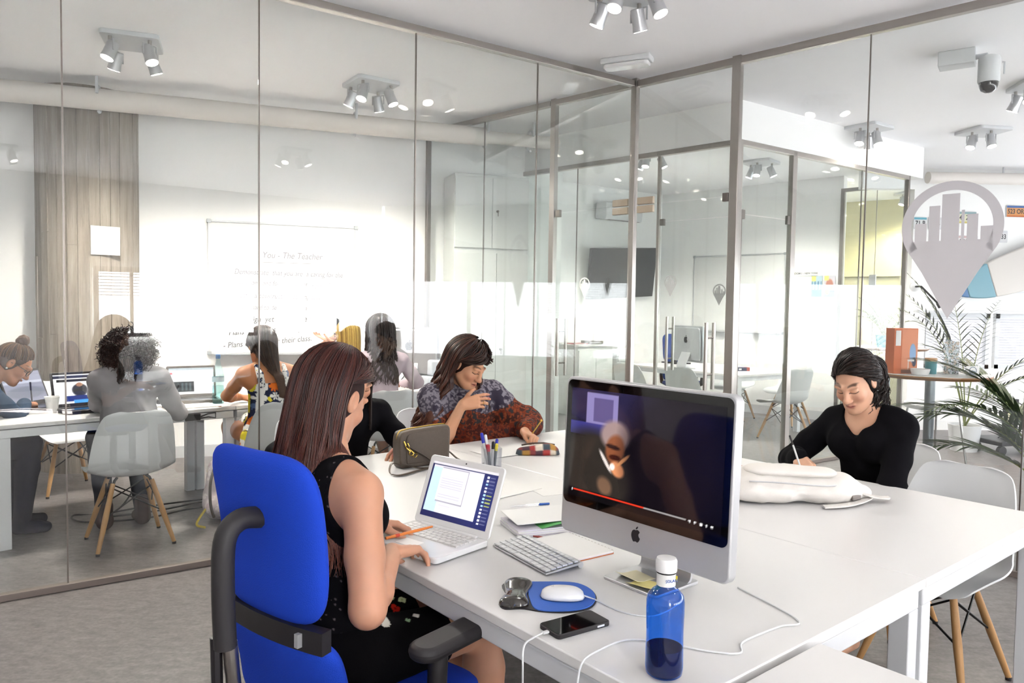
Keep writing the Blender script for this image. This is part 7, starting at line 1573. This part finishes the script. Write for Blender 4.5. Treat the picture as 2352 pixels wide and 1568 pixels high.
t = thing('white_pole', 'pale wooden pole leaning behind the palm leaves', 'pole', (0, 0, 0)); mb = MB(); mb.cyl((3.95, 5.95, .62), (4.75, 6.0, 1.12), .022, n=12); mb.build('shaft', 'beech', t).data.materials[0] = MATS['cream_paint']; mb = MB(); mb.ball((3.95, 5.95, .62), .024, 10); mb.build('end_cap', 'white_plastic', t)
t = thing('side_table', 'low pale table behind the palm leaves on the right', 'table', (4.75, 6.0, 0), R(-20)); mb = MB(); mb.box((.1, 0, .55), (1.0, .5, .03)); mb.build('top', 'cream_paint', t, bevel=.004)
for sx in (-.35, .55):
    for sy in (-.2, .2): mb = MB(); mb.cyl((sx, sy, 0), (sx, sy, .535), .014, n=10); mb.build('leg', 'wire_black', t)
# plates, surfboard, lamp on the far right wall
def yw(x): return 9.31 + (x - 4.95) * .052 - .004
def plate_col(c1, c2, c3):
    def f_(u, v): img = fill(u, hexc(c1)); put(img, (v > .82) * 1., c2); put(img, (v < .16) * 1., c3); return img
    return f_
for k, (x, z, txt, c1, c2, c3, lb) in enumerate(((5.60, 2.655, '544 ZJY', '#efeec8', '#8fb0b4', '#d9c860', 'cream licence plate reading 544 ZJY inside the map pin'), (6.01, 2.43, '7ABZ933', '#efeff0', '#e4e4ea', '#eaeaee', 'white licence plate reading 7ABZ933 right of the map pin'), (6.27, 2.745, '523 ORG', '#e8a05a', '#3c6ab0', '#d8702a', 'orange and blue licence plate at the right edge'),
        (5.03, 2.575, '71 B', '#eef0f0', '#5fb8d0', '#e8e8ea', 'white licence plate with a blue top, left part of the pin'), (5.22, 2.575, '8 26', '#efeff2', '#e6e6ea', '#e6e6ea', 'white licence plate with an 8 inside the pin'), (5.02, 2.265, 'T 41', '#efeff2', '#3a3a44', '#e6e6ea', 'white licence plate low on the left of the pin'), (5.24, 2.265, '2 88', '#efeff2', '#d0d0da', '#e6e6ea', 'white licence plate low in the middle of the pin'), (5.63, 2.36, 'HY 73', '#f1eeee', '#d8b8b8', '#eeeaea', 'white licence plate reading HY low on the right of the pin'))):
    t = thing('licence_plate', lb, 'licence plate', (x, yw(x) - .006, z), math.atan2(.19, 3.65), 'licence plates on the wall'); w_ = .29 if k < 3 or k == 7 else .17
    mb = MB(); mb.prism(rrect(w_, .15, .012), .003, frame((0, 0, 0), (1, 0, 0), (0, 0, 1), (0, -1, 0))); mb.build('plate', 'white_metal', t); paint_grid('plate_print', w_ - .012, .138, 30, 24, plate_col(c1, c2, c3), 'print', frame((0, -.0035, 0), (1, 0, 0), (0, 0, 1), (0, -1, 0)), t)
    text_mesh(txt, .082, 'plate_number', 'ink_dark', frame((0, -.0042, -.028), (1, 0, 0), (0, 0, 1), (0, -1, 0)), t, align='CENTER', sx=.86 if len(txt) < 7 else .80, bold=.002)
t = thing('surfboard', 'white surfboard with teal band and blue tip hung on the far right wall', 'surfboard', (5.42, yw(5.42) - .09, 1.72), math.atan2(.19, 3.65)); out = catmull([(0, 0), (.10, .085), (.40, .20), (.85, .255), (1.3, .25), (1.75, .16), (1.92, .05), (1.95, 0), (1.92, -.05), (1.75, -.16), (1.3, -.25), (.85, -.255), (.40, -.20), (.10, -.085), (0, 0)], 90)[:-1]
sm = Matrix.Rotation(R(-19), 4, 'Y') @ frame((0, 0, 0), (1, 0, 0), (0, 0, 1), (0, -1, 0))
for nm, m_, x0, x1 in (('nose', 'cap_blue', -1, .17), ('band', 'label_teal', .17, .50), ('deck', 'board_cream', .50, 3)):
    if m_ == 'label_teal': mat(m_, '#6fa3b4', .4)
    if m_ == 'board_cream': mat(m_, '#dcd6d0', .4)
    po = [tuple(p_) for p_ in out if x0 - 1e-6 <= p_[0] <= x1 + 1e-6]
    def edge(x):
        j = [abs(p_[1]) for p_ in out]; xs = [p_[0] for p_ in out]; b_ = min(range(len(out)), key=lambda i: abs(xs[i] - x)); return j[b_]
    up = sorted([p_ for p_ in po if p_[1] >= 0]); dn = sorted([p_ for p_ in po if p_[1] < 0], reverse=True)
    poly = ([(x0, -edge(x0)), (x0, edge(x0))] if x0 > 0 else []) + up + ([(x1, edge(x1)), (x1, -edge(x1))] if x1 < 2 else []) + dn
    mb = MB(); mb.prism(poly[::-1], .05, sm); mb.build(nm, m_, t, bevel=.012)
mat('logo_red', '#c03040', .5); mat('logo_navy', '#2a3a90', .5)
text_mesh('N', .10, 'lettering', 'logo_red', sm @ Matrix.Translation((.98, .14, .0512)) @ Matrix.Rotation(R(-90), 4, 'Z'), t, bold=.003); text_mesh('SP', .10, 'lettering', 'logo_navy', sm @ Matrix.Translation((.98, .055, .0512)) @ Matrix.Rotation(R(-90), 4, 'Z'), t, bold=.003)
mb = MB(); mb.box((.75, .04, .02), (.35, .08, .02)); mb.build('wall_rest', 'white_plastic', t)
t = thing('swing_lamp', 'white wall lamp with a black jointed arm left of the surfboard', 'lamp', (4.99, yw(4.99), 1.79)); mb = MB(); mb.lathe([(0, 0), (.06, 0), (.06, .02), (.03, .035), (0, .035)], 24, frame((0, 0, 0), (1, 0, 0), (0, 0, 1), (0, -1, 0)), cap=False); mb.build('wall_plate', 'white_plastic', t); mb = MB(); mb.tube([(0, -.03, 0), (.02, -.12, .0), (.16, -.22, -.19), (.20, -.22, -.24)], .012, 8); mb.build('arm', 'wire_black', t); mb = MB(); mb.cyl((.17, -.22, -.20), (.21, -.22, -.25), .02, .028, n=14); mb.build('head', 'black_plastic', t)

# ================================================================== WHITE BACKPACK AND POUCH ON THE FAR DESK
S_ = SDF(); S_.cap((-.20, 0, .05), (.12, 0, .05), .115, .10, k=.05, ax=(0, 0, 1), fl=.55); S_.cap((-.16, .02, .09), (.04, .02, .085), .085, .075, k=.03, ax=(0, 0, 1), fl=.5); S_.cap((.10, -.02, .05), (.22, 0, .03), .07, .05, k=.05, ax=(0, 0, 1), fl=.6); S_.clip((0, 0, .003), (0, 0, -1))
V, F = S_.mesh(.005); V = fold_disp(V, F, .012, 16, (1, 1, 1)); t = thing('canvas_backpack', 'soft white canvas backpack lying on the far desk', 'backpack', (1.13, 2.86, TZ), R(2)); mesh_obj('bag', V, F, 'canvas_white', t, angle=180)
S_ = SDF(); S_.cap((-.17, -.01, .118), (.06, -.03, .112), .062, .056, k=.02, ax=(0, 0, 1), fl=.35); V, F = S_.mesh(.005); mesh_obj('front_pocket', V, F, 'canvas_white', t, angle=180)
for sg, pts in ((1, [(.18, .05, .07), (.25, .07, .05), (.27, 0, .02), (.22, -.06, .012), (.12, -.12, .008), (.02, -.14, .006)]), (-1, [(.16, -.06, .06), (.24, -.05, .03), (.31, -.04, .02), (.34, .0, .012)])):
    st = catmull(pts, 24); rows = [[(x, y - .018, z), (x, y, z + .004), (x, y + .018, z)] for x, y, z in st]; mb = MB(); sheet(mb, rows, .005); mb.build('strap', 'canvas_white', t)
mb = MB(); mb.tube([tuple(x) for x in catmull([(-.24, -.09, .09), (-.12, -.115, .09), (.02, -.115, .08), (.10, -.09, .075)], 20)], .003, 6); mb.build('zip', 'aluminium', t); mb = MB(); mb.box((.17, -.085, .03), (.05, .012, .02), R(30)); mb.build('buckle', 'steel_dark', t, bevel=.003)
S_ = SDF(); S_.cap((-.04, 0, .045), (.06, 0, .045), .085, .08, k=.03, ax=(0, 0, 1), fl=.5); S_.clip((0, 0, .003), (0, 0, -1)); V, F = S_.mesh(.004); V = fold_disp(V, F, .01, 18, (1, 1, 1))
t = thing('floral_pouch', 'pink flowered cloth pouch behind the big computer', 'pouch', (.93, 3.02, TZ), R(10)); mesh_obj('pouch', V, F, 'floral_bag', t, angle=180, col=flowers(V, '#efe2da', 6.2, .016, (('#cf8f86', '#b06a60', .8, 5), ('#d9a99a', '#c07a6a', .6, 5), ('#e8d6c8', '#c98a7a', .7, 6)))); mb = MB(); mb.tube([(-.1, -.02, .07), (0, -.03, .088), (.1, -.02, .075)], .004, 6); mb.build('zip', 'beech', t)
mb = MB(); mb.prism(rrect(.29, .21, .004), .006); o = mb.build('writing_pad', 'paper'); o.location = (1.22, 3.20, TZ); o.rotation_euler = (0, 0, R(35)); tag(o, 'white writing pad under the hand of the woman in black', 'writing pad')
